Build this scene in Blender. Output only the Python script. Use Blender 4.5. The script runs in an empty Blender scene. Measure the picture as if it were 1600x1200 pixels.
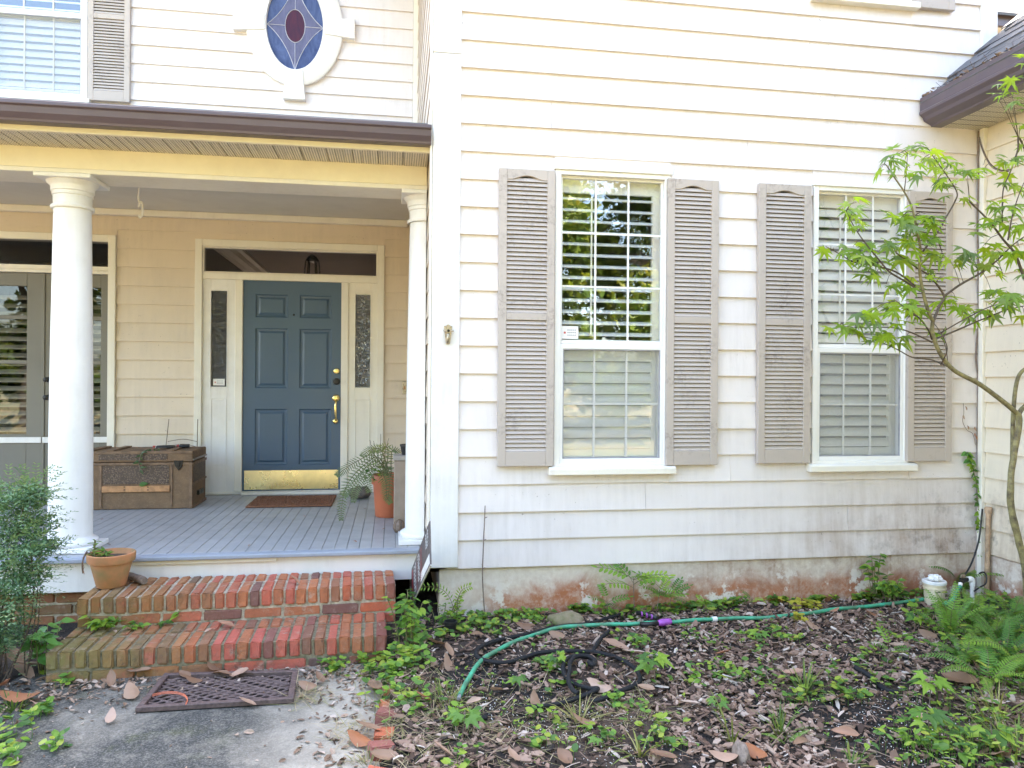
import bpy, bmesh, math, random
from mathutils import Vector, Matrix, Euler, noise
C = bpy.context.scene
COL = C.collection
R = math.radians
random.seed(7)

# ------------------------------------------------------------------ camera
FPX, YAW, ROLL, CAMZ = 1168.0, R(9.05), R(0.4), 1.45
fw = Vector((math.sin(YAW), math.cos(YAW), 0))
r0 = Vector((math.cos(YAW), -math.sin(YAW), 0)); u0 = Vector((0, 0, 1))
CR = r0*math.cos(ROLL)+u0*math.sin(ROLL)
CU = u0*math.cos(ROLL)-r0*math.sin(ROLL)
CP = Vector((0, 0, CAMZ))
cd = bpy.data.cameras.new('camera'); cam = bpy.data.objects.new('camera', cd); COL.objects.link(cam)
cd.sensor_fit = 'HORIZONTAL'; cd.sensor_width = 36.0; cd.lens = 36.0*FPX/1600.0
cd.clip_start = 0.05; cd.clip_end = 3000
cam.matrix_world = Matrix(((CR.x, CU.x, -fw.x, CP.x), (CR.y, CU.y, -fw.y, CP.y), (CR.z, CU.z, -fw.z, CP.z), (0, 0, 0, 1)))
C.camera = cam

# ------------------------------------------------------------------ sky, sun, exposure
SUN_EL, SUN_AZ = R(54), R(18)           # high sun behind the house: the front yard lies in its shade
w = bpy.data.worlds.new('World'); C.world = w; w.use_nodes = True
nt = w.node_tree
sky = nt.nodes.new('ShaderNodeTexSky'); sky.sky_type = 'NISHITA'; sky.sun_disc = False
sky.sun_elevation = SUN_EL; sky.sun_rotation = SUN_AZ
sky.air_density = 1.0; sky.dust_density = 3.0; sky.ozone_density = 1.0
bg = nt.nodes['Background']; bg.inputs['Strength'].default_value = 0.15
nt.links.new(sky.outputs['Color'], bg.inputs['Color'])
sl = bpy.data.lights.new('sun', 'SUN'); sl.energy = 4.5; sl.angle = R(0.53); sl.color = (1.0, 0.93, 0.82)
so = bpy.data.objects.new('sun', sl); COL.objects.link(so); so.location = (0, 0, 30)
sd = Vector((math.sin(SUN_AZ)*math.cos(SUN_EL), math.cos(SUN_AZ)*math.cos(SUN_EL), math.sin(SUN_EL)))
so.rotation_euler = sd.to_track_quat('Z', 'Y').to_euler()
vs = C.view_settings
vs.view_transform = 'Standard'; vs.look = 'None'; vs.exposure = 3.6; vs.gamma = 1.0; vs.use_curve_mapping = False
vs.use_white_balance = True; vs.white_balance_temperature = 7300; vs.white_balance_tint = 10
C.cycles.use_denoising = True
C.cycles.max_bounces = 10; C.cycles.diffuse_bounces = 5; C.cycles.transparent_max_bounces = 24
C.cycles.sample_clamp_indirect = 8.0
C.cycles.caustics_reflective = False; C.cycles.caustics_refractive = False

# ------------------------------------------------------------------ helpers
def at(px, py, ax, c):
    """point seen at photograph pixel (px,py) on the plane ax = c"""
    d = fw+CR*((px-800)/FPX)+CU*((600-py)/FPX)
    i = 'xyz'.index(ax)
    return CP+d*((c-CP[i])/d[i])

WL = {}
def link(o, parent=None, loc=(0, 0, 0)):
    COL.objects.link(o)
    loc = Vector(loc)
    if parent is not None:
        o.parent = parent; o.location = loc-WL.get(parent.name, Vector((0, 0, 0)))
    else:
        o.location = loc
    WL[o.name] = loc
    return o

def tag(o, label=None, cat=None, group=None, kind=None):
    if label: o['label'] = label
    if cat: o['category'] = cat
    if group: o['group'] = group
    if kind: o['kind'] = kind
    return o

def thing(name, label, cat, loc, group=None, kind=None):
    o = bpy.data.objects.new(name, None); o.empty_display_size = 0.1
    link(o, None, loc)
    return tag(o, label, cat, group, kind)

def inst(name, mesh, parent, M=None):
    """object with shared mesh data; M is a world matrix (parents are never rotated)"""
    o = bpy.data.objects.new(name, mesh); COL.objects.link(o)
    M = M or Matrix()
    if parent is not None:
        o.parent = parent
        o.matrix_basis = Matrix.Translation(-WL.get(parent.name, Vector()))@M
    else:
        o.matrix_basis = M
    WL[o.name] = M.to_translation()
    return o

class MB:
    def __init__(s): s.v = []; s.f = []; s.m = []; s.t = None
    def add(s, vs, fs, mi=0):
        n = len(s.v); s.v += [tuple(p) for p in vs]
        s.f += [tuple(i+n for i in f) for f in fs]; s.m += [mi]*len(fs); return s
    def box(s, x0, x1, y0, y1, z0, z1, mi=0):
        return s.add([(x0, y0, z0), (x1, y0, z0), (x1, y1, z0), (x0, y1, z0), (x0, y0, z1), (x1, y0, z1), (x1, y1, z1), (x0, y1, z1)],
                     [(0, 3, 2, 1), (4, 5, 6, 7), (0, 1, 5, 4), (1, 2, 6, 5), (2, 3, 7, 6), (3, 0, 4, 7)], mi)
    def obox(s, M, sx, sy, sz, mi=0):
        p = [M@Vector((x*sx/2, y*sy/2, z*sz/2)) for z in (-1, 1) for (x, y) in ((-1, -1), (1, -1), (1, 1), (-1, 1))]
        return s.add(p, [(0, 3, 2, 1), (4, 5, 6, 7), (0, 1, 5, 4), (1, 2, 6, 5), (2, 3, 7, 6), (3, 0, 4, 7)], mi)
    def prism(s, prof, fn, a0, a1, mi=0):
        """prof: list of (p,q); fn(a,p,q)->point; swept from a0 to a1"""
        n = len(prof)
        vs = [fn(a0, p, q) for p, q in prof]+[fn(a1, p, q) for p, q in prof]
        fs = [tuple(range(n))[::-1], tuple(range(n, 2*n))]+[(i, (i+1) % n, n+(i+1) % n, n+i) for i in range(n)]
        return s.add(vs, fs, mi)
    def lathe(s, prof, c, n=32, mi=0, a0=0, a1=2*math.pi):
        """prof: list of (r,z) bottom to top around the vertical through c"""
        full = abs(a1-a0-2*math.pi) < 1e-6
        k = n if full else n+1
        vs = []
        for r, z in prof:
            for i in range(k):
                a = a0+(a1-a0)*i/n
                vs.append((c[0]+r*math.cos(a), c[1]+r*math.sin(a), c[2]+z))
        fs = []
        for j in range(len(prof)-1):
            for i in range(n):
                i2 = (i+1) % k
                fs.append((j*k+i, j*k+i2, (j+1)*k+i2, (j+1)*k+i))
        if full:
            if prof[0][0] > 1e-5: fs.append(tuple(range(k))[::-1])
            if prof[-1][0] > 1e-5: fs.append(tuple(range((len(prof)-1)*k, len(prof)*k)))
        return s.add(vs, fs, mi)
    def tube(s, pts, rad, n=8, mi=0, cap=True):
        pts = [Vector(p) for p in pts]
        if not hasattr(rad, '__len__'): rad = [rad]*len(pts)
        vs = []; prev = None
        for i, p in enumerate(pts):
            t = (pts[min(i+1, len(pts)-1)]-pts[max(i-1, 0)])
            if t.length < 1e-9: t = Vector((0, 0, 1))
            t.normalize()
            if prev is None:
                prev = t.cross(Vector((0.3, 0.2, 1)) if abs(t.z) < 0.9 else Vector((1, 0.1, 0)))
            a = (prev-t*prev.dot(t))
            if a.length < 1e-6: a = t.orthogonal()
            a.normalize(); prev = a; b = t.cross(a)
            for k in range(n):
                q = 2*math.pi*k/n
                vs.append(p+(a*math.cos(q)+b*math.sin(q))*rad[i])
        fs = [(i*n+k, i*n+(k+1) % n, (i+1)*n+(k+1) % n, (i+1)*n+k) for i in range(len(pts)-1) for k in range(n)]
        if cap: fs += [tuple(range(n))[::-1], tuple(range((len(pts)-1)*n, len(pts)*n))]
        return s.add(vs, fs, mi)
    def mesh(s, name, mats, bevel=0, smooth=False, angle=None, fix=True, seg=1):
        me = bpy.data.meshes.new(name); me.from_pydata(s.v, [], s.f)
        if not isinstance(mats, (list, tuple)): mats = [mats]
        for m in mats: me.materials.append(m)
        if len(mats) > 1: me.polygons.foreach_set('material_index', s.m)
        if s.t is not None:
            at_ = me.attributes.new('tint', 'FLOAT', 'FACE'); at_.data.foreach_set('value', s.t)
        if fix or bevel:
            bm = bmesh.new(); bm.from_mesh(me)
            if fix: bmesh.ops.recalc_face_normals(bm, faces=bm.faces[:])
            if bevel:
                es = [e for e in bm.edges if len(e.link_faces) == 2 and e.calc_face_angle(0) > 0.6]
                bmesh.ops.bevel(bm, geom=es, offset=bevel, segments=seg, affect='EDGES', clamp_overlap=True)
            bm.to_mesh(me); bm.free()
        if smooth: me.polygons.foreach_set('use_smooth', [True]*len(me.polygons))
        if smooth and angle:
            me.set_sharp_from_angle(angle=R(angle))
        me.update()
        return me
    def build(s, name, mats, parent=None, loc=(0, 0, 0), bevel=0, smooth=False, angle=None, fix=True, seg=1):
        me = s.mesh(name, mats, bevel, smooth, angle, fix, seg)
        return link(bpy.data.objects.new(name, me), parent, loc)

def bxo(name, mat, parent, x0, x1, y0, y1, z0, z1, bevel=0.003):
    return MB().box(x0, x1, y0, y1, z0, z1).build(name, mat, parent, bevel=bevel)

def smooth_path(pts, k=6):
    pts = [Vector(p) for p in pts]; out = []
    for i in range(len(pts)-1):
        p0 = pts[max(i-1, 0)]; p1 = pts[i]; p2 = pts[i+1]; p3 = pts[min(i+2, len(pts)-1)]
        for j in range(k):
            t = j/k
            out.append(0.5*((2*p1)+(p2-p0)*t+(2*p0-5*p1+4*p2-p3)*t*t+(3*p1-p0-3*p2+p3)*t*t*t))
    out.append(pts[-1]); return out

# ------------------------------------------------------------------ materials
class NM:
    def __init__(s, name):
        s.mat = bpy.data.materials.new(name); s.mat.use_nodes = True
        s.nt = s.mat.node_tree; s.n = s.nt.nodes; s.b = s.n['Principled BSDF']; s.out = s.n['Material Output']
        s.geo = None
    def new(s, t, **kw):
        x = s.n.new(t)
        for k, v in kw.items(): setattr(x, k, v)
        return x
    def L(s, a, b): s.nt.links.new(a, b)
    def pos(s, scale=(1, 1, 1), obj=False):
        if obj: src = s.new('ShaderNodeTexCoord').outputs['Object']
        else: src = s.new('ShaderNodeNewGeometry').outputs['Position']
        m = s.new('ShaderNodeMapping'); m.inputs['Scale'].default_value = scale; s.L(src, m.inputs[0]); return m.outputs[0]
    def noise(s, scale, detail=5, rough=.6, vec=None, dist=0):
        x = s.new('ShaderNodeTexNoise'); x.inputs['Scale'].default_value = scale; x.inputs['Detail'].default_value = detail
        x.inputs['Roughness'].default_value = rough; x.inputs['Distortion'].default_value = dist
        if vec is None: vec = s.pos()
        s.L(vec, x.inputs['Vector']); return x.outputs[0]
    def ramp(s, fac, stops):
        x = s.new('ShaderNodeValToRGB'); s.L(fac, x.inputs[0]); e = x.color_ramp.elements
        while len(e) < len(stops): e.new(0.5)
        for i, (p, c) in enumerate(stops):
            e[i].position = p; e[i].color = (c[0], c[1], c[2], 1) if hasattr(c, '__len__') else (c, c, c, 1)
        return x.outputs[0]
    def mix(s, fac, a, b, mode='MIX'):
        x = s.new('ShaderNodeMix', data_type='RGBA', blend_type=mode)
        for sock, val in ((x.inputs[0], fac), (x.inputs[6], a), (x.inputs[7], b)):
            if hasattr(val, 'is_linked') or hasattr(val, 'links'): s.L(val, sock)
            elif hasattr(val, '__len__'): sock.default_value = (val[0], val[1], val[2], 1)
            else: sock.default_value = val
        return x.outputs[2]
    def math(s, op, a, b=0.0, clamp=False):
        x = s.new('ShaderNodeMath', operation=op); x.use_clamp = clamp
        for sock, val in ((x.inputs[0], a), (x.inputs[1], b)):
            if hasattr(val, 'links'): s.L(val, sock)
            else: sock.default_value = val
        return x.outputs[0]
    def mr(s, v, a, b, c=0, d=1):
        x = s.new('ShaderNodeMapRange'); x.interpolation_type = 'SMOOTHSTEP'; s.L(v, x.inputs[0])
        for i, k in enumerate((a, b, c, d)): x.inputs[i+1].default_value = k
        return x.outputs[0]
    def sep(s, v):
        x = s.new('ShaderNodeSeparateXYZ'); s.L(v, x.inputs[0]); return x.outputs
    def rnd(s): return s.new('ShaderNodeObjectInfo').outputs['Random']
    def col(s, v):
        if hasattr(v, 'links'): s.L(v, s.b.inputs['Base Color'])
        else: s.b.inputs['Base Color'].default_value = (v[0], v[1], v[2], 1)
        return s
    def rough(s, v):
        if hasattr(v, 'links'): s.L(v, s.b.inputs['Roughness'])
        else: s.b.inputs['Roughness'].default_value = v
        return s
    def bump(s, h, dist=.002, strength=.5):
        x = s.new('ShaderNodeBump'); x.inputs['Distance'].default_value = dist; x.inputs['Strength'].default_value = strength
        s.L(h, x.inputs['Height']); s.L(x.outputs[0], s.b.inputs['Normal']); return s
    def spec(s, v): s.b.inputs['Specular IOR Level'].default_value = v; return s

def sc(c, k): return tuple(min(1, x*k) for x in c)

def paint(name, col, rough=.5, dirt=(.25, .2, .14), amount=.35, streak=True, bump=.0006, dscale=3.0, grain=False):
    m = NM(name)
    n1 = m.noise(dscale, 6, .65)
    a = m.ramp(n1, [(.42, 0), (.75, 1)])
    if streak:
        n2 = m.noise(1.0, 5, .6, m.pos((26, 26, 1.6)))
        a = m.math('MULTIPLY', a, m.ramp(n2, [(.35, .15), (.7, 1)]))
    c = m.mix(m.math('MULTIPLY', a, amount), col, sc(col, .0) if False else tuple(col[i]*.35+dirt[i]*.65 for i in range(3)))
    sp = m.ramp(m.noise(70, 3, .6), [(.70, 0), (.78, 1)])
    sp = m.math('MULTIPLY', sp, m.ramp(m.noise(2.2, 2, .5), [(.5, 0), (.66, .35)]))
    c = m.mix(sp, c, sc(dirt, .5))
    rr = m.mix(.12, c, m.ramp(m.rnd(), [(0, sc(col, .8)), (1, sc(col, 1.12))]))
    m.col(rr).rough(m.mr(n1, .3, .8, rough-.06, rough+.14))
    if grain: h = m.noise(1.0, 6, .7, m.pos((9, 9, 120)))
    else: h = m.noise(60, 4, .6)
    m.bump(h, bump, .7)
    return m.mat

TRIM = (.80, .755, .67)
M = {}
def siding(name, base, stain):
    m = NM(name)
    p = m.new('ShaderNodeNewGeometry').outputs['Position']; x, y, z = m.sep(p)[0:3]
    st = m.noise(1.0, 6, .65, m.pos((22, 22, 1.4)))
    bl = m.noise(2.3, 6, .65)
    g = m.math('MULTIPLY', m.ramp(st, [(.36, 0), (.70, 1)]), m.ramp(bl, [(.38, 0), (.66, 1)]))
    c = m.mix(m.math('MULTIPLY', g, .38), base, (.38, .33, .29))
    c = m.mix(.18, c, m.ramp(m.rnd(), [(0, sc(base, .88)), (1, sc(base, 1.08))]))
    if stain:   # splash dirt and mildew in the damp corner, low on the wall and below the sills
        low = m.mr(z, .98, .30, 0, 1); rt = m.mr(x, 1.6, 4.0, .12, 1)
        k = m.math('MULTIPLY', m.math('MULTIPLY', low, rt), m.ramp(m.noise(3.1, 7, .7), [(.30, .1), (.62, 1)]))
        k = m.math('MULTIPLY', k, m.ramp(st, [(.25, .35), (.7, 1)]))
        c = m.mix(m.math('MULTIPLY', k, .95), c, (.30, .185, .115))
        k2 = m.math('MULTIPLY', m.math('MULTIPLY', low, m.mr(x, 2.6, 4.1)), m.ramp(m.noise(9, 6, .7), [(.52, 0), (.66, 1)]))
        c = m.mix(m.math('MULTIPLY', k2, .6), c, (.10, .07, .05))
    sp = m.math('MULTIPLY', m.ramp(m.noise(55, 3, .6), [(.68, 0), (.74, 1)]), m.ramp(m.noise(1.7, 2, .5), [(.46, 0), (.60, .7)]))
    c = m.mix(sp, c, (.16, .12, .09))
    m.col(c).rough(m.mr(bl, .3, .8, .45, .68))
    m.bump(m.noise(1.0, 5, .7, m.pos((7, 7, 140))), .0007, .6)
    return m.mat
M['siding'] = siding('siding_paint', (.745, .688, .672), True)
M['siding_bounce'] = siding('warm_bounce_siding_paint', (.78, .69, .56), True)  # same siding paint, yellowed: warm bounce light put into the colour
M['siding_shaded'] = siding('shaded_siding_paint', (.69, .585, .475), False)  # same paint as the front, darkened: porch shade put into the colour
M['trim'] = paint('cream_trim_paint', TRIM, .45, amount=.4)
M['beam'] = paint('beam_paint', (.83, .76, .60), .5, amount=.3, streak=False)
M['white'] = paint('white_paint', (.79, .77, .75), .42, amount=.55, bump=.0012)
M['column'] = paint('column_paint', (.79, .78, .77), .4, amount=.5, bump=.0012)
M['vinyl'] = paint('window_vinyl', (.80, .79, .77), .35, amount=.2, streak=False)
M['louver'] = paint('interior_louver_paint', (.90, .90, .88), .35, amount=.03, streak=False)
M['ceiling'] = paint('porch_ceiling_paint', (.62, .61, .57), .55, amount=.2, streak=False)
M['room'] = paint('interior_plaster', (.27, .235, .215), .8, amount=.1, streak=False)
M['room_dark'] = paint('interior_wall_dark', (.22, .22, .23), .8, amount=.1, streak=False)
M['door'] = paint('blue_door_paint', (.052, .098, .160), .38, dirt=(.10, .13, .15), amount=.22, streak=True)
M['door_gray'] = paint('grey_door_paint', (.17, .16, .135), .45, dirt=(.1, .09, .07), amount=.3)
M['deck'] = paint('grey_deck_paint', (.365, .37, .385), .42, dirt=(.12, .11, .10), amount=.35, streak=False, dscale=6)
M['nosing'] = paint('deck_edge_paint', (.30, .33, .39), .42, dirt=(.12, .11, .10), amount=.5, streak=False, dscale=6)
M['gutter'] = paint('brown_gutter_metal', (.098, .072, .086), .35, dirt=(.2, .17, .18), amount=.22)
M['fascia'] = paint('brown_fascia_metal', (.20, .165, .145), .45, dirt=(.2, .17, .16), amount=.3)

def shutter_mat():
    m = NM('weathered_shutter_paint'); base = (.46, .40, .355)
    gr = m.noise(1.0, 6, .7, m.pos((60, 60, 5), True), 1.2)
    c = m.mix(m.ramp(gr, [(.35, 0), (.75, .55)]), base, (.45, .385, .35))
    mil = m.math('MULTIPLY', m.ramp(m.noise(4.2, 6, .7), [(.5, 0), (.68, 1)]), m.ramp(m.noise(38, 5, .7), [(.45, 0), (.6, 1)]))
    c = m.mix(m.math('MULTIPLY', mil, .65), c, (.13, .095, .08))
    c = m.mix(.25, c, m.ramp(m.rnd(), [(0, (.40, .335, .295)), (1, (.54, .475, .43))]))
    m.col(c).rough(.62); m.bump(gr, .0012, .6); return m.mat
M['shutter'] = shutter_mat()

def simple(name, col, rough=.5, metal=0, var=.2, scale=20, bump=0, alt=None):
    m = NM(name); n = m.noise(scale, 5, .65)
    c = m.mix(m.ramp(n, [(.35, 0), (.7, 1)]), sc(col, 1+var), alt if alt else sc(col, 1-var))
    m.col(c).rough(m.mr(n, .3, .8, max(.05, rough-.08), min(1, rough+.1))); m.b.inputs['Metallic'].default_value = metal
    if bump: m.bump(n, bump, .7)
    return m.mat
M['brass'] = simple('polished_brass', (.80, .62, .27), .22, 1, .15, 12)
M['brass_plate'] = simple('brushed_brass_plate', (.86, .72, .42), .30, 1, .12, 5)
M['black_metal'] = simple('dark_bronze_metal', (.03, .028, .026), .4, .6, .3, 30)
M['lead'] = simple('lead_came', (.45, .44, .48), .5, .4, .2, 30)
M['nickel'] = simple('aged_nickel', (.40, .34, .26), .4, .8, .5, 60, .001)
M['wire'] = simple('rusty_wire', (.20, .15, .11), .6, .3, .3, 40)

def glass(name, tint=(1, 1, 1), refl=(.9, .95, 1.0), base=.09, rough=0.0, bump=None, trans_dark=1.0):
    m = NM(name)
    tr = m.new('ShaderNodeBsdfTransparent'); tr.inputs[0].default_value = (tint[0]*trans_dark, tint[1]*trans_dark, tint[2]*trans_dark, 1)
    gl = m.new('ShaderNodeBsdfGlossy'); gl.inputs['Roughness'].default_value = rough; gl.inputs['Color'].default_value = (*refl, 1)
    lw = m.new('ShaderNodeLayerWeight'); lw.inputs[0].default_value = .25
    f = m.math('ADD', m.math('MULTIPLY', lw.outputs['Fresnel'], .55), base, True)
    if bump:
        b = m.new('ShaderNodeBump'); b.inputs['Distance'].default_value = bump[1]; b.inputs['Strength'].default_value = 1
        m.L(m.noise(bump[0], 3, .6, None, 1.0), b.inputs['Height']); m.L(b.outputs[0], gl.inputs['Normal'])
    ms = m.new('ShaderNodeMixShader'); m.L(f, ms.inputs[0]); m.L(tr.outputs[0], ms.inputs[1]); m.L(gl.outputs[0], ms.inputs[2])
    m.L(ms.outputs[0], m.out.inputs[0]); return m.mat
M['glass'] = glass('window_glass', (1, 1, 1), base=.075, bump=(2.2, .0010))
M['glass_dark'] = glass('dark_door_glass', (.85, .85, .85), base=.02, bump=(2.0, .001))
M['glass_rain'] = glass('textured_sidelight_glass', (.5, .5, .48), base=.04, rough=.05, bump=(26, .02))
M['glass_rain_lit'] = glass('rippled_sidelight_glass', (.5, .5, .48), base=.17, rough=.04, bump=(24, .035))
def screen():
    m = NM('insect_screen'); tr = m.new('ShaderNodeBsdfTransparent'); df = m.new('ShaderNodeBsdfDiffuse'); df.inputs[0].default_value = (.46, .47, .45, 1)
    ms = m.new('ShaderNodeMixShader'); ms.inputs[0].default_value = .17; m.L(tr.outputs[0], ms.inputs[1]); m.L(df.outputs[0], ms.inputs[2]); m.L(ms.outputs[0], m.out.inputs[0]); return m.mat
M['screen'] = screen()
def stained(name, a, b, scale):
    m = NM(name); n = m.noise(1.0, 5, .7, m.pos((scale, scale, scale*.35)), 2.0)
    h = m.noise(90, 2, .5)
    m.col(m.mix(m.ramp(n, [(.3, 0), (.7, 1)]), a, b)).rough(.22); m.bump(h, .002, .5); m.spec(.22); return m.mat
M['st_blue'] = stained('stained_blue_glass', (.020, .034, .11), (.085, .12, .26), 7)
M['st_lilac'] = stained('stained_lilac_glass', (.085, .085, .16), (.14, .14, .235), 9)
M['st_red'] = stained('stained_plum_glass', (.035, .004, .022), (.080, .008, .022), 14)

def brick_mat(name, moss, dark=1.0):
    m = NM(name); rn = m.rnd()
    c = m.ramp(rn, [(0, sc((.50, .125, .05), dark)), (.22, sc((.56, .115, .085), dark)), (.42, sc((.40, .13, .06), dark)), (.6, sc((.52, .17, .07), dark)), (.76, sc((.22, .105, .065), dark)), (.88, sc((.36, .10, .075), dark)), (1.0, sc((.09, .07, .065), dark))])
    n = m.noise(45, 6, .7); c = m.mix(m.ramp(n, [(.4, 0), (.75, .5)]), c, (.20, .085, .055))
    sp = m.ramp(m.noise(160, 3, .6), [(.66, 0), (.72, .5)]); c = m.mix(sp, c, (.42, .33, .26))
    p = m.new('ShaderNodeNewGeometry').outputs['Position']; x = m.sep(p)[0]
    if moss:
        k = m.math('MULTIPLY', m.mr(x, -.75, -1.7, .04, 1), m.ramp(m.noise(6, 7, .75), [(.30, .15), (.52, 1)]))
        c = m.mix(m.math('MULTIPLY', k, .95*moss), c, (.185, .155, .05))
        k = m.math('MULTIPLY', m.mr(x, .2, -1.2, .3, 1), m.ramp(m.noise(11, 7, .75), [(.54, 0), (.68, 1)]))
        c = m.mix(m.math('MULTIPLY', k, .8*moss), c, (.055, .05, .035))
    fm = m.math('MULTIPLY', m.ramp(m.noise(17, 7, .8), [(.52, 0), (.66, .75)]), m.ramp(m.noise(4, 3, .6), [(.4, .15), (.6, 1)])); c = m.mix(fm, c, (.40, .32, .25))
    ch = m.ramp(m.noise(23, 6, .8), [(.60, 0), (.68, .6)]); c = m.mix(ch, c, (.10, .055, .04))
    m.col(c).rough(.85); m.bump(m.math('ADD', n, m.math('MULTIPLY', m.noise(19, 6, .8), .8)), .006, .9); return m.mat
M['brick'] = brick_mat('step_brick', .7)
M['brick_low'] = brick_mat('lower_step_brick', 1.0, .9)
M['brick_old'] = brick_mat('foundation_brick', .5, .55)
M['brick_edge'] = brick_mat('edging_brick', 0.0, 1.0)
M['mortar_dark'] = simple('mossy_mortar', (.20, .165, .11), .95, 0, .35, 30, .003, (.09, .085, .045))
M['louver_gray'] = paint('grey_louver_paint', (.42, .40, .34), .45, amount=.1, streak=False)
M['mortar'] = simple('mortar', (.42, .36, .28), .95, 0, .35, 30, .003, (.22, .19, .13))

def concrete():
    m = NM('weathered_concrete')
    a = m.noise(1.1, 7, .7, None, .6); b = m.noise(9, 6, .7); f = m.noise(120, 3, .7)
    p = m.new('ShaderNodeNewGeometry').outputs['Position']; x, y, z = m.sep(p)[0:3]
    c = m.mix(m.ramp(b, [(.35, 0), (.65, 1)]), (.42, .37, .30), (.29, .25, .20))
    # black algae film over most of the slab, thinner along the edging bricks
    k = m.math('MULTIPLY', m.mr(x, -.15, -.75, .04, 1), m.ramp(a, [(.32, .35), (.50, 1)]))
    k = m.math('MULTIPLY', k, m.ramp(b, [(.28, .7), (.5, 1)]))
    c = m.mix(m.math('MULTIPLY', k, .97), c, (.024, .025, .024))
    mo = m.math('MULTIPLY', m.ramp(m.noise(3.3, 6, .75), [(.55, 0), (.68, .7)]), m.mr(x, -.2, -1.2, .15, 1)); c = m.mix(mo, c, (.07, .075, .025))
    c = m.mix(m.ramp(f, [(.45, 0), (.75, .35)]), c, (.5, .46, .4))
    c = m.mix(m.ramp(m.noise(75, 4, .7), [(.6, 0), (.7, .5)]), c, (.05, .045, .04))
    m.col(c).rough(.92); m.bump(m.math('ADD', b, m.math('MULTIPLY', f, .5)), .004, .8); return m.mat
M['concrete'] = concrete()
M['drive'] = simple('pale_driveway', (.50, .45, .37), .95, 0, .2, 3, .003)
def stucco():
    m = NM('stained_foundation_stucco'); p = m.new('ShaderNodeNewGeometry').outputs['Position']; x, y, z = m.sep(p)[0:3]
    n = m.noise(3.2, 7, .7, None, .5); f = m.noise(30, 6, .7); st = m.noise(1, 5, .6, m.pos((24, 24, 2)))
    c = m.mix(m.ramp(f, [(.3, 0), (.7, 1)]), (.72, .65, .57), (.60, .51, .43))
    zz = m.math('ADD', z, m.math('MULTIPLY', m.math('SUBTRACT', n, .5), .35))
    k = m.mr(zz, .24, .08, 0, 1); k = m.math('MULTIPLY', k, m.mr(x, .45, .75, .15, 1))
    c = m.mix(m.math('MULTIPLY', m.math('MULTIPLY', k, m.ramp(m.noise(13, 6, .75), [(.32, .45), (.55, 1)])), .98), c, (.38, .13, .055))          # clay splash
    k = m.math('MULTIPLY', m.mr(x, 1.3, 2.4), m.ramp(m.noise(5, 7, .75), [(.36, 0), (.62, 1)]))
    k = m.math('MULTIPLY', k, m.ramp(st, [(.3, .3), (.7, 1)]))
    c = m.mix(m.math('MULTIPLY', k, .9), c, (.25, .125, .08))
    w = m.ramp(m.noise(7, 5, .7), [(.55, 0), (.61, .85)]); c = m.mix(m.math('MULTIPLY', w, m.mr(z, .32, .12, .3, 1)), c, (.70, .64, .58))
    m.col(c).rough(.9); m.bump(f, .004, .7); return m.mat
M['stucco'] = stucco()

def soil():
    m = NM('mulched_soil'); p = m.new('ShaderNodeNewGeometry').outputs['Position']; x, y, z = m.sep(p)[0:3]
    a = m.noise(1.5, 6, .7); b = m.noise(28, 7, .75); d = m.noise(110, 4, .7)
    dark = m.mix(m.ramp(b, [(.35, 0), (.7, 1)]), (.006, .0045, .004), (.022, .016, .013))
    lit = m.mix(m.ramp(b, [(.3, 0), (.7, 1)]), (.030, .018, .013), (.125, .080, .056))
    c = m.mix(m.ramp(a, [(.40, 0), (.56, 1)]), lit, dark)
    c = m.mix(m.ramp(d, [(.58, 0), (.72, .55)]), c, (.24, .18, .14))
    far = m.mr(y, -1.0, -4.0); c = m.mix(far, c, m.mix(m.ramp(m.noise(.4, 5, .6), [(.4, 0), (.6, 1)]), (.30, .22, .12), (.17, .19, .07)))
    m.col(c).rough(.95); m.bump(m.math('ADD', b, m.math('MULTIPLY', d, .4)), .012, .9); return m.mat
M['soil'] = soil()
def tinted(name, stops, rough=.85, bump=.002, trans=0, nscale=60):
    m = NM(name); a = m.new('ShaderNodeAttribute'); a.attribute_name = 'tint'
    n = m.noise(nscale, 5, .7)
    c = m.ramp(a.outputs['Fac'], stops); c = m.mix(m.ramp(n, [(.35, .0), (.75, .55)]), c, m.mix(.5, c, (.03, .02, .015)))
    m.col(c).rough(rough); m.bump(n, bump, .7); return m.mat
M['bark'] = tinted('bark_mulch', [(0, (.020, .012, .010)), (.22, (.105, .056, .038)), (.45, (.235, .14, .10)), (.7, (.36, .24, .18)), (.9, (.49, .38, .315)), (1, (.58, .49, .43))], bump=.004, nscale=45)
M['litter'] = tinted('leaf_litter', [(0, (.06, .033, .022)), (.4, (.22, .13, .08)), (.7, (.38, .255, .18)), (1, (.52, .41, .34))], .7)
M['perlite'] = simple('perlite', (.75, .73, .70), .8)

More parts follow.
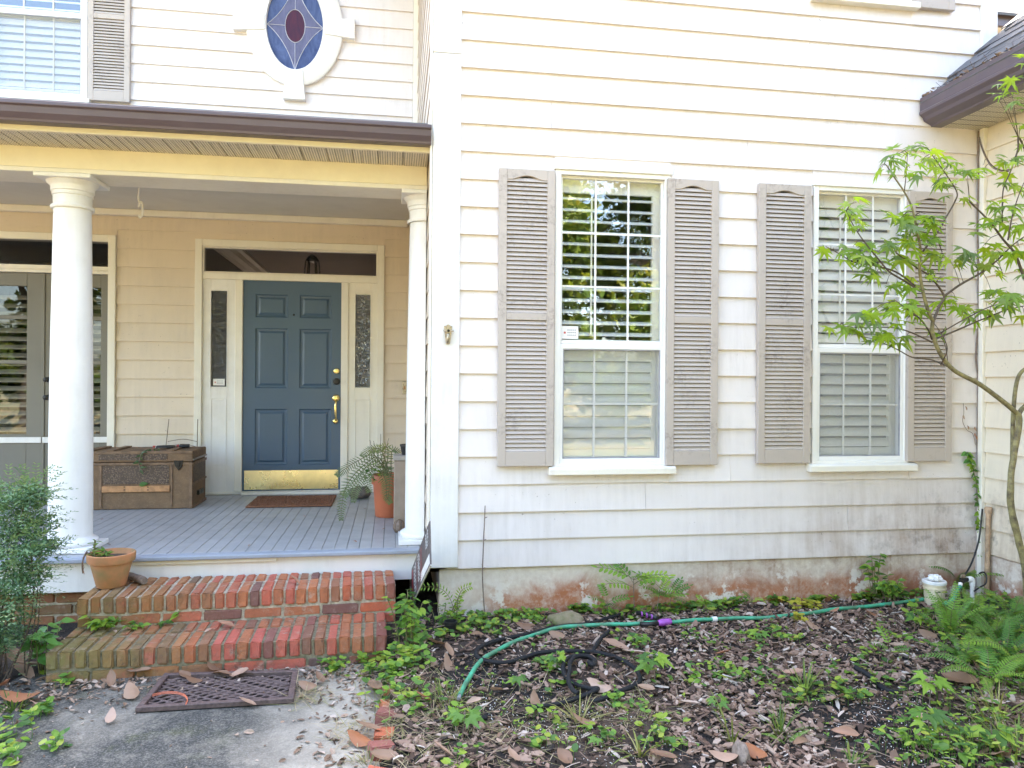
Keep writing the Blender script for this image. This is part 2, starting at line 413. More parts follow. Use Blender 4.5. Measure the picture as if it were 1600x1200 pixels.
def leaf(name, cols, trans=.35, rough=.45, noise_s=18, tint=False, tcol=None):
    """cols: colour stops over the per-object (or per-face) random value"""
    m = NM(name)
    if tint: a = m.new('ShaderNodeAttribute'); a.attribute_name = 'tint'; f = a.outputs['Fac']
    else: f = m.rnd()
    k = len(cols)-1
    c = m.ramp(f, [(i/k, x) for i, x in enumerate(cols)])
    n = m.noise(noise_s, 4, .6); c = m.mix(m.ramp(n, [(.4, 0), (.8, .4)]), c, m.mix(.5, c, (.02, .03, .01)))
    m.col(c).rough(rough); m.spec(.35)
    if trans:
        tl = m.new('ShaderNodeBsdfTranslucent'); m.L(m.mix(.5, c, m.mix(1, c, tcol or (1.5, 1.5, .45), 'MULTIPLY')), tl.inputs[0])
        ms = m.new('ShaderNodeMixShader'); ms.inputs[0].default_value = trans
        m.L(m.b.outputs[0], ms.inputs[1]); m.L(tl.outputs[0], ms.inputs[2]); m.L(ms.outputs[0], m.out.inputs[0])
    return m.mat
M['maple'] = leaf('maple_leaf_green', [(.20, .29, .13), (.23, .37, .06), (.33, .49, .05), (.42, .54, .06), (.23, .34, .17)], .6)
M['maple_t'] = leaf('maple_leaf_far', [(.20, .29, .13), (.23, .37, .06), (.33, .49, .05), (.42, .54, .06), (.23, .34, .17)], .5, tint=True)
M['weed'] = leaf('weed_leaf_green', [(.060, .15, .04), (.13, .27, .05), (.22, .38, .05), (.31, .44, .055)], .38)
M['weed_t'] = leaf('weed_leaf_mixed', [(.055, .14, .04), (.13, .27, .05), (.23, .39, .05), (.38, .43, .07)], .38, tint=True)
M['broad'] = leaf('broad_leaf_green', [(.10, .28, .065), (.16, .36, .08)], .3)
M['yellow_t'] = leaf('yellowing_leaf', [(.40, .38, .05), (.55, .46, .06), (.30, .36, .05)], .35, tint=True)
M['shrub_t'] = leaf('shrub_leaf_green', [(.055, .125, .07), (.10, .20, .10), (.17, .29, .145), (.28, .36, .16)], .25, .4, tint=True)
M['fern'] = leaf('fern_green', [(.095, .24, .05), (.15, .33, .06), (.24, .39, .05)], .35)
M['fern_pot'] = leaf('potted_fern_green', [(.15, .21, .11), (.20, .26, .13), (.30, .32, .10)], .3)
M['grass_t'] = leaf('grass_green', [(.06, .12, .03), (.12, .20, .04), (.28, .28, .07), (.40, .33, .17)], .25, .6, tint=True)
M['straw_t'] = leaf('dry_grass', [(.16, .19, .05), (.30, .27, .12), (.40, .31, .19), (.46, .36, .25)], .15, .7, tint=True)
M['tree_t'] = leaf('yard_tree_green', [(.05, .10, .03), (.10, .17, .035), (.20, .25, .04), (.36, .31, .05)], .4, tint=True)
M['dead'] = leaf('dead_leaf_brown', [(.22, .12, .075), (.33, .20, .13), (.42, .27, .20), (.36, .13, .055), (.50, .38, .31)], .12, .5, 14, tcol=(1.1, .9, .6))
M['stem'] = simple('green_stem', (.13, .12, .045), .7, 0, .3, 40)
M['twig'] = simple('dry_twig', (.20, .15, .12), .8, 0, .35, 50)
M['maple_bark'] = simple('olive_maple_bark', (.19, .165, .070), .7, 0, .4, 28, .002, (.07, .05, .035))
M['branch'] = simple('dark_maple_branch', (.085, .06, .042), .7, 0, .3, 40)
M['tree_bark'] = simple('yard_tree_bark', (.11, .085, .065), .9, 0, .4, 14, .01)
M['terracotta'] = simple('mossy_terracotta', (.46, .185, .085), .85, 0, .2, 7, .0015, (.27, .20, .085))
M['plastic_pot'] = simple('orange_plastic_pot', (.52, .145, .068), .5, 0, .07, 6)
M['soil_pot'] = simple('potting_soil', (.07, .045, .03), .95, 0, .5, 60, .004)
M['hose_green'] = simple('green_hose_vinyl', (.028, .29, .17), .45, 0, .35, 9, .0015, (.075, .15, .085))
M['hose_black'] = simple('black_fabric_hose', (.0045, .0045, .006), .8, 0, .5, 120, .001)
M['purple'] = simple('purple_plastic', (.33, .075, .40), .4, 0, .2, 30)
M['black'] = simple('black_plastic', (.012, .012, .013), .45, 0, .3, 30)
M['bucket'] = simple('cream_bucket_plastic', (.70, .60, .43), .45, 0, .14, 7, 0, (.60, .50, .36))
M['pvc'] = simple('white_pvc', (.78, .77, .76), .4, 0, .1, 12)
M['rust_pipe'] = simple('rusty_pipe', (.40, .27, .175), .7, .2, .4, 22, .001)
M['rock'] = simple('field_stone', (.19, .145, .10), .9, 0, .4, 9, .006, (.10, .115, .035))
M['coir'] = simple('coir_mat', (.20, .085, .045), .95, 0, .4, 90, .004)
M['rubber'] = simple('brown_rubber_mat', (.105, .068, .062), .7, 0, .35, 40, .002)
M['board'] = simple('box_composite', (.29, .225, .175), .6, 0, .12, 8)
M['box_cap'] = simple('box_cap_grey', (.33, .30, .27), .5, 0, .15, 12)
M['paper'] = simple('sticker_paper', (.75, .73, .71), .6, 0, .05)
M['print_red'] = simple('red_print', (.5, .05, .04), .6); M['print_grey'] = simple('grey_print', (.30, .30, .33), .6)
M['sign_dark'] = simple('sign_charcoal', (.085, .07, .068), .5); M['sign_white'] = simple('sign_white_print', (.70, .70, .69), .5)
M['sign_red'] = simple('sign_red_print', (.33, .04, .04), .5)
def trunk_leather():
    m = NM('worn_trunk_canvas'); n = m.noise(5, 6, .7); f = m.noise(70, 5, .7)
    c = m.mix(m.ramp(n, [(.35, 0), (.65, 1)]), (.215, .125, .065), (.12, .07, .040))
    c = m.mix(m.ramp(f, [(.5, 0), (.7, .5)]), c, (.29, .20, .12)); m.col(c).rough(.75); m.bump(f, .0015, .6); return m.mat
M['trunk'] = trunk_leather()
def trunk_tin():
    m = NM('embossed_trunk_tin'); v = m.new('ShaderNodeTexVoronoi'); v.inputs['Scale'].default_value = 75; m.L(m.pos(), v.inputs[0])
    d = m.ramp(v.outputs['Distance'], [(.15, 0), (.55, 1)]); n = m.noise(9, 5, .7)
    c = m.mix(d, (.25, .17, .115), (.075, .048, .035)); c = m.mix(m.ramp(n, [(.4, 0), (.7, .6)]), c, (.12, .085, .06))
    m.col(c).rough(.55); m.b.inputs['Metallic'].default_value = .25; m.bump(d, .004, .8); return m.mat
M['trunk_tin'] = trunk_tin()
M['trunk_slat'] = simple('worn_oak_slat', (.42, .21, .095), .6, 0, .3, 22, .001)
M['trunk_edge'] = simple('trunk_edging', (.17, .10, .058), .6, 0, .35, 16, .001)
def shingle_mat():
    m = NM('asphalt_shingle'); f = m.noise(220, 3, .7)
    c = m.ramp(m.rnd(), [(0, (.055, .055, .062)), (.5, (.09, .09, .10)), (1, (.14, .14, .155))])
    c = m.mix(m.ramp(f, [(.4, 0), (.7, .5)]), c, (.22, .22, .24)); m.col(c).rough(.9); m.bump(f, .003, .7); return m.mat
M['shingle'] = shingle_mat()
def soffit_mat():
    m = NM('vented_soffit_vinyl'); x, y, z = m.sep(m.new('ShaderNodeNewGeometry').outputs['Position'])[0:3]
    return m, x, y
def vented(name, col, holes_axis):
    m = NM(name); p = m.sep(m.new('ShaderNodeNewGeometry').outputs['Position'])
    a, b = (p[0], p[1]) if holes_axis == 'x' else (p[1], p[0])
    fa = m.math('FRACT', m.math('MULTIPLY', a, 1/.0155)); fb = m.math('FRACT', m.math('MULTIPLY', b, 1/.026))
    h = m.math('MULTIPLY', m.math('LESS_THAN', fa, .42), m.math('LESS_THAN', fb, .72))
    c = m.mix(h, col, sc(col, .30)); n = m.noise(4, 4, .6); c = m.mix(m.ramp(n, [(.45, 0), (.8, .3)]), c, sc(col, .6))
    m.col(c).rough(.5); m.bump(m.math('SUBTRACT', 1, h), .003, .8); return m.mat
M['soffit'] = vented('vented_soffit_panel', (.74, .68, .57), 'x')
M['soffit_wing'] = vented('vented_wing_soffit', (.62, .55, .42), 'y')
# ------------------------------------------------------------------ ground
def sstep(a, b, x):
    t = min(1, max(0, (x-a)/(b-a))); return t*t*(3-2*t)
PATH_Z = -0.08
def height(x, y):
    bed = -0.010-0.065*sstep(4.3, 2.9, y)
    lft = -0.04-0.035*sstep(5.0, 3.8, y)
    h = lft*(1-sstep(-1.2, -.4, x))+bed*sstep(-1.2, -.4, x)
    h += 0.022*(noise.noise(Vector((x*1.6, y*1.6, 3.1)))+.5*noise.noise(Vector((x*5, y*5, 1.7))))
    # the slab and the steps sit in a shallow cut
    inx = sstep(-2.03, -1.85, x)*(1-sstep(-.10, .02, x)); iny = 1-sstep(4.10, 4.3, y)
    h = h*(1-inx*iny)+(-0.15)*inx*iny
    return h
def ground_at(px, py):
    d = fw+CR*((px-800)/FPX)+CU*((600-py)/FPX)
    if d.z > -1e-3: d.z = -1e-3
    t = 1.0
    for _ in range(400):
        p = CP+d*t
        hh = max(height(p.x, p.y), PATH_Z if on_path(p.x, p.y) else -9)
        if p.z <= hh: break
        t += max(.004, (p.z-hh)*.5)
    p.z = hh
    return p
def on_path(x, y): return -1.98+.03*math.sin(y*5) < x < -.05+.015*math.sin(y*7) and y < 4.13
def gz(x, y): return max(height(x, y), PATH_Z if on_path(x, y) else -9)

def axis(lo, hi, step, far):
    a = []; x = lo
    while x < hi: a.append(x); x += step
    a.append(hi); g = step*2; l = lo; h = hi; pre = []; post = []
    while h < far: h += g; post.append(h); l -= g; pre.append(l); g *= 1.7
    return pre[::-1]+a+post
def build_ground():
    xs = axis(-3.4, 4.3, .045, 600); ys = axis(.6, 5.6, .045, 600)
    vs = [(x, y, height(x, y)+(.008*noise.noise(Vector((x*13, y*13, 0))) if -3.4 < x < 4.3 and .6 < y < 5.6 else 0)) for y in ys for x in xs]
    n = len(xs); fs = [(j*n+i, j*n+i+1, (j+1)*n+i+1, (j+1)*n+i) for j in range(len(ys)-1) for i in range(n-1)]
    g = MB().add(vs, fs).build('ground', M['soil'], None, smooth=True, fix=False); tag(g, kind='structure')
build_ground()
def build_path():
    ys = [-3.19, -2, -1, 0]+[0+.08*i for i in range(1, 56)]
    L_ = [(-1.98+.03*math.sin(y*5)+.012*noise.noise(Vector((0, y*9, 1))), y) for y in ys]
    R_ = [(-.05+.015*math.sin(y*7)+.012*noise.noise(Vector((5, y*9, 1))), y) for y in ys]
    vs = []; k = 24
    for (xl, y), (xr, _) in zip(L_, R_):
        for i in range(k+1):
            x = xl+(xr-xl)*i/k
            vs.append((x, y, PATH_Z+.004*noise.noise(Vector((x*3, y*3, 2)))-(.02 if i in (0, k) else 0)))
        vs.append((xr, y, PATH_Z-.09)); vs.append((xl, y, PATH_Z-.09))
    q = k+3; fs = []
    for j in range(len(ys)-1):
        for i in range(k+1): fs.append((j*q+i, j*q+i+1, (j+1)*q+i+1, (j+1)*q+i))
        fs.append((j*q+k+2, j*q, (j+1)*q, (j+1)*q+k+2))
    p = MB().add(vs, fs).build('path', M['concrete'], None, smooth=True, angle=40, fix=False); tag(p, kind='structure')
build_path()
dr = MB().add([(-40, -3.2, -.135), (40, -3.2, -.135), (40, -7.2, -.135), (-40, -7.2, -.135), (-40, -3.2, -.20), (40, -3.2, -.20), (40, -7.2, -.20), (-40, -7.2, -.20)], [(3, 2, 1, 0), (0, 1, 5, 4), (1, 2, 6, 5), (2, 3, 7, 6), (3, 0, 4, 7)]).build('driveway', M['drive'], None); tag(dr, kind='structure')

# ------------------------------------------------------------------ the house
H = thing('house', 'two-storey beige lap-sided house with a columned porch, blue front door and taupe shutters', 'house', (1.0, 5.5, 0))
YM, YB, XR, XW = 4.66, 7.465, 0.232, 4.06      # sheathing planes: main front, porch back, return side, wing side
EXP, Z0 = .17325, .301
FR = {'main': lambda s, o, z: (s, YM-o, z), 'back': lambda s, o, z: (s, YB-o, z),
      'ret': lambda s, o, z: (XR-o, s, z), 'wing': lambda s, o, z: (XW-o, s, z)}
def wall(frame, a0, a1, z0, z1, holes, mat):
    """sheathing with openings; holes = (a0,a1,z0,z1)"""
    fn = FR[frame]; mb = MB()
    A = sorted({a0, a1, *[v for h in holes for v in h[:2] if a0 < v < a1]}); Z = sorted({z0, z1, *[v for h in holes for v in h[2:] if z0 < v < z1]})
    for i in range(len(A)-1):
        for j in range(len(Z)-1):
            ca, cz = (A[i]+A[i+1])/2, (Z[j]+Z[j+1])/2
            if any(h[0] < ca < h[1] and h[2] < cz < h[3] for h in holes): continue
            mb.prism([(0, Z[j]), (-.1, Z[j]), (-.1, Z[j+1]), (0, Z[j+1])], fn, A[i], A[i+1])
    return mb.build('wall', mat, H)
def planks(par, frame, a0, a1, zs, ztop, holes, mat, cuts=()):
    fn = FR[frame]
    for k, z in enumerate(zs):
        zt = min(z+EXP+.012, ztop)
        if zt-z < .02: continue
        segs = [(a0, a1)]; part = []
        for h in holes:
            if h[2] < zt-.013 and h[3] > z+.004:
                lo, hi = max(a0, h[0]), min(a1, h[1])
                if hi-lo > .02 and h[2]-z > .012: part.append((lo, hi, z, h[2]))
                if hi-lo > .02 and zt-h[3] > .018: part.append((lo, hi, h[3], zt))
                new = []
                for s in segs:
                    if h[1] <= s[0] or h[0] >= s[1]: new.append(s); continue
                    if h[0] > s[0]: new.append((s[0], h[0]))
                    if h[1] < s[1]: new.append((h[1], s[1]))
                segs = new
        for c in cuts:
            if c[0] == k: segs = [q for s in segs for q in ([(s[0], c[1]-.001), (c[1]+.001, s[1])] if s[0] < c[1] < s[1] else [s])]
        for (p, q, za, zb) in part:
            MB().prism([(0, za), (.022, za), (.022-.012*(zb-za)/EXP, zb), (0, zb)], fn, p, q).build('plank', mat, par)
        for s in segs:
            if s[1]-s[0] < .01: continue
            j = random.uniform(-.0012, .0012); o = (.025 if frame != 'ret' else .013)+random.uniform(-.0015, .0025)
            MB().prism([(0, z+j), (o, z+j), (o, z+j+.004), (.008 if frame != 'ret' else .006, zt), (0, zt)], fn, s[0], s[1]).build('plank', mat, par)
zs = [Z0+EXP*i for i in range(0, 34)]

# openings: (x0,x1,z0,z1)
W1 = (1.045, 1.735, .955, 2.80); W2 = (2.815, 3.455, .955, 2.775)
W3 = (2.815, 3.455, 4.06, 5.6)
holes_main = [W1, W2, W3]
cover = [(1.005, 1.775, .93, 2.835), (2.775, 3.50, .93, 2.825), (2.775, 3.50, 4.03, 5.6)]
wm = wall('main', .23, 4.155, .28, 5.75, holes_main, M['siding'])
planks(wm, 'main', .405, 4.03, zs, 5.75, cover, M['siding'], cuts=[(1, 3.05), (2, 1.62), (15, 2.31), (16, .98), (17, 3.30), (18, 1.75), (19, 2.75), (3, 2.2)])
wr = wall('ret', YM-.0, YB-.0, .28, 5.75, [], M['siding_shaded'])
planks(wr, 'ret', 4.70, 7.42, [Z0+.02+EXP*i for i in range(33)], 5.75, [], M['siding_shaded'])
DOOR = (-1.815, -.125, .375, 2.775); FRD = (-3.80, -2.60, .375, 2.775); WUP = (-3.64, -2.88, 4.08, 5.6)
ZB = [2.17-EXP*k for k in range(10, 0, -1)]+[2.17+EXP*k for k in range(0, 23)]
wb = wall('back', -5.2, XR+.1, .30, 3.78, [DOOR, FRD], M['siding_shaded'])
wu = wall('back', -5.2, XR+.1, 3.781, 5.75, [WUP], M['siding'])
planks(wu, 'back', -5.0, .172, [z for z in ZB if z > 3.8], 5.75, [(-3.70, -2.44, 4.0, 5.6)], M['siding'])
planks(wb, 'back', -5.0, .172, [z for z in ZB if z < 3.1], 3.2, [(-1.85, -.09, .3, 2.80), (-3.84, -2.545, .3, 2.80), (-3.86, -2.44, 4.0, 5.6), (-5.1, .3, 3.02, 3.78)], M['siding_shaded'], cuts=[(14, -1.846)])
ww = wall('wing', 1.2, YM, -.02, 3.3, [], M['siding_bounce'])
planks(ww, 'wing', 1.2, 4.585, [.13+.006+EXP*i for i in range(1, 18)], 3.262, [], M['siding_bounce'])
# corner boards and trim
for (z0, z1) in ((.31, 3.49), (3.494, 5.75)):
    MB().box(.233, .405, YM-.036, YM-.001, z0, z1).build('corner_board', M['white'], H, bevel=.004)
MB().box(XR-.016, XR-.001, YM-.03, YM+.035, .31, 5.75).build('corner_board', M['trim'], H, bevel=.003)
MB().box(4.032, 4.155, YM-.036, YM-.001, 3.27, 5.75).build('corner_board', M['white'], H, bevel=.004)
MB().box(4.032, 4.050, YM-.032, YM-.001, .0, 3.265).build('corner_board', M['siding'], H, bevel=.003)
MB().box(4.018, 4.059, 4.588, 4.626, .0, 3.265).build('corner_board', M['trim'], H, bevel=.003)
MB().box(.175, XR-.001, YB-.040, YB-.001, 3.78, 5.75).build('corner_board', M['trim'], H, bevel=.004)
MB().box(.165, XR-.001, YB-.040, YB-.001, .375, 3.02).build('corner_board', M['siding_shaded'], H, bevel=.004)
# foundation
MB().box(.29, 4.06, YM-.002, YM+.12, -.15, .296).build('foundation', M['stucco'], H, bevel=.006)
MB().box(.30, .42, YM+.12, YB, -.15, .279).build('foundation', M['stucco'], H)
MB().box(4.045, 4.16, 1.2, YM-.004, -.15, .30).build('foundation', M['stucco'], H, bevel=.006)
# rooms and roof: shells, closed apart from the added rear gap, so that the panes look into real, dim rooms
def room(x0, x1, y0, y1, z0, z1, mat, rear_light_opening=False):
    mb = MB()
    mb.add([(x0, y0, z0), (x1, y0, z0), (x1, y1, z0), (x0, y1, z0), (x0, y0, z1), (x1, y0, z1), (x1, y1, z1), (x0, y1, z1)],
           [(0, 1, 2, 3), (4, 7, 6, 5), (1, 5, 6, 2), (3, 7, 4, 0)]+([] if rear_light_opening else [(2, 6, 7, 3)]))
    if rear_light_opening:      # gap added in the unseen rear wall to light the hall
        for (a, b, c, d) in ((x0, -1.5, z0, z1), (-.8, x1, z0, z1), (-1.5, -.8, 2.3, z1)): mb.add([(a, y1, c), (b, y1, c), (b, y1, d), (a, y1, d)], [(0, 1, 2, 3)])
    return mb.build('room', mat, H, fix=False)
room(.33, 4.05, YM+.10, YB+1.5, .32, 3.0, M['room_dark'])
room(.33, 4.05, YM+.10, YB+1.5, 3.6, 5.7, M['room_dark'])
room(-1.95, .15, YB+.10, YB+4.5, .34, 3.05, M['room'], True)
room(-5.1, -2.0, YB+.10, YB+3.5, .34, 3.05, M['room_dark'])
room(-5.1, .15, YB+.10, YB+3.5, 3.6, 5.7, M['room_dark'])
rb = MB()
for (x0, x1, y0) in ((-.25, 4.6, 4.2), (-5.8, .3, 7.0)):
    rb.prism([(y0, 5.75), (14.5, 5.75), (14.5, 5.9), (10.5, 9.2), (9.8, 9.2), (y0, 5.9)], lambda a, p, q: (a, p, q), x0, x1)
rb.box(-5.2, -1.5, YB+4.6, YB+4.8, -.2, 5.74); rb.box(-.8, 4.05, YB+4.6, YB+4.8, -.2, 5.74); rb.box(-1.5, -.8, YB+4.6, YB+4.8, 2.3, 5.74); rb.box(-5.3, -5.2, YB+.11, YB+4.8, -.2, 5.74); rb.box(4.06, 4.16, YM+.11, YB+4.6, -.2, 5.74)  # gap in the rear wall continues the added opening that lights the hall
rb.build('roof', M['shingle'], H)

# ---- louvred shutters
SLAT = {}
def slat_mesh(wd):
    k = round(wd, 3)
    if k not in SLAT:
        SLAT[k] = MB().prism([(-.002, -.0115), (.0030, -.0140), (.0155, .0080), (.0145, .0115), (.010, .0110)], lambda a, p, q: (a, p-.02, q), -k/2, k/2).mesh('slat', M['shutter'])
    return SLAT[k]
def shutter(x0, x1, z0, z1, yf=YM-.022, zmid=1.872, top=True):
    """yf: plane of the siding it hangs on"""
    yb, y0 = yf, yf-.036
    sw = .050; mb = MB()
    zt = z1-.062 if top else z1
    mb.box(x0, x0+sw, y0, yb, z0, z1); mb.box(x1-sw, x1, y0, yb, z0, z1)
    mb.box(x0+sw, x1-sw, y0+.001, yb, z0, z0+.092)
    if zmid < z1: mb.box(x0+sw, x1-sw, y0+.001, yb, zmid-.022, zmid+.022)
    if not top: mb.box(x0+sw, x1-sw, y0+.001, yb, z1-.06, z1)
    if top:    # arched top rail
        n = 12; pts = []
        for i in range(n+1):
            t = i/n; pts.append((x0+sw+(x1-x0-2*sw)*t, zt-.006+.026*max(0, math.sin(math.pi*max(0, min(1, (t-.12)/.76))))**1.3))
        vs = []
        for (x, z) in pts: vs += [(x, y0+.001, z), (x, y0+.001, z1), (x, yb, z), (x, yb, z1)]
        fs = []
        for i in range(n):
            a, b = i*4, i*4+4
            fs += [(a, b, b+1, a+1), (a+2, a+3, b+3, b+2), (a, a+2, b+2, b), (a+1, b+1, b+3, a+3)]
        mb.add(vs, fs)
    s = mb.build('shutter', M['shutter'], H, bevel=.0025)
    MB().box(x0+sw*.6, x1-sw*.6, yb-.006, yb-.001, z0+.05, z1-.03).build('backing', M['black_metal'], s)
    wd = x1-x0-2*sw; cx = (x0+x1)/2
    secs = [(z0+.092, min(zmid-.022, z1-.06))]+([(zmid+.022, (zt+.010) if top else z1-.06)] if zmid < z1 else [])
    for (za, zb) in secs:
        n = max(1, round((zb-za)/.0277))
        for i in range(n): inst('slat', slat_mesh(wd), s, Matrix.Translation((cx, y0+.024, za+(zb-za)*(i+.5)/n)))
    return s
def sx(a, b): return (a, b)
YS = YM-.058
def shq(pl, pr, pt, pb):
    a = at(pl, (pt+pb)/2, 'y', YS); b = at(pr, (pt+pb)/2, 'y', YS); return a.x, b.x
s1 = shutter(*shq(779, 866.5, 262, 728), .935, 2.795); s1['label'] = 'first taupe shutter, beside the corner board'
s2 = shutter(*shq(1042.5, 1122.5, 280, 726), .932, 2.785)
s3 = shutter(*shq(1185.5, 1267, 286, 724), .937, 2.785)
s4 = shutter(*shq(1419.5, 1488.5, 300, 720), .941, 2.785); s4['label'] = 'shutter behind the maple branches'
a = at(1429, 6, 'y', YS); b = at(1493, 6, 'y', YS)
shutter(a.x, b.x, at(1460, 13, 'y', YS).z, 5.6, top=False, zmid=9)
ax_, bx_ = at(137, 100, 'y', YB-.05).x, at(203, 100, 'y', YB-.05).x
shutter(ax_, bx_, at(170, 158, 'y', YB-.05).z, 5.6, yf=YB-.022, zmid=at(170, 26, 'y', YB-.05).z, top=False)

# ---- sash windows with interior plantation louvres
LOUV = {}
def louver_mesh(wd, tilt):
    k = (round(wd, 3), round(tilt, 3))
    if k not in LOUV:
        pr = []
        for i in range(8):
            q = 2*math.pi*i/8; u, v = .036*math.cos(q), .0085*math.sin(q)
            pr.append((u*math.cos(tilt)-v*math.sin(tilt), u*math.sin(tilt)+v*math.cos(tilt)))
        LOUV[k] = MB().prism(pr, lambda a, p, q: (a, p, q), -wd/2, wd/2).mesh('louver', M['louver'], smooth=True, angle=40)
    return LOUV[k]
def sash_window(x0, x1, z0, z1, zr, yf, tilt_up, tilt_low, with_screen=True, full=True, sill=True, muntin_rows=(3, 2), lowx=0):
    """x0..z1 the frame's outer edges; zr the meeting rail's middle; yf the outer casing plane"""
    mb = MB(); c = .038
    mb.box(x0, x0+c, yf, yf+.09, z0, z1); mb.box(x1-c, x1, yf, yf+.09, z0, z1); mb.box(x0+c, x1-c, yf+.001, yf+.09, z1-c*.8, z1)
    mb.box(x0-.012, x1+.012, yf-.012, yf+.012, z1-.001, z1+.05)         # head casing
    mb.box(x0+c, x1-c, yf+.002, yf+.09, z0, z0+.02)
    wn = mb.build('window', M['vinyl'], H, bevel=.003)
    if sill:
        MB().prism([(yf-.045, z0-.052), (yf+.05, z0-.052), (yf+.05, z0+.008), (yf-.020, z0-.002), (yf-.045, z0-.012)], lambda a, p, q: (a, p, q), x0-.035, x1+.035).build('sill', M['trim'], wn, bevel=.003)
    xi0, xi1 = x0+c, x1-c
    # upper sash (outer plane), lower sash behind it
    yu, yl = yf+.030, yf+.052
    fr = MB(); t = .016
    fr.box(xi0, xi0+t, yu, yu+.025, zr-.012, z1-c*.8); fr.box(xi1-t, xi1, yu, yu+.025, zr-.012, z1-c*.8)
    fr.box(xi0+t, xi1-t, yu+.001, yu+.025, z1-c*.8-t, z1-c*.8); fr.box(xi0+t, xi1-t, yu-.002, yu+.025, zr-.012, zr+.012)
    fr.build('sash', M['vinyl'], wn, bevel=.002)
    fl = MB(); t2 = .020
    fl.box(xi0, xi0+t2, yf+.010, yl+.02, z0+.02, zr-.014); fl.box(xi1-t2, xi1, yf+.010, yl+.02, z0+.02, zr-.014)
    fl.box(xi0+t2, xi1-t2, yf+.011, yl+.02, z0+.02, z0+.046); fl.box(xi0+t2, xi1-t2, yf+.011, yl+.02, zr-.045, zr-.014)
    fl.build('sash', M['vinyl'], wn, bevel=.002)
    bxo('pane', M['glass'], wn, xi0+t-.003, xi1-t+.003, yu+.012, yu+.015, zr+.010, z1-c*.8-t+.003, 0)
    bxo('pane', M['glass'], wn, xi0+t2-.003, xi1-t2+.003, yl+.004, yl+.007, z0+.044, zr-.043, 0)
    gx0, gx1 = xi0+t, xi1-t; hx0, hx1 = xi0+t2, xi1-t2
    for i in (1, 2):
        x = gx0+(gx1-gx0)*i/3; bxo('muntin', M['vinyl'], wn, x-.006, x+.006, yu+.005, yu+.0115, zr+.012, z1-c*.8-t, 0)
        x = hx0+(hx1-hx0)*i/3; bxo('muntin', M['vinyl'], wn, x-.006, x+.006, yl-.004, yl+.0035, z0+.046, zr-.045, 0)
    zt_ = z1-c*.8-t
    for i in range(1, muntin_rows[0]):
        z = zr+.012+(zt_-zr-.012)*i/muntin_rows[0]; bxo('muntin', M['vinyl'], wn, gx0, gx1, yu+.006, yu+.011, z-.006, z+.006, 0)
    for i in range(1, muntin_rows[1]):
        z = z0+.046+(zr-.045-z0-.046)*i/muntin_rows[1]; bxo('muntin', M['vinyl'], wn, hx0, hx1, yl-.003, yl+.003, z-.006, z+.006, 0)
    if with_screen:
        bxo('screen', M['screen'], wn, hx0+.002, hx1-.002, yf+.020, yf+.0205, z0+.047, zr-.046, 0)
        f2 = MB(); e = .007
        f2.box(hx0+.0005, hx0+e, yf+.0145, yf+.024, z0+.0465, zr-.0455); f2.box(hx1-e, hx1-.0005, yf+.0145, yf+.024, z0+.0465, zr-.0455)
        f2.box(hx0+e, hx1-e, yf+.015, yf+.024, z0+.0465, z0+.0465+e); f2.box(hx0+e, hx1-e, yf+.015, yf+.024, zr-.0455-e, zr-.0455)
        f2.build('screen_frame', M['print_grey'], wn)
    # plantation shutter inside
    ys = yf+.100; st = .045
    pf = MB()
    pf.box(x0, x0+.030, ys-.014, ys+.014, z0, z1); pf.box(x1-c-.055, x1, ys-.014, ys+.014, z0, z1)
    pf.box(x0+.030, x1-c-.055, ys-.013, ys+.013, z1-.12, z1); pf.box(x0+.030, x1-c-.055, ys-.013, ys+.013, z0, z0+.10)
    pf.box(x0+.030, x1-c-.055, ys-.013, ys+.013, zr-.05, zr+.02)
    pf.build('louver_frame', M['louver'], wn)
    lx0, lx1 = x0+.030, x1-c-.055; cx = (lx0+lx1)/2
    for (za, zb, tl) in ((z0+.10, zr-.05, tilt_low), (zr+.02, z1-.12, tilt_up)):
        n = max(1, round((zb-za)/.0735)); 
        for i in range(n):
            inst('louver', louver_mesh(lx1-lx0, tl), wn, Matrix.Translation((cx, ys, za+(zb-za)*(i+.5)/n)))
    rod = MB().box(cx-.005-.1, cx+.005-.1, ys-.05, ys-.042, zr+.05, z1-.15).build('tilt_rod', M['louver'], wn)
    return wn
YF = YM-.030
w1 = sash_window(1.008, 1.772, .930, 2.812, 1.722, YF, R(22), R(66))
w2 = sash_window(2.778, 3.495, .930, 2.795, 1.722, YF, R(60), R(50))
def sticker(par, px, py, pz, wd, ht, ins=True):
    pass
zs_ = at(1395, 14, 'y', YF).z
w3 = sash_window(2.778, 3.495, zs_+.052, 5.59, zs_+.86, YF, R(40), R(50))
zl = at(60, 150, 'y', YB-.03).z
xr = at(136, 100, 'y', YB-.03).x
w4 = sash_window(xr-.86, xr, zl, 5.58, at(60, 15, 'y', YB-.03).z, YB-.030, R(30), R(62), muntin_rows=(3, 1))
def decal(par, x, y, z, wd, ht, name='sticker', rows=2):
    mb = MB(); mb.box(x, x+wd, y, y+.0004, z, z+ht, 0)
    mb.box(x+wd*.12, x+wd*.24, y-.0003, y, z+ht*.40, z+ht*.55, 1)
    for i in range(3):
        for k in range(5):
            a = x+wd*.34+wd*.11*k; mb.box(a, a+wd*.075, y-.0003, y, z+ht*(.24+.2*i), z+ht*(.33+.2*i), 2)
    return mb.build(name, [M['paper'], M['print_red'], M['print_grey']], par)
decal(w1, 1.064, YF+.0405, 1.742, .108, .082)

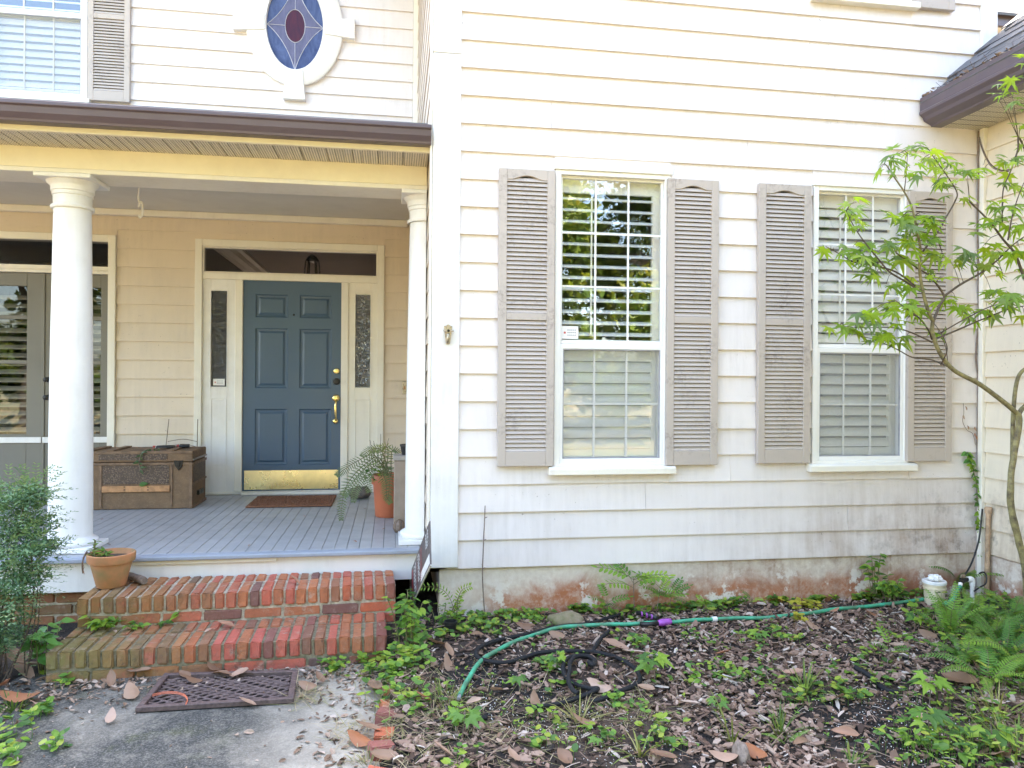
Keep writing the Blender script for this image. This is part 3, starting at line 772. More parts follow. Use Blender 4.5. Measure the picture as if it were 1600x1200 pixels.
# ---- oval stained window
def oval():
    c = at(461, 40, 'y', YB-.04); cx, cz = c.x, c.z
    ga, gb = .262, .425; ra, rb_ = .45, .585
    n = 64; y0, y1 = YB-.066, YB-.012
    def E(a, b, i): q = 2*math.pi*i/n; return cx+a*math.cos(q), cz+b*math.sin(q)
    mb = MB(); prof = [(0, y1), (0, y0+.012), (.03, y0), (.91, y0), (1, y0+.01), (1, y1)]
    vs = []
    for (t, y) in prof:
        for i in range(n):
            x, z = E(ga+(ra-ga)*t, gb+(rb_-gb)*t, i); vs.append((x, y, z))
    fs = [(j*n+i, j*n+(i+1) % n, (j+1)*n+(i+1) % n, (j+1)*n+i) for j in range(len(prof)-1) for i in range(n)]
    ov = mb.add(vs, fs).build('oval_window', M['white'], H, smooth=True, angle=35)
    def wedge(ang, w0, w1, t0, t1):
        q = R(ang); d = Vector((math.cos(q), 0, math.sin(q))); s = Vector((-d.z, 0, d.x))
        L0 = abs(d.x)*ga+abs(d.z)*gb; L1 = abs(d.x)*ra+abs(d.z)*rb_
        a0, a1 = L0+(L1-L0)*.06, L1+t1
        P_ = [Vector((cx, 0, cz))+d*a0-s*w0, Vector((cx, 0, cz))+d*a0+s*w0, Vector((cx, 0, cz))+d*a1+s*w1, Vector((cx, 0, cz))+d*a1-s*w1]
        m2 = MB(); m2.add([(p.x, y0-.012, p.z) for p in P_]+[(p.x, y1, p.z) for p in P_], [(0, 1, 2, 3), (7, 6, 5, 4), (0, 4, 5, 1), (1, 5, 6, 2), (2, 6, 7, 3), (3, 7, 4, 0)])
        m2.build('keystone', M['white'], ov, bevel=.005)
    wedge(0, .072, .098, 0, .115); wedge(180, .072, .098, 0, .115); wedge(270, .078, .105, 0, .135); wedge(90, .078, .105, 0, .135)
    yg = YB-.030
    def poly(pts, name, mat, y=yg):
        k = len(pts); m3 = MB()
        m3.add([(x, y, z) for x, z in pts]+[(x, y+.006, z) for x, z in pts], [tuple(range(k)), tuple(range(2*k-1, k-1, -1))]+[(i, k+i, k+(i+1) % k, (i+1) % k) for i in range(k)])
        m3.build(name, mat, ov)
    def arc(qa, qb, a, b, k=14): return [(cx+a*math.cos(qa+(qb-qa)*i/k), cz+b*math.sin(qa+(qb-qa)*i/k)) for i in range(k+1)]
    # concave diamond between four blue corners
    def conc(q):   # curve from oval point at q to the one at q+90, bowed inwards
        p0 = Vector((ga*math.cos(q), gb*math.sin(q))); p1 = Vector((ga*math.cos(q+math.pi/2), gb*math.sin(q+math.pi/2)))
        mid = (p0+p1)/2*.82
        return [((1-t)**2*p0+2*t*(1-t)*(mid*2-(p0+p1)/2)+t*t*p1) for t in [i/10 for i in range(11)]]
    cv = [[(cx+p.x, cz+p.y) for p in conc(math.pi/2*k)] for k in range(4)]
    for k in range(4):
        poly(arc(math.pi/2*k, math.pi/2*(k+1), ga, gb)+cv[k][::-1][1:-1], 'blue_pane', M['st_blue'])
        # lilac quarter: from the concave curve to the plum oval
        inner = arc(math.pi/2*k, math.pi/2*(k+1), .093, .158)
        poly(cv[k]+inner[::-1], 'lilac_pane', M['st_lilac'])
        MB().tube([(x, yg-.001, z) for x, z in cv[k]], .0034, 6).build('lead_line', M['lead'], ov)
    poly(arc(0, 2*math.pi, .093, .158, 40)[:-1], 'plum_pane', M['st_red'])
    for k in range(4):
        q = math.pi/2*k
        MB().tube([(cx+ga*math.cos(q), yg-.001, cz+gb*math.sin(q)), (cx+.093*math.cos(q), yg-.001, cz+.158*math.sin(q))], .003, 6).build('lead_line', M['lead'], ov)
    MB().tube([(x, yg-.001, z) for x, z in arc(0, 2*math.pi, .093, .158, 40)], .0034, 6).build('lead_line', M['lead'], ov)
oval()

# ---- porch: deck, beam, soffit, gutter, ceiling
DZ = .375; DF = 4.95
xx = -5.0; k = 0
while xx < .20:
    x1 = min(xx+.0785, .214)
    MB().box(xx+.0012, x1-.0012, DF+.002, YB-.02, DZ-.02, DZ+random.uniform(-.0012, .0008)).build('deck_board', M['deck'], H, bevel=.0022)
    xx += .0785
bxo('deck_base', M['black'], H, -5.0, .19, DF+.03, YB, DZ-.06, DZ-.024, 0)
MB().prism([(DF-.055, DZ-.034), (DF, DZ-.034), (DF, DZ-.001), (DF-.048, DZ-.004), (DF-.055, DZ-.010)], lambda a, p, q: (a, p, q), -5.0, .214).build('deck_nosing', M['nosing'], H, bevel=.004)
bxo('skirt_board', M['white'], H, -5.0, -1.62, DF-.012, DF+.02, .155, DZ-.036, .003)
bxo('skirt_board', M['white'], H, -1.617, .2, DF-.012, DF+.02, .165, DZ-.036, .003)
bxo('skirt_trim', M['trim'], H, -1.60, -.72, DF-.030, DF-.013, DZ-.062, DZ-.037, .003)
# foundation bricks under the left end of the porch
fb = MB().box(-4.5, -1.3, DF+.045, DF+.13, -.3, .145).build('foundation', M['mortar'], H)
def brick_mesh(name, a, b, c, mat, seed):
    rr = random.Random(seed); m_ = MB().box(-a/2, a/2, -b/2, b/2, -c/2, c/2).mesh(name, mat, bevel=.006, seg=2)
    for v in m_.vertices: v.co += Vector((rr.uniform(-1, 1), rr.uniform(-1, 1), rr.uniform(-1, 1)))*.0026
    return m_
FBM = [brick_mesh('brick', .198, .09, .058, M['brick_old'], i) for i in range(3)]
for r_ in range(6):
    for i in range(8):
        x = -1.52-.21*i-(.105 if r_ % 2 else 0)
        if x < -3.0: continue
        inst('brick', FBM[(i+r_) % 3], fb, Matrix.Translation((x, DF+.078, .110-.070*r_)))
BZ = at(0, 266, 'y', 5.03).z            # underside of the beam
BT = at(0, 226, 'y', 5.03).z            # soffit height at the beam
bxo('porch_beam', M['beam'], H, -5.0, .217, 5.03, 5.30, BZ+.030, BT+.25, .004)
bxo('beam_trim', M['trim'], H, -5.0, .218, 5.018, 5.312, BZ, BZ+.030, .004)
ct = MB().box(-5.0, .2, 5.31, YB-.02, 3.045, 3.06).build('porch_ceiling', M['ceiling'], H)
bxo('ceiling_trim', M['trim'], H, -5.0, .13, YB-.085, YB-.023, 2.985, 3.044, .006)
bxo('ceiling_trim', M['trim'], H, -5.0, .17, 5.313, 5.36, 2.99, 3.044, .006)
# soffit and eave
GF = 4.555
gz_t, gz_b = at(337, 172, 'y', GF).z, at(337, 210, 'y', GF+.05).z
gz_t = (at(0, 150, 'y', GF).z+at(674, 197, 'y', GF).z)/2; gz_b = (at(0, 184, 'y', GF+.045).z+at(674, 228, 'y', GF+.045).z)/2
ph = gz_t-gz_b
prof = [(GF+.115, gz_b), (GF+.045, gz_b), (GF+.040, gz_b+ph*.12), (GF+.018, gz_b+ph*.40), (GF+.012, gz_b+ph*.72), (GF, gz_b+ph*.80), (GF, gz_t), (GF+.012, gz_t), (GF+.014, gz_t-.012), (GF+.113, gz_t-.012)]
MB().prism(prof, lambda a, p, q: (a, p, q), -5.0, .222).build('gutter', M['gutter'], H, bevel=.002)
ys_ = (at(0, 202, 'z', BT).y+at(500, 228, 'z', BT).y)/2
bxo('fascia', M['fascia'], H, -5.0, .222, GF+.118, ys_-.002, max(gz_b, BT+.05), gz_t+.02, .003)
print('EAVE', GF, gz_b, gz_t, BT, BZ, ys_)
sz = BT
bxo('fascia_board', M['beam'], H, -5.0, .222, ys_-.03, ys_, sz-.010, max(gz_b, BT+.05)-.002, .003)
nx = 0; x = .214
while x > -4.2:
    mb = MB(); wd = .158; y0, y1 = ys_+.001, 5.028
    for (a, b, dz) in ((0, .004, .006), (.004, .050, 0), (.050, .056, .004), (.056, .102, 0), (.102, .108, .004), (.108, .154, 0), (.154, .158, .006)):
        mb.add([(x-wd+a, y0, sz+dz), (x-wd+b, y0, sz+dz), (x-wd+b, y1, sz+dz), (x-wd+a, y1, sz+dz)], [(3, 2, 1, 0)])
        if dz: mb.add([(x-wd+a, y0, sz), (x-wd+a, y1, sz), (x-wd+a, y1, sz+dz), (x-wd+a, y0, sz+dz), (x-wd+b, y0, sz), (x-wd+b, y1, sz), (x-wd+b, y1, sz+dz), (x-wd+b, y0, sz+dz)], [(0, 1, 2, 3), (4, 5, 6, 7)])
    mb.build('soffit_panel', M['soffit'], H, fix=False); x -= wd+.0006
# porch roof over it
MB().prism([(GF+.05, gz_t+.022), (YB-.02, 3.74), (YB-.02, 3.70), (GF+.05, gz_t-.008)], lambda a, p, q: (a, p, q), -5.0, .2).build('porch_roof', M['shingle'], H)

# ---- columns
def column(cx, cy, half=False):
    a0, a1 = (math.pi*.5, math.pi*1.5) if half else (0, 2*math.pi)
    n = 24 if half else 48
    zt = BZ
    root = MB().lathe([(.126, .085), (.1265, .3), (.124, .8), (.119, 1.3), (.112, 1.8), (.107, zt-DZ-.20)], (cx, cy, DZ), n, 0, a0, a1).build('column', M['column'], H, smooth=True, angle=50)
    MB().lathe([(.120, zt-DZ-.20), (.1235, zt-DZ-.196), (.1255, zt-DZ-.188), (.1235, zt-DZ-.180), (.110, zt-DZ-.176), (.110, zt-DZ-.118), (.117, zt-DZ-.114), (.117, zt-DZ-.094), (.124, zt-DZ-.088), (.1245, zt-DZ-.060), (.130, zt-DZ-.052), (.146, zt-DZ-.036), (.150, zt-DZ-.028)], (cx, cy, DZ), n, 0, a0, a1).build('capital', M['column'], root, smooth=True, angle=35)
    x1 = cx if half else cx+.165
    MB().box(cx-.165, x1, cy-.165, cy+.165, zt-.028, zt-.001).build('abacus', M['column'], root, bevel=.004)
    MB().lathe([(.152, .032), (.160, .040), (.162, .052), (.158, .064), (.148, .070), (.134, .074), (.128, .085)], (cx, cy, DZ), n, 0, a0, a1).build('column_base', M['column'], root, smooth=True, angle=50)
    MB().box(cx-.170, x1 if half else cx+.170, cy-.170, cy+.170, DZ+.0015, DZ+.032).build('plinth', M['column'], root, bevel=.004)
    return root
column(-2.03, 5.165)
column(.214, 5.165, True)['label'] = 'half column against the side wall'

# ---- front door and its surround
def entrance():
    y = YB-.022
    E_ = MB()
    x0, x1, zt = -1.850, -.090, 2.800
    cs = .066
    for (a, b, c, d, yy) in ((x0, x0+cs, DZ, zt, y-.022), (x1-cs, x1, DZ, zt, y-.022), (x0+cs, x1-cs, zt-cs, zt, y-.021),
                             (x0+cs, x1-cs, 2.425, 2.487, y-.010), (-1.487, -1.418, DZ+.03, 2.425, y-.008), (-.500, -.432, DZ+.03, 2.425, y-.008)):
        E_.box(a, b, yy, YB+.09, c, d)
    E_.box(x0+cs, x1-cs, y+.004, YB+.09, DZ+.002, DZ+.030)
    E_.box(x0+cs, x0+cs+.014, y-.004, YB+.05, 2.487, zt-cs); E_.box(x1-cs-.014, x1-cs, y-.004, YB+.05, 2.487, zt-cs)
    E_.box(x0+cs+.014, x1-cs-.014, y-.003, YB+.05, 2.487, 2.500); E_.box(x0+cs+.014, x1-cs-.014, y-.003, YB+.05, zt-cs-.014, zt-cs)
    e = E_.build('door_surround', M['trim'], H, bevel=.004)
    bxo('threshold', M['trim'], e, -1.418, -.500, y-.05, YB+.02, DZ+.001, DZ+.026, .004)
    bxo('transom_pane', M['glass_dark'], e, x0+cs+.012, x1-cs-.012, y+.020, y+.024, 2.498, zt-cs-.012, 0)
    for (a, b, lab) in ((x0+cs, -1.487, 'left'), (-.432, x1-cs, 'right')):
        sl_ = MB(); yy = y+.006
        g0, g1, gz0, gz1 = (a+b)/2-.072, (a+b)/2+.072, 1.405, 2.315
        sl_.box(a, g0, yy, YB+.04, DZ+.03, 2.425); sl_.box(g1, b, yy, YB+.04, DZ+.03, 2.425)
        sl_.box(g0, g1, yy, YB+.04, gz1, 2.425); sl_.box(g0, g1, yy, YB+.04, DZ+.03, gz0)
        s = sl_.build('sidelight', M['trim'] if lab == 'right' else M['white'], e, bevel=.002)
        # sub-parts are one level down: glass and raised panel belong to the surround
        bxo('sidelight_pane', M['glass_rain_lit' if lab == 'right' else 'glass_rain'], e, g0-.002, g1+.002, yy+.016, yy+.020, gz0-.002, gz1+.002, 0)
        fr = MB(); t = .010
        for (p, q, r_, u) in ((g0-t, g0, gz0-t, gz1+t), (g1, g1+t, gz0-t, gz1+t)): fr.box(p, q, yy-.006, yy-.0005, r_, u)
        fr.box(g0, g1, yy-.006, yy-.0005, gz1, gz1+t); fr.box(g0, g1, yy-.006, yy-.0005, gz0-t, gz0)
        pw = .062
        for (p, q, r_, u) in (((a+b)/2-pw-.012, (a+b)/2-pw, .66, 1.29), ((a+b)/2+pw, (a+b)/2+pw+.012, .66, 1.29)): fr.box(p, q, yy-.005, yy-.0005, r_, u)
        fr.box((a+b)/2-pw, (a+b)/2+pw, yy-.005, yy-.0005, 1.278, 1.29); fr.box((a+b)/2-pw, (a+b)/2+pw, yy-.005, yy-.0005, .66, .672)
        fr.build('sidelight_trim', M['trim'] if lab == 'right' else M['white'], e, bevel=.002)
    p = at(333, 604, 'y', y+.02)
    decal(e, p.x, y+.0195, 1.418, .105, .062)
    # door leaf: rails and stiles round six sunk panels
    d0, d1, z0, z1 = -1.416, -.502, DZ+.034, 2.423
    yd = y+.012
    wd = d1-d0; xs_ = [d0, d0+.115*wd/.914, d0+.43*wd/.914, d0+.525*wd/.914, d0+.80*wd/.914, d1]
    xs_ = [d0, d0+.112, d0+.412, d0+.522, d0+.822, d1]
    zz = [z0, z0+.235, z0+.80, z0+.985, z0+1.515, z0+1.625, z0+1.895, z1]
    zz = [z0, z0+.245, z0+.785, z0+.985, z0+1.56, z0+1.665, z0+1.885, z1]
    D = MB()
    for (a, b) in ((0, 1), (2, 3), (4, 5)): D.box(xs_[a], xs_[b], yd, yd+.04, z0, z1)
    for (a, b) in ((1, 2), (3, 4)):
        for (c, d) in ((0, 1), (2, 3), (4, 5), (6, 7)): D.box(xs_[a], xs_[b], yd, yd+.04, zz[c], zz[d])
    dr = D.build('front_door', M['door'], H, bevel=0)
    for (a, b) in ((1, 2), (3, 4)):
        for (c, d) in ((1, 2), (3, 4), (5, 6)):
            X0, X1, A, B = xs_[a], xs_[b], zz[c], zz[d]; P_ = MB(); i1, i2 = .026, .046
            ring = []
            for (ins, yy) in ((0, yd+.0005), (.010, yd+.011), (i1, yd+.013), (i2, yd+.003)):
                ring.append([(X0+ins, yy, A+ins), (X1-ins, yy, A+ins), (X1-ins, yy, B-ins), (X0+ins, yy, B-ins)])
            vs = [v for r_ in ring for v in r_]; fs = [(j*4+i, j*4+(i+1) % 4, (j+1)*4+(i+1) % 4, (j+1)*4+i) for j in range(3) for i in range(4)]+[(12, 13, 14, 15)]
            P_.add(vs, fs).build('door_panel', M['door'], dr, fix=False)
    bxo('kick_plate', M['brass_plate'], dr, d0+.018, d1-.018, yd-.003, yd-.0003, z0+.012, z0+.195, .001)
    def rosette(px, py, rad, dep, mat, name):
        p = at(px, py, 'y', yd); m2 = MB()
        vs = []; pr = [(rad, 0), (rad, dep*.4), (rad*.86, dep*.8), (rad*.5, dep), (0.0001, dep)]
        for (r_, d) in pr:
            for i in range(20): q = 2*math.pi*i/20; vs.append((p.x+r_*math.cos(q), yd-.0004-d, p.z+r_*math.sin(q)))
        m2.add(vs, [(j*20+i, j*20+(i+1) % 20, (j+1)*20+(i+1) % 20, (j+1)*20+i) for j in range(4) for i in range(20)])
        return m2, p
    m2, p = rosette(526, 580, .031, .020, M['brass'], 'deadbolt'); m2.box(p.x-.004, p.x+.004, yd-.034, yd-.018, p.z-.012, p.z+.012); m2.build('deadbolt', M['brass'], dr, smooth=True, angle=40)
    m2, p = rosette(526, 596, .034, .022, M['black_metal'], 'deadbolt'); m2.build('deadbolt', M['black_metal'], dr, smooth=True, angle=40)
    m2, p = rosette(525, 622, .036, .018, M['brass'], 'door_handle')
    q = at(525, 657, 'y', yd)
    m2.tube(smooth_path([(p.x, yd-.012, p.z-.02), (p.x, yd-.050, p.z-.045), (p.x, yd-.056, p.z-.10), (p.x, yd-.046, q.z+.04), (q.x, yd-.012, q.z)]), [.012, .012, .011, .011, .010, .010, .010, .010, .010, .011, .011, .011, .012, .012, .012, .012, .012, .011, .011, .010, .010, .009, .009, .008, .008], 10)
    vs = []; n0 = len(m2.v)
    m2.obox(Matrix.Translation((p.x, yd-.040, p.z+.004)), .022, .05, .008)
    m2.build('door_handle', M['brass'], dr, smooth=True, angle=50)
    m2, p = rosette(524, 658, .026, .012, M['brass'], 'door_handle'); m2.build('handle_plate', M['brass'], dr, smooth=True, angle=40)
    m2, p = rosette(459, 492, .010, .006, M['brass'], 'peephole'); m2.build('peephole', M['black_metal'], dr)
    return e
entrance()
# light switch-like doorbell plate on the porch wall beside the half column
p = at(632, 606, 'y', YB-.025)
db = MB().box(p.x-.022, p.x+.022, p.y-.012, p.y+.004, p.z-.062, p.z+.062).build('doorbell', M['nickel'], H, bevel=.004)
MB().box(p.x-.009, p.x+.009, p.y-.017, p.y-.0122, p.z-.016, p.z+.016).build('button', M['trunk_slat'], db, bevel=.002)

# ---- french door behind the left column
def french():
    y = YB-.022; x1 = -2.547; x0 = at(67.5, 560, 'y', YB-.002).x-.60-.066; zt = 2.806; cs = .066
    T0, T1 = at(90, 432, 'y', y).z, at(176, 415, 'y', y).z
    F_ = MB()
    F_.box(x1-cs, x1, y-.022, YB+.09, DZ, zt); F_.box(x0, x0+cs, y-.022, YB+.09, DZ, zt); F_.box(x0+cs, x1-cs, y-.021, YB+.09, zt-cs, zt)
    F_.box(x0+cs, x1-cs, y-.012, YB+.09, 2.440, 2.470); F_.box(x0+cs, x1-cs, y-.004, YB+.09, 2.470, 2.512)
    F_.box(x0+cs, x1-cs, y, YB+.05, DZ+.001, DZ+.03)
    f = F_.build('french_door_surround', M['trim'], H, bevel=.004)
    bxo('transom_pane', M['glass_dark'], f, x0+cs-.001, x1-cs+.001, y+.020, y+.024, 2.510, zt-cs+.001, 0)
    mid = at(67.5, 560, 'y', y+.02).x
    for (a, b, flip) in ((mid-.60, mid-.003, 1), (mid+.003, x1-cs-.003, 0)):
        st = .115 if b-a < .6 else .115
        g0, g1 = (a+.105, b-.135) if flip else (a+.150, b-.068)
        yd = y+.016; z0, z1 = DZ+.034, 2.437; gz0, gz1 = .96, 2.315
        L_ = MB(); L_.box(a, g0, yd, yd+.04, z0, z1); L_.box(g1, b, yd, yd+.04, z0, z1); L_.box(g0, g1, yd, yd+.04, gz1, z1); L_.box(g0, g1, yd, yd+.04, z0, gz0)
        for z in (2.03, 1.62): L_.box(g0, g1, yd+.006, yd+.03, z-.018, z+.018)
        lf = L_.build('french_door', M['door_gray'], H, bevel=.003)
        bxo('pane', M['glass_dark'], lf, g0-.002, g1+.002, yd+.016, yd+.020, gz0-.002, gz1+.002, 0)
        n = 17
        for i in range(n):
            z = gz0+.04+(gz1-gz0-.14)*i/(n-1)
            inst('louver', louver_gray(g1-g0), lf, Matrix.Translation(((g0+g1)/2, yd+.060, z)))
        bxo('louver_bar', M['door_gray'], lf, g0+.045, g0+.062, yd+.03, yd+.045, gz0, gz1-.06, 0)
        for z in (.50, .90):
            bxo('raised_panel', M['door_gray'], lf, g0+.015, g1-.015, yd-.004, yd-.0005, z, z+.02, .001)
        bxo('storm_rail', M['white'], lf, a+.002, b-.002, yd-.020, yd-.002, at(30, 692, 'y', yd).z, at(30, 683, 'y', yd).z, .003)
        if not flip:
            for py, rad in ((593, .023), (621, .026)):
                p = at(75, py, 'y', yd); k = MB(); vs = []; pr = [(rad, 0), (rad, .006), (rad*.5, .012), (rad*.5, .03), (rad*.95, .04), (rad*.9, .055), (.0001, .062)]
                for (r_, d) in pr:
                    for i in range(16): q = 2*math.pi*i/16; vs.append((p.x+r_*math.cos(q), yd-.0004-d, p.z+r_*math.sin(q)))
                k.add(vs, [(j*16+i, j*16+(i+1) % 16, (j+1)*16+(i+1) % 16, (j+1)*16+i) for j in range(6) for i in range(16)]); k.build('door_knob', M['black_metal'], lf, smooth=True, angle=50)
            bxo('astragal', M['door_gray'], lf, a-.012, a+.014, yd-.010, yd-.0005, z0, z1, .003)
def louver_gray(wd):
    k = ('g', round(wd, 3))
    if k not in LOUV:
        pr = [(.034*math.cos(2*math.pi*i/6+.35), .034*math.sin(2*math.pi*i/6+.35)*.2) for i in range(6)]
        t = R(38); pr = [(p*math.cos(t)-q*math.sin(t), p*math.sin(t)+q*math.cos(t)) for p, q in pr]
        LOUV[k] = MB().prism(pr, lambda a, p, q: (a, p, q), -wd/2, wd/2).mesh('louver', M['louver_gray'], smooth=True, angle=40)
    return LOUV[k]
french()

# ---- eave of the wing on the right
def wing_eave():
    a = at(1439, 153, 'y', 4.62); b = at(1440, 177, 'y', 4.62); c = at(1456, 198, 'y', 4.62)
    top, mid, bot = a.z, b.z, c.z; xo, xb = b.x-.006, c.x
    hh = mid-bot
    prof = [(xo, top), (xo, mid+.012), (xo-.006, mid+.006), (xo-.006, mid-.010), (xo+.020, mid-hh*.35), (xo+.030, mid-hh*.6), (xb-.004, bot+hh*.12), (xb, bot), (xo+.165, bot), (xo+.165, top-.012), (xo+.012, top-.012), (xo+.012, top)]
    fn = lambda s, p, q: (p, s, q)
    g = MB().prism(prof, fn, .9, YM-.030).build('gutter', M['gutter'], H, bevel=.002)
    # soffit
    sz = bot+.004; y = YM-.030
    while y > 1.0:
        mb = MB(); wd = .158
        for (p, q, dz) in ((0, .004, .006), (.004, .076, 0), (.076, .082, .004), (.082, .154, 0), (.154, .158, .006)):
            mb.add([(xo+.166, y-wd+p, sz+dz), (XW-.022, y-wd+p, sz+dz), (XW-.022, y-wd+q, sz+dz), (xo+.166, y-wd+q, sz+dz)], [(3, 2, 1, 0), (0, 1, 2, 3)][:1])
        mb.build('soffit_panel', M['soffit_wing'], H, fix=False); y -= wd+.0006
    bxo('soffit_light_block', M['black'], H, xo+.166, XW-.001, .9, YM-.03, sz+.012, sz+.02, 0)  # unseen sheet added to stop light leaking between the panels
    # roof slope with separate shingles: rises to the right
    e0 = at(1450, 149, 'y', 4.62); e1 = at(1541, 66, 'y', 4.62)
    sl_ = (e1.z-e0.z)/(e1.x-e0.x); ang = math.atan(sl_)
    d = Vector((math.cos(ang), 0, math.sin(ang))); nrm = Vector((-math.sin(ang), 0, math.cos(ang)))
    base = Vector((e0.x-.02, 0, e0.z-.02-.02*sl_))
    dk = MB()
    q = [base+d*0-nrm*.03, base+d*3.2-nrm*.03, base+d*3.2, base]
    dk.prism([(v.x, v.z) for v in q], lambda s, p, q_: (p, s, q_), .9, YM-.026)
    rf = dk.build('wing_roof', M['shingle'], H)
    sm = []
    for v in range(3):
        m_ = MB().obox(Matrix(), .20, .30-.006, .007+.003*v).mesh('shingle', M['shingle']); sm.append(m_)
    rot = Matrix.Rotation(-ang, 4, 'Y')
    for r_ in range(9):
        for k in range(24):
            s = .06+.14*r_; y = YM-.18-.3*k-(.15 if r_ % 2 else 0)+.0
            y0 = y
            p = base+d*s+nrm*(.006+.002*(r_ % 2)); 
            if y0 < 1.2 or p.x > 4.9: continue
            inst('shingle', sm[(r_+k) % 3], rf, Matrix.Translation((p.x, y0, p.z))@rot@Matrix.Rotation(R(2.5), 4, 'Y'))
    # rear roof seen past the corner: shingles over a purple-brown fascia
    f0 = at(1559, 22, 'y', 7.2); f1 = at(1559, 40, 'y', 7.2)
    bxo('fascia', M['gutter'], H, 4.3, 9, 7.2, 7.24, f1.z, f0.z, .003)
    bxo('wall', M['siding_shaded'], H, 4.17, 9, 7.5, 7.6, 3.0, f1.z-.002, 0)
    bxo('soffit_board', M['trim'], H, 4.17, 9, 7.241, 7.5, f1.z+.002, f1.z+.012, 0)
    r2 = MB().prism([(7.15, f0.z), (10.5, f0.z+3.2), (10.5, f0.z+3.15), (7.15, f0.z-.03)], lambda a_, p, q_: (a_, p, q_), 4.17, 9).build('rear_roof', M['shingle'], H)
    a2 = math.atan2(3.2, 3.35)
    for r_ in range(7):
        for k in range(5):
            s = .05+.14*r_; p = Vector((4.33+.3*k+(.15 if r_ % 2 else 0), 7.15+math.cos(a2)*s, f0.z+math.sin(a2)*s+.008))
            inst('shingle', sm2[(r_+k) % 2], r2, Matrix.Translation(p)@Matrix.Rotation(a2-R(2.5), 4, 'X'))
    return xo, top, base, d, nrm
sm2 = [MB().obox(Matrix(), .294, .20, .008+.004*v).mesh('shingle', M['shingle']) for v in range(2)]
WE = wing_eave()

# lantern hanging in the hall, seen through the transom
p = at(488, 392, 'y', 8.6)
ln = thing('hanging_lantern', 'dark lantern hanging in the hall behind the transom over the front door', 'lantern', (p.x, 8.6, p.z))
MB().tube([(p.x, 8.6, 3.05), (p.x, 8.6, p.z-.02)], .008, 8).build('chain', M['black_metal'], ln)
MB().lathe([(.012, .02), (.05, -.01), (.075, -.05), (.07, -.06)], (p.x, 8.6, p.z-.06), 16).build('cap', M['black_metal'], ln, smooth=True)
mb = MB()
for i in range(6):
    q = 2*math.pi*i/6; mb.tube([(p.x+.07*math.cos(q), 8.6+.07*math.sin(q), p.z-.11), (p.x+.095*math.cos(q), 8.6+.095*math.sin(q), p.z-.36)], .008, 6)
mb.tube([(p.x+.095*math.cos(i*math.pi/8), 8.6+.095*math.sin(i*math.pi/8), p.z-.36) for i in range(17)], .009, 6)
mb.build('cage', M['black_metal'], ln)
MB().prism([(0, 0), (.03, 0), (.05, .03), (.10, .05), (.12, .10), (.16, .12), (.16, .15), (0, .15)], lambda a_, p_, q_: (-1.94+p_, a_, 3.045-.15+q_), YB+.11, YB+4.45).build('crown_moulding', M['trim'], H)
MB().prism([(0, 0), (.03, 0), (.05, .03), (.10, .05), (.12, .10), (.16, .12), (.16, .15), (0, .15)], lambda a_, p_, q_: (a_, YB+4.49-p_, 3.045-.15+q_), -1.94, .14).build('crown_moulding', M['trim'], H)
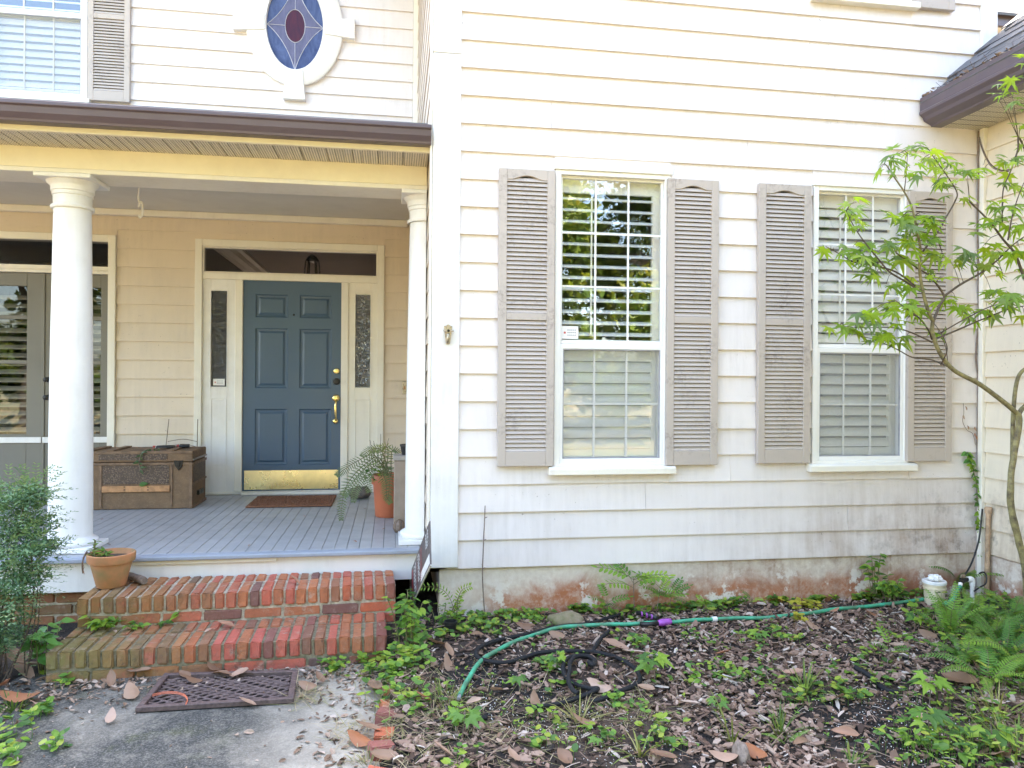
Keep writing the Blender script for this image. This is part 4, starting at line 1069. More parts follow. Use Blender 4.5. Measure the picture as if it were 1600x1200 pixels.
# ------------------------------------------------------------------ brick steps
ST = thing('brick_steps', 'two mossy red brick steps with rowlock treads below the porch', 'steps', (-.9, 4.5, -.08))
def steps():
    rr = random.Random(4)
    def row(L, Rr, top, n, mats, back, low, under, mor):
        L = Vector(L); Rr = Vector(Rr); ex = (Rr-L); W = ex.length; ex.normalize(); ey = Vector((-ex.y, ex.x, 0))
        ang = math.atan2(ex.y, ex.x); sp = W/n; bw = sp-.0125
        ms = [brick_mesh('brick', bw, .198, .092, mats, 20+i) for i in range(4)]
        hs = [brick_mesh('brick', bw, .198, .092, mats, 30+i) for i in range(3)]
        Rz = Matrix.Rotation(ang, 4, 'Z')
        mo = MB(); 
        depth = [back(L+ex*(W*t))-.0 for t in (0, 1)]
        c = [L+ex*.006+ey*.012, L+ex*(W-.006)+ey*.012, L+ex*(W-.006)+ey*(depth[1]-.004), L+ex*.006+ey*(depth[0]-.004)]
        z0, z1 = low, top-.009
        mo.add([(p.x, p.y, z0) for p in c]+[(p.x, p.y, z1) for p in c], [(0, 3, 2, 1), (4, 5, 6, 7), (0, 1, 5, 4), (1, 2, 6, 5), (2, 3, 7, 6), (3, 0, 4, 7)])
        mo.build('mortar', mor, ST)
        for i in range(n):
            p = L+ex*(sp*(i+.5)); jz = rr.uniform(-.004, .003); jy = rr.uniform(-.005, .004)
            av = back(p); k1 = av*.585; T = Matrix.Translation(Vector((p.x, p.y, top-.046+jz))+ey*(k1/2+jy))
            inst('brick', rr.choice(ms), ST, T@Rz@Matrix.Rotation(rr.uniform(-.012, .012), 4, 'Z')@Matrix.Rotation(rr.uniform(-.012, .012), 4, 'X')@Matrix.Diagonal((1, (k1-.002)/.198, 1, 1)))
            k = av-k1-.010
            T = Matrix.Translation(Vector((p.x, p.y, top-.047+rr.uniform(-.004, .002)))+ey*(k1+.010+k/2))
            inst('brick', rr.choice(hs), ST, T@Rz@Matrix.Diagonal((1, (k-.004)/.198, 1, 1)))
        # stretcher courses under the treads
        z = top-.104; m2 = 8; sp2 = W/m2
        us = [brick_mesh('brick', sp2-.012, .09, .058, mats, 50+i) for i in range(2)]
        j = 0
        while z > under:
            for i in range(m2+(1 if j else 0)):
                a0 = sp2*i-(sp2/2 if j % 2 else 0); a1 = a0+sp2; a0 = max(0, a0); a1 = min(W, a1)
                if a1-a0 < .05: continue
                p = L+ex*((a0+a1)/2)+ey*(.049+rr.uniform(-.003, .003))
                inst('brick', rr.choice(us), ST, Matrix.Translation((p.x, p.y, z-.029))@Rz@Matrix.Diagonal(((a1-a0-.012)/(sp2-.012), 1, 1, 1)))
            z -= .070; j += 1
    UL, UR = (-1.735, 4.490, 0), (.030, 4.575, 0)
    row(UL, UR, .235, 27, M['brick'], lambda p: (4.934-p.y), -.2, .06, M['mortar'])
    LL, LR = (-1.735, 4.108, 0), (-.020, 4.154, 0)
    row(LL, LR, .070, 26, M['brick_low'], lambda p: (4.49+.048*(p.x+1.735)+.008-p.y), -.25, -.10, M['mortar_dark'])
steps()

# ------------------------------------------------------------------ leaf shapes
def poly_leaf(name, mat, out, fold=.15, droop=.25, centre=(0, .35), curl=0, smooth=True):
    """out: outline in leaf plane (x across, y along); fan from centre; folded and drooping"""
    def z(x, y): return -droop*(y*y+.6*x*x)+fold*abs(x)+curl*y*x
    vs = [(centre[0], centre[1], z(*centre)-.02)]+[(x, y, z(x, y)) for x, y in out]
    n = len(out)
    me = MB().add(vs, [(0, 1+i, 1+(i+1) % n) for i in range(n)]).mesh(name, mat, smooth=smooth, fix=False)
    return me
def palmate(name, mat, lob=7, notch=.36, droop=.3, seed=0, wide=.10):
    rr = random.Random(seed); A = {7: (-128, -82, -42, 0, 42, 82, 128), 5: (-105, -52, 0, 52, 105)}[lob]; Ls = {7: (.42, .74, .93, 1, .93, .74, .42), 5: (.55, .85, 1, .85, .55)}[lob]
    out = []
    for i, (a, l) in enumerate(zip(A, Ls)):
        a = R(a+rr.uniform(-4, 4)); l *= rr.uniform(.92, 1.06)
        for (da, f) in ((-wide*1.35, .62), (-.02, 1.0), (wide*1.35, .62)):
            out.append((math.sin(a+da)*l*f, math.cos(a+da)*l*f))
        if i < lob-1:
            b = R((A[i]+A[i+1])/2); out.append((math.sin(b)*notch, math.cos(b)*notch))
    out.append((.03, -.02))
    return poly_leaf(name, mat, out, .04, droop, (0, .08), rr.uniform(-.1, .1))
def ovate(name, mat, wd=.33, tip=1.0, seed=0, droop=.25, fold=.18):
    rr = random.Random(seed)
    pr = [(.02, 0), (.6*wd, .10), (wd, .32), (.92*wd, .5), (.58*wd, .72), (.2*wd, .9), (0, tip)]
    out = pr+[(-x, y) for x, y in pr[::-1][1:]]
    out = [(x*rr.uniform(.93, 1.07), y) for x, y in out]
    return poly_leaf(name, mat, out, fold, droop, (0, .4), rr.uniform(-.2, .2))
MAPLE = [palmate('leaf', M['maple'], 7, .34, (.25, .45, .65, .85, .5, .7, .1)[i], i) for i in range(7)]
SEEDL = [palmate('leaf', M['weed'], 5, .46, .3, 10+i, .17) for i in range(3)]
BROAD = [ovate('leaf', M['broad'], .36, 1, i, .3, .1) for i in range(3)]
OVAL = [ovate('leaf', M['weed'], .30, 1, 5+i) for i in range(3)]
M['cut_leaf'] = leaf('wilting_leaf', [(.05, .09, .035), (.09, .13, .045)], .2)
CUT = [ovate('leaf', M['cut_leaf'], .2, 1, 15+i, .5) for i in range(2)]
LANCE = [ovate('leaf', M['weed'], .14, 1, 9+i, .4) for i in range(2)]
DEADL = []
for i in range(6):
    rr = random.Random(i); n = 9; vs = []; wd = (.20, .26, .17, .30, .22, .28)[i]; cu = (.8, -.5, 1.4, .5, 1.0, -.9)[i]; bend = (.25, .5, -.2, .35, .6, .1)[i]
    for j in range(n+1):
        t = j/n; h = wd*math.sin(math.pi*t**.85)**.8+.004
        for u in (-1, -.5, 0, .5, 1):
            x = u*h*(1+.06*rr.uniform(-1, 1)); vs.append((x, t-.5, .10+cu*x*x*1.6+bend*(t-.5)**2*.8-.02*(1-abs(u))+.012*rr.uniform(-1, 1)+(.15*u*h if i % 2 else 0)*t))
    me = MB().add(vs, [(j*5+k, j*5+k+1, j*5+k+6, j*5+k+5) for j in range(n) for k in range(4)]).mesh('fallen_leaf', M['dead'], smooth=True, fix=False)
    DEADL.append(me)
def frond_mesh(name, mat, n=20, wd=.13, arch=.6, tipdrop=.5, seed=0, shape=1.0, stemmat=None):
    """unit-length frond along +Y, arching up then down; pinnae in pairs"""
    rr = random.Random(seed); mb = MB()
    def sp(t): return Vector((0.04*math.sin(t*3+seed), t*(1-.18*tipdrop*t), arch*(t-.0)-arch*1.0*(1+tipdrop*.6)*t*t*.85))
    pts = [sp(i/12) for i in range(13)]
    mb.tube(pts, [.008*(1-.75*i/12) for i in range(13)], 4, 1)
    for i in range(1, n+1):
        t = .10+.89*i/n; p = sp(t); tg = (sp(min(1, t+.02))-sp(t-.02)).normalized()
        L_ = wd*shape*(math.sin(math.pi*min(1, (.16+.84*t)))**.7+.10)*rr.uniform(.85, 1.08)
        for s in (-1, 1):
            side = Vector((s, 0, 0)); d = (side*.92+tg*.35+Vector((0, 0, -.22))).normalized(); w_ = tg*(.30/n)
            q = p+Vector((0, 0, .002))
            mb.add([q-w_*.7, q+d*L_*.5-w_*1.0, q+d*L_, q+d*L_*.55+w_*.9, q+w_*.6], [(0, 1, 2, 3, 4)], 0)
    me = mb.mesh(name, [mat, stemmat or M['stem']], fix=False); return me
FROND = [frond_mesh('frond', M['fern'], 22, .13, .75, .6, i) for i in range(3)]
FROND_UP = [frond_mesh('frond', M['fern'], 20, .12, .45, .2, 5+i) for i in range(2)]
FROND_POT = [frond_mesh('frond', M['fern_pot'], 26, .085, .85, 1.1, i) for i in range(3)]
PINN = [frond_mesh('leaf', M['weed'], 7, .22, .35, .5, 30+i, 1.0) for i in range(3)]
def wide_pinnate(seed):
    rr = random.Random(seed); mb = MB(); n = 6
    sp = lambda t: Vector((0, t, .30*t-.42*t*t))
    mb.tube([sp(i/8) for i in range(9)], .007, 4, 1)
    for i in range(n+1):
        t = .25+.72*i/n; p = sp(t)
        for s in ((-1, 1) if i < n else (0,)):
            d = Vector((s*.9, .45 if s else 1, -.2)).normalized(); L_ = .25*(1-.35*abs(t-.5)); w_ = Vector((0, .06, 0)) if s else Vector((.05, 0, 0))
            mb.add([p, p+d*L_*.35-w_*.8, p+d*L_*.75-w_*.6, p+d*L_, p+d*L_*.7+w_*.7, p+d*L_*.3+w_*.9], [(0, 1, 2, 3, 4, 5)], 0)
    return mb.mesh('leaf', [M['weed'], M['stem']], fix=False)
WPIN = [wide_pinnate(i) for i in range(3)]

def orient(p, direction, up=Vector((0, 0, 1)), size=1.0, roll=0):
    """matrix taking leaf +Y to direction, leaf +Z near up"""
    y = Vector(direction).normalized(); x = y.cross(up)
    if x.length < 1e-4: x = Vector((1, 0, 0))
    x.normalize(); z = x.cross(y)
    return Matrix.Translation(p)@Matrix(((x.x, y.x, z.x, 0), (x.y, y.y, z.y, 0), (x.z, y.z, z.z, 0), (0, 0, 0, 1)))@Matrix.Rotation(roll, 4, 'Y')@Matrix.Diagonal((size, size, size, 1))
def rdir(rr, zlo=-.4, zhi=.3):
    a = rr.uniform(0, 2*math.pi); return Vector((math.cos(a), math.sin(a), rr.uniform(zlo, zhi)))

# ------------------------------------------------------------------ things on the porch
# steamer trunk
def trunk():
    fr = at(300, 794.5, 'z', DZ); br = at(317.5, 778, 'z', DZ)
    yf = fr.y; x1 = fr.x; x0 = at(118, 795, 'y', yf).x; yb = yf+.46; ht = at(300, 705, 'y', yf).z-DZ
    ht = max(.45, min(.62, ht))
    z0 = DZ+.002; zt = z0+ht; zl = at(250, 722, 'y', yf).z
    t = thing('steamer_trunk', 'antique brown steamer trunk with embossed tin panels against the porch wall', 'trunk', ((x0+x1)/2, (yf+yb)/2, z0))
    bxo('trunk_body', M['trunk'], t, x0, x1, yf, yb, z0, zl-.004, .006)
    lid = bxo('lid', M['trunk'], t, x0-.003, x1+.003, yf-.004, yb+.003, zl, zt, .008)
    z1 = lambda py: at(250, py, 'y', yf).z
    xp = lambda px: at(px, 750, 'y', yf).x
    bxo('tin_panel', M['trunk_tin'], t, xp(160), xp(264), yf-.004, yf-.0005, z1(756), z1(727), .001)
    bxo('tin_panel', M['trunk_tin'], t, xp(154), xp(262), yf-.0075, yf-.0045, z1(718.5), z1(708), .001)
    sl = bxo('slat', M['trunk_slat'], t, xp(160), xp(266), yf-.017, yf-.0005, z1(768), z1(758.5), .003)
    for px in (194.5, 231):
        for py in (761, 765.5):
            p = at(px, py, 'y', yf-.017); bxo('nail', M['black_metal'], sl, p.x-.007, p.x+.007, p.y-.002, p.y+.002, p.z-.004, p.z+.004, 0)
    for (a, b, c, d) in ((x0, x0+.03, z0, zl-.006), (x1-.022, x1+.002, z0, zl-.006), (xp(155), xp(159.5), z0+.02, z1(727)), (xp(267), xp(270), z0+.02, z1(727))):
        bxo('edge_strip', M['trunk_edge'], t, a, b, yf-.009, yf-.0006, c, d, .002)
    bxo('edge_strip', M['trunk_edge'], t, x0+.031, x1-.023, yf-.0085, yf-.0006, z1(726.5), z1(722.5), .002)
    bxo('edge_strip', M['trunk_edge'], t, x0, x1+.004, yf-.012, yf-.0045, zt-.022, zt+.002, .003)
    # side face (right): strips and panels
    bxo('tin_panel', M['trunk_tin'], t, x1+.0005, x1+.003, yf+.03, yb-.03, z0+.22, zl-.03, .001)
    for (c, d) in ((zl-.028, zl-.006), (z0+.20, z0+.218), (z0+.0, z0+.025)):
        bxo('edge_strip', M['trunk_edge'], t, x1+.0005, x1+.010, yf, yb, c, d, .002)
    bxo('edge_strip', M['fascia'], t, x1+.0035, x1+.012, yf-.002, yb, zl+.01, zl+.026, .002)
    hb = MB().box(x1+.001, x1+.022, yf+.15, yf+.31, z0+.09, z0+.13).build('handle', M['black_metal'], t, bevel=.004)
    for k in range(3):   # wooden ribs on the lid
        px = (150, 182, 272)[k]; a = at(px, 703, 'z', zt)
        MB().box(a.x-.03, a.x+.03, yf+.004, yb-.01, zt+.0005, zt+.012).build('slat', M['trunk_edge'], t, bevel=.003)
    p = at(279.5, 725, 'y', yf); m2 = MB()
    m2.add([(p.x-.040, yf-.012, p.z+.03), (p.x+.040, yf-.012, p.z+.03), (p.x+.030, yf-.012, p.z-.015), (p.x, yf-.012, p.z-.055), (p.x-.030, yf-.012, p.z-.015),
            (p.x-.040, yf-.0007, p.z+.03), (p.x+.040, yf-.0007, p.z+.03), (p.x+.030, yf-.0007, p.z-.015), (p.x, yf-.0007, p.z-.055), (p.x-.030, yf-.0007, p.z-.015)],
           [(0, 1, 2, 3, 4), (9, 8, 7, 6, 5), (0, 5, 6, 1), (1, 6, 7, 2), (2, 7, 8, 3), (3, 8, 9, 4), (4, 9, 5, 0)])
    m2.box(p.x-.012, p.x+.012, yf-.020, yf-.0125, p.z-.02, p.z+.022); m2.build('latch', M['black_metal'], t, bevel=.002)
    # things lying on it
    def tool(ax, ay, bx, by, label, dy):
        A = at(ax, ay, 'z', zt+.022); B = at(bx, by, 'z', zt+.022)
        A = at(ax, ay, 'y', yf+dy); B = at(bx, by, 'y', yf+dy+.03); A.z = B.z = zt+.020
        d = (B-A); L_ = d.length; d.normalize(); s = Vector((-d.y, d.x, 0))
        o = thing('pruning_shears', label, 'shears', A)
        for sg in (-1, 1):
            MB().tube(smooth_path([B-d*L_*.45+s*.012*sg, B-d*L_*.3+s*.028*sg, B+s*.03*sg]), [.012]*6+[.014]*6+[.013], 8).build('handle', M['black'], o, smooth=True, angle=50)
            MB().tube([B-d*L_*.47+s*.010*sg, B-d*L_*.45+s*.0105*sg], .0128, 8).build('collar', M['paper'], o)
        MB().obox(orient(A+d*L_*.30, d), .026, L_*.46, .006).build('blade', M['wire'], o, bevel=.002)
        MB().tube([A+d*L_*.48-Vector((0, 0, .012)), A+d*L_*.48+Vector((0, 0, .012))], .012, 10).build('pivot', M['print_red'], o)
        return o
    tool(212, 694, 272, 694, 'red and black pruning shears lying on the lid of the brown trunk', .16)
    tool(262, 700, 296, 697, 'black-handled shears lying at the right end of the trunk lid', .26)
    # cut sprig trailing over the front of the lid
    rr = random.Random(3); p0 = at(222, 701, 'y', yf-.02); p0.z = zt+.016
    g = thing('cut_sprig', 'cut leafy sprig trailing down the front of the trunk', 'sprig', p0)
    path = smooth_path([(p0.x+.16, yf+.10, zt+.016), (p0.x+.04, yf+.02, zt+.018), (p0.x, yf-.022, zt-.01), (p0.x-.02, yf-.03, zt-.09), (p0.x-.005, yf-.03, zt-.17)])
    MB().tube(path, .003, 5).build('stem', M['twig'], g)
    for i in range(15):
        q = path[3+int((len(path)-4)*i/15)]
        inst('leaf', rr.choice(CUT), g, orient(q, Vector((rr.uniform(-1, 1), -.35, rr.uniform(-.9, .2))), Vector((0, -1, .4)), rr.uniform(.035, .06)))
    q = at(223, 751, 'y', yf-.03)
    l = inst('fallen_leaf', OVAL[0], None, orient(Vector((q.x-.03, yf-.02, sl_top(z1))), Vector((1, -.1, .3)), Vector((0, -1, .6)), .07)); tag(l, 'small pale green leaf caught on the slat of the trunk', 'leaf')
    return zt, yb
def sl_top(z1): return z1(757)
zt_trunk, yb_trunk = trunk()
# wire plant frame standing behind the trunk
a, b = at(264, 655, 'y', 7.30), at(309, 655, 'y', 7.30)
wf = thing('wire_hoop_stand', 'thin wire plant support standing behind the trunk by the door trim', 'plant support', ((a.x+b.x)/2, 7.3, DZ))
for (top, px0) in ((a, 259), (b, 308)):
    q = at(px0, 700, 'y', 7.30); MB().tube([(q.x, 7.3, DZ+.001), (q.x, 7.3, q.z), (top.x, 7.3, top.z)], .004, 6).build('leg', M['wire'], wf)
q0, q1 = at(262, 690, 'y', 7.3), at(308, 690, 'y', 7.3)
for dz in (0, .05):
    MB().tube(smooth_path([(q0.x, 7.3, q0.z-dz), ((q0.x+q1.x)/2, 7.32, q0.z+.02-dz*.9), (q1.x, 7.3, q1.z-dz)]), .003, 6).build('hoop', M['wire'], wf)

# coir mat at the door
mp = [at(383, 791, 'z', DZ+.018), at(532, 788, 'z', DZ+.018), at(526, 773, 'z', DZ+.018), at(397, 776, 'z', DZ+.018)]
mb = MB(); x0, x1 = mp[0].x, mp[2].x; y0, y1 = mp[0].y, mp[2].y
dm = mb.box(x0, x1, y0, y1, DZ+.0015, DZ+.018).build('doormat', M['coir'], None, bevel=.006); tag(dm, 'reddish brown coir doormat lying before the blue door', 'doormat')
tf = MB(); rr = random.Random(2)
for i in range(1500):
    x, y = rr.uniform(x0+.01, x1-.01), rr.uniform(y0+.01, y1-.01); a = rr.uniform(0, 6.3); c_, s_ = .004*math.cos(a), .004*math.sin(a)
    tf.add([(x-c_, y-s_, DZ+.017), (x+c_, y+s_, DZ+.017), (x+rr.uniform(-.005, .005), y+rr.uniform(-.005, .005), DZ+.026)], [(0, 1, 2)])
o = tf.build('coir_tufts', M['coir'], dm, fix=False); o['kind'] = 'stuff'

# potted fern, box, ornament by the half column
def potted():
    c = at(600, 812, 'z', DZ); yc = c.y+.16; zr = at(600, 745, 'y', yc-.16).z; h = zr-DZ
    cx = at(607, 800, 'y', yc).x
    p = thing('plastic_flowerpot', 'tall orange plastic flowerpot standing beside the grey-brown box', 'flowerpot', (cx, yc, DZ))
    rt = .142
    MB().lathe([(.0001, .003), (.100, .002), (.106, .012), (rt-.018, h-.075), (rt-.018, h-.062)], (cx, yc, DZ), 40).build('pot_body', M['plastic_pot'], p, smooth=True, angle=40)
    MB().lathe([(rt-.017, h-.075), (rt-.004, h-.073), (rt, h-.01), (rt-.004, h), (rt-.014, h), (rt-.020, h-.06)], (cx, yc, DZ), 40).build('rim', M['plastic_pot'], p, smooth=True, angle=40)
    MB().lathe([(.0001, h-.045), (rt-.024, h-.05)], (cx, yc, DZ), 24).build('soil', M['soil_pot'], p, fix=False)
    f = thing('potted_fern', 'dusty green fern with drooping fronds growing in the orange pot', 'fern', (cx, yc, DZ+h-.05))
    rr = random.Random(9); o = Vector((cx, yc, DZ+h-.05))
    def fr_path(pts, seed, w0=.05):
        P_ = smooth_path([o+Vector((rr.uniform(-.03, .03), rr.uniform(-.03, .03), 0))]+[at(px, py, 'y', yy) for px, py, yy in pts], 7); mb = MB()
        n = len(P_); mb.tube(P_, [.004*(1-.7*i/n) for i in range(n)], 4, 1)
        for i in range(3, n):
            for sub in (0,):
                t = (i+sub)/n; q = P_[i] if not sub else (P_[i]+P_[min(n-1, i+1)])/2
                tg = (P_[min(n-1, i+1)]-P_[i-1]).normalized(); side = tg.cross(Vector((.15, -.75, .65)))
                if side.length < 1e-3: continue
                side.normalize(); L_ = w0*(math.sin(math.pi*min(1, .12+.86*t))**.6+.12)*rr.uniform(.85, 1.1); ww = tg*.0046
                for s in (-1, 1):
                    d = (side*s+tg*.3+Vector((0, -.1, -.12))).normalized()
                    mb.add([q-ww*.6, q+d*L_*.5-ww, q+d*L_, q+d*L_*.5+ww, q+ww*.6], [(0, 1, 2, 3, 4)], 0)
        mb.build('frond', [M['fern_pot'], M['stem']], f, fix=False)
    Y = yc
    for k, pts in enumerate([
        [(585, 712, Y-.05), (556, 722, Y-.12), (536, 735, Y-.2), (526, 743, Y-.24)],
        [(592, 715, Y-.1), (565, 730, Y-.2), (542, 758, Y-.27), (534, 790, Y-.3), (533, 812, Y-.3)],
        [(590, 720, Y-.1), (562, 740, Y-.16), (545, 765, Y-.2), (538, 775, Y-.22)],
        [(588, 728, Y-.15), (568, 745, Y-.22), (556, 765, Y-.26), (552, 784, Y-.27)],
        [(598, 738, Y-.16), (603, 755, Y-.20), (604, 775, Y-.21), (610, 786, Y-.22)],
        [(604, 728, Y-.16), (609, 748, Y-.21), (606, 780, Y-.22)],
        [(596, 705, Y), (580, 703, Y-.05), (566, 712, Y-.1)],
        [(612, 706, Y), (622, 708, Y+.02), (628, 722, Y+.02)],
        [(606, 702, Y+.08), (594, 700, Y+.1), (578, 706, Y+.1)],
        [(586, 735, Y-.15), (574, 748, Y-.2), (577, 768, Y-.22)]]):
        fr_path(pts, k, .052)
    for i in range(5):
        q = o+Vector((rr.uniform(-.06, .06), rr.uniform(-.06, .06), 0)); e = at(rr.uniform(565, 640), rr.uniform(672, 700), 'y', yc+.05)
        MB().tube(smooth_path([q, (q+e)/2+Vector((rr.uniform(-.05, .05), 0, .02)), e]), .002, 4).build('stalk', M['twig'], f)
    # loose yellow green shoots in the middle
    for i in range(30):
        q = at(rr.uniform(566, 600), rr.uniform(724, 752), 'y', yc-.15-rr.uniform(0, .05))
        inst('leaf', rr.choice(OVAL), f, orient(q, rdir(rr, -.6, .4), size=rr.uniform(.03, .05)))
    # tall box
    bl = at(615, 829, 'z', DZ); by = bl.y; bx = bl.x; btz = at(616, 720, 'y', by).z
    br = bx+.175
    b = thing('planter_box', 'tall grey-brown box standing between the orange pot and half column', 'box', (bx+.09, by+.12, DZ))
    bxo('box_body', M['board'], b, bx, br, by, by+.20, DZ+.03, btz, .004)
    bxo('cap', M['box_cap'], b, bx-.006, br+.004, by-.008, by+.206, btz+.0005, btz+.035, .005)
    bxo('foot', M['nosing'], b, bx-.002, br+.002, by-.004, by+.203, DZ+.0015, DZ+.029, .003)
    ps = at(634, 712, 'y', by+.09)
    s = thing('nursery_pot', 'small dark green nursery pot on top of the tall box', 'pot', (ps.x, by+.09, btz+.0355))
    MB().lathe([(.028, .0), (.040, .062), (.044, .064), (.044, .078), (.038, .078), (.03, .01)], (ps.x, by+.09, btz+.0355), 20).build('pot_body', M['black'], s, smooth=True, angle=40)
    po = at(624, 826, 'z', DZ); po.y = by-.075; po.x = at(624, 818, 'y', po.y).x
    m2 = MB().lathe([(.0001, .0), (.030, .004), (.042, .03), (.040, .055), (.028, .078), (.012, .090), (.0001, .093)], (po.x, po.y, DZ+.001), 20)
    o_ = m2.build('ornament', M['twig'], None, smooth=True); tag(o_, 'small woven brown gourd ornament at the foot of the tall box', 'ornament')
    for i in range(7):
        q = 2*math.pi*i/7+.3
        MB().tube([(po.x+r_*math.cos(q), po.y+r_*math.sin(q), DZ+z_) for r_, z_ in ((.031, .005), (.044, .03), (.042, .056), (.029, .08), (.004, .094))], .003, 5).build('cane', M['trunk_edge'], o_)
    # dark speckled stone behind the pot
    ps = at(562, 782, 'z', DZ); m2 = bmesh.new(); bmesh.ops.create_icosphere(m2, subdivisions=4, radius=1)
    for v in m2.verts:
        d = 1+.16*noise.noise(v.co*1.6)+.05*noise.noise(v.co*4); v.co = Vector((v.co.x*.105*d, v.co.y*.085*d, (v.co.z*.062+.058)*d if v.co.z > -.6 else .012))
    me = bpy.data.meshes.new('stone'); m2.to_mesh(me); m2.free(); me.materials.append(M['stone_dark']); me.polygons.foreach_set('use_smooth', [True]*len(me.polygons))
    o_ = link(bpy.data.objects.new('dark_stone', me), None, (ps.x, ps.y+.09, DZ)); tag(o_, 'dark mottled stone on the deck behind the fern fronds', 'stone')
M['stone_dark'] = simple('dark_mottled_stone', (.035, .030, .030), .6, 0, .5, 26, .003, (.16, .12, .09))
potted()

# hook hanging from the porch ceiling
hp = at(219, 292, 'y', 5.6)
hk = thing('plant_hook', 'white S-shaped plant hook hanging from the porch ceiling', 'hook', (hp.x, 5.6, 3.045))
z = lambda py: at(219, py, 'y', 5.6).z
X = lambda px: at(px, 300, 'y', 5.6).x
MB().lathe([(.0001, -.016), (.012, -.012), (.018, -.001)], (hp.x, 5.6, 3.045), 12).build('ceiling_eye', M['nickel'], hk)
MB().tube(smooth_path([(X(219), 5.6, 3.035), (X(217), 5.6, z(297)), (X(216), 5.6, z(310)), (X(219), 5.6, z(318)), (X(221), 5.6, z(316))]), .006, 8).build('hook', M['white'], hk, smooth=True)
MB().tube(smooth_path([(X(217), 5.6, z(324)), (X(218), 5.6, z(316)), (X(222), 5.6, z(317)), (X(223), 5.6, z(328)), (X(222), 5.6, z(336)), (X(219), 5.6, z(340)), (X(217), 5.6, z(336))]), .0075, 8).build('swivel_hook', M['white'], hk, smooth=True)
# ornamental bracket on the corner board
bp = at(700, 522, 'y', YM-.04); yb_ = YM-.037
br = thing('wall_bracket', 'small aged brass hose-bib shaped bracket on the white corner board', 'bracket', (bp.x, yb_, bp.z))
def disc(cx, cz, y0, y1, rad, name, mat, n=16, r2=None):
    r2 = r2 or rad; vs = [(cx+rad*math.cos(2*math.pi*i/n), y0, cz+rad*math.sin(2*math.pi*i/n)) for i in range(n)]+[(cx+r2*math.cos(2*math.pi*i/n), y1, cz+r2*math.sin(2*math.pi*i/n)) for i in range(n)]
    return MB().add(vs, [tuple(range(n)), tuple(range(2*n-1, n-1, -1))]+[(i, n+i, n+(i+1) % n, (i+1) % n) for i in range(n)]).build(name, mat, br, smooth=True, angle=40)
MB().add([(bp.x-.026, yb_-.004, bp.z+.05), (bp.x+.026, yb_-.004, bp.z+.05), (bp.x+.012, yb_-.004, bp.z-.062), (bp.x-.012, yb_-.004, bp.z-.062), (bp.x-.026, yb_+.0008, bp.z+.05), (bp.x+.026, yb_+.0008, bp.z+.05), (bp.x+.012, yb_+.0008, bp.z-.062), (bp.x-.012, yb_+.0008, bp.z-.062)], [(0, 1, 2, 3), (7, 6, 5, 4), (0, 4, 5, 1), (1, 5, 6, 2), (2, 6, 7, 3), (3, 7, 4, 0)]).build('back_plate', M['nickel'], br, bevel=.001)
disc(bp.x, bp.z+.018, yb_-.004, yb_-.045, .017, 'boss', M['nickel'], r2=.013); disc(bp.x, bp.z+.045, yb_-.004, yb_-.025, .013, 'boss', M['nickel'])
disc(bp.x, bp.z+.018, yb_-.0452, yb_-.047, .008, 'bolt', M['black_metal'])
MB().tube([(bp.x-.03, yb_-.02, bp.z+.02), (bp.x+.034, yb_-.02, bp.z+.018)], .005, 8).build('pin', M['nickel'], br)
MB().tube(smooth_path([(bp.x, yb_-.03, bp.z), (bp.x-.002, yb_-.034, bp.z-.03), (bp.x-.003, yb_-.020, bp.z-.055)]), .010, 8).build('spout', M['nickel'], br, smooth=True)

# clay pot on the top step
pc = at(166, 921, 'z', .236); pcx, pcy = pc.x, pc.y+.078; ztop = at(162, 878, 'y', pcy-.15).z
hgt = ztop-.236
cp = thing('clay_flowerpot', 'mossy terracotta pot on the left end of the upper brick step', 'flowerpot', (pcx, pcy, .2365))
hgt = .198
MB().lathe([(.0001, 0), (.074, 0), (.080, .006), (.114, hgt-.052), (.114, hgt-.044)], (pcx, pcy, .2365), 44).build('pot_body', M['terracotta'], cp, smooth=True, angle=40)
MB().lathe([(.113, hgt-.053), (.126, hgt-.051), (.130, hgt-.04), (.132, hgt-.003), (.129, hgt), (.120, hgt), (.114, hgt-.04), (.110, hgt-.044)], (pcx, pcy, .2365), 44).build('rim', M['terracotta'], cp, smooth=True, angle=40)
MB().lathe([(.0001, hgt-.024), (.113, hgt-.032)], (pcx, pcy, .2365), 24).build('soil', M['soil_pot'], cp, fix=False)
su = thing('succulent_plant', 'small grey-green succulent sprouting from the terracotta pot', 'succulent', (pcx-.06, pcy-.02, .2365+hgt-.04))
rr = random.Random(5)
for (px, py, hh, n) in ((144, 874, .115, 16), (152, 876, .07, 12), (166, 880, .055, 14), (160, 884, .04, 10)):
    q = at(px, py, 'y', pcy-.03); q = Vector((q.x, pcy-.03+rr.uniform(-.04, .03), .2365+hgt-.038)); tip = q+Vector((rr.uniform(-.02, .02), rr.uniform(-.02, .02), hh))
    MB().tube([q, (q+tip)/2+Vector((.004, 0, 0)), tip], .005, 6).build('stem', M['stem'], su)
    for i in range(n):
        t = i/n; pq = q.lerp(tip, .35+.65*t)
        inst('leaf', rr.choice(LANCE), su, orient(pq, rdir(rr, .1, .9), size=rr.uniform(.04, .065)))
dv = thing('withered_vine', 'withered brown shoot hanging over the left rim of the terracotta pot', 'dead plant', (pcx-.16, pcy-.02, .2365+hgt))
pth = smooth_path([(pcx-.08, pcy-.02, .2365+hgt-.02), (pcx-.128, pcy-.03, .2365+hgt+.008), (pcx-.146, pcy-.04, .2365+hgt-.05), (pcx-.143, pcy-.04, .2365+hgt-.11)])
MB().tube(pth, .003, 5).build('stem', M['twig'], dv)
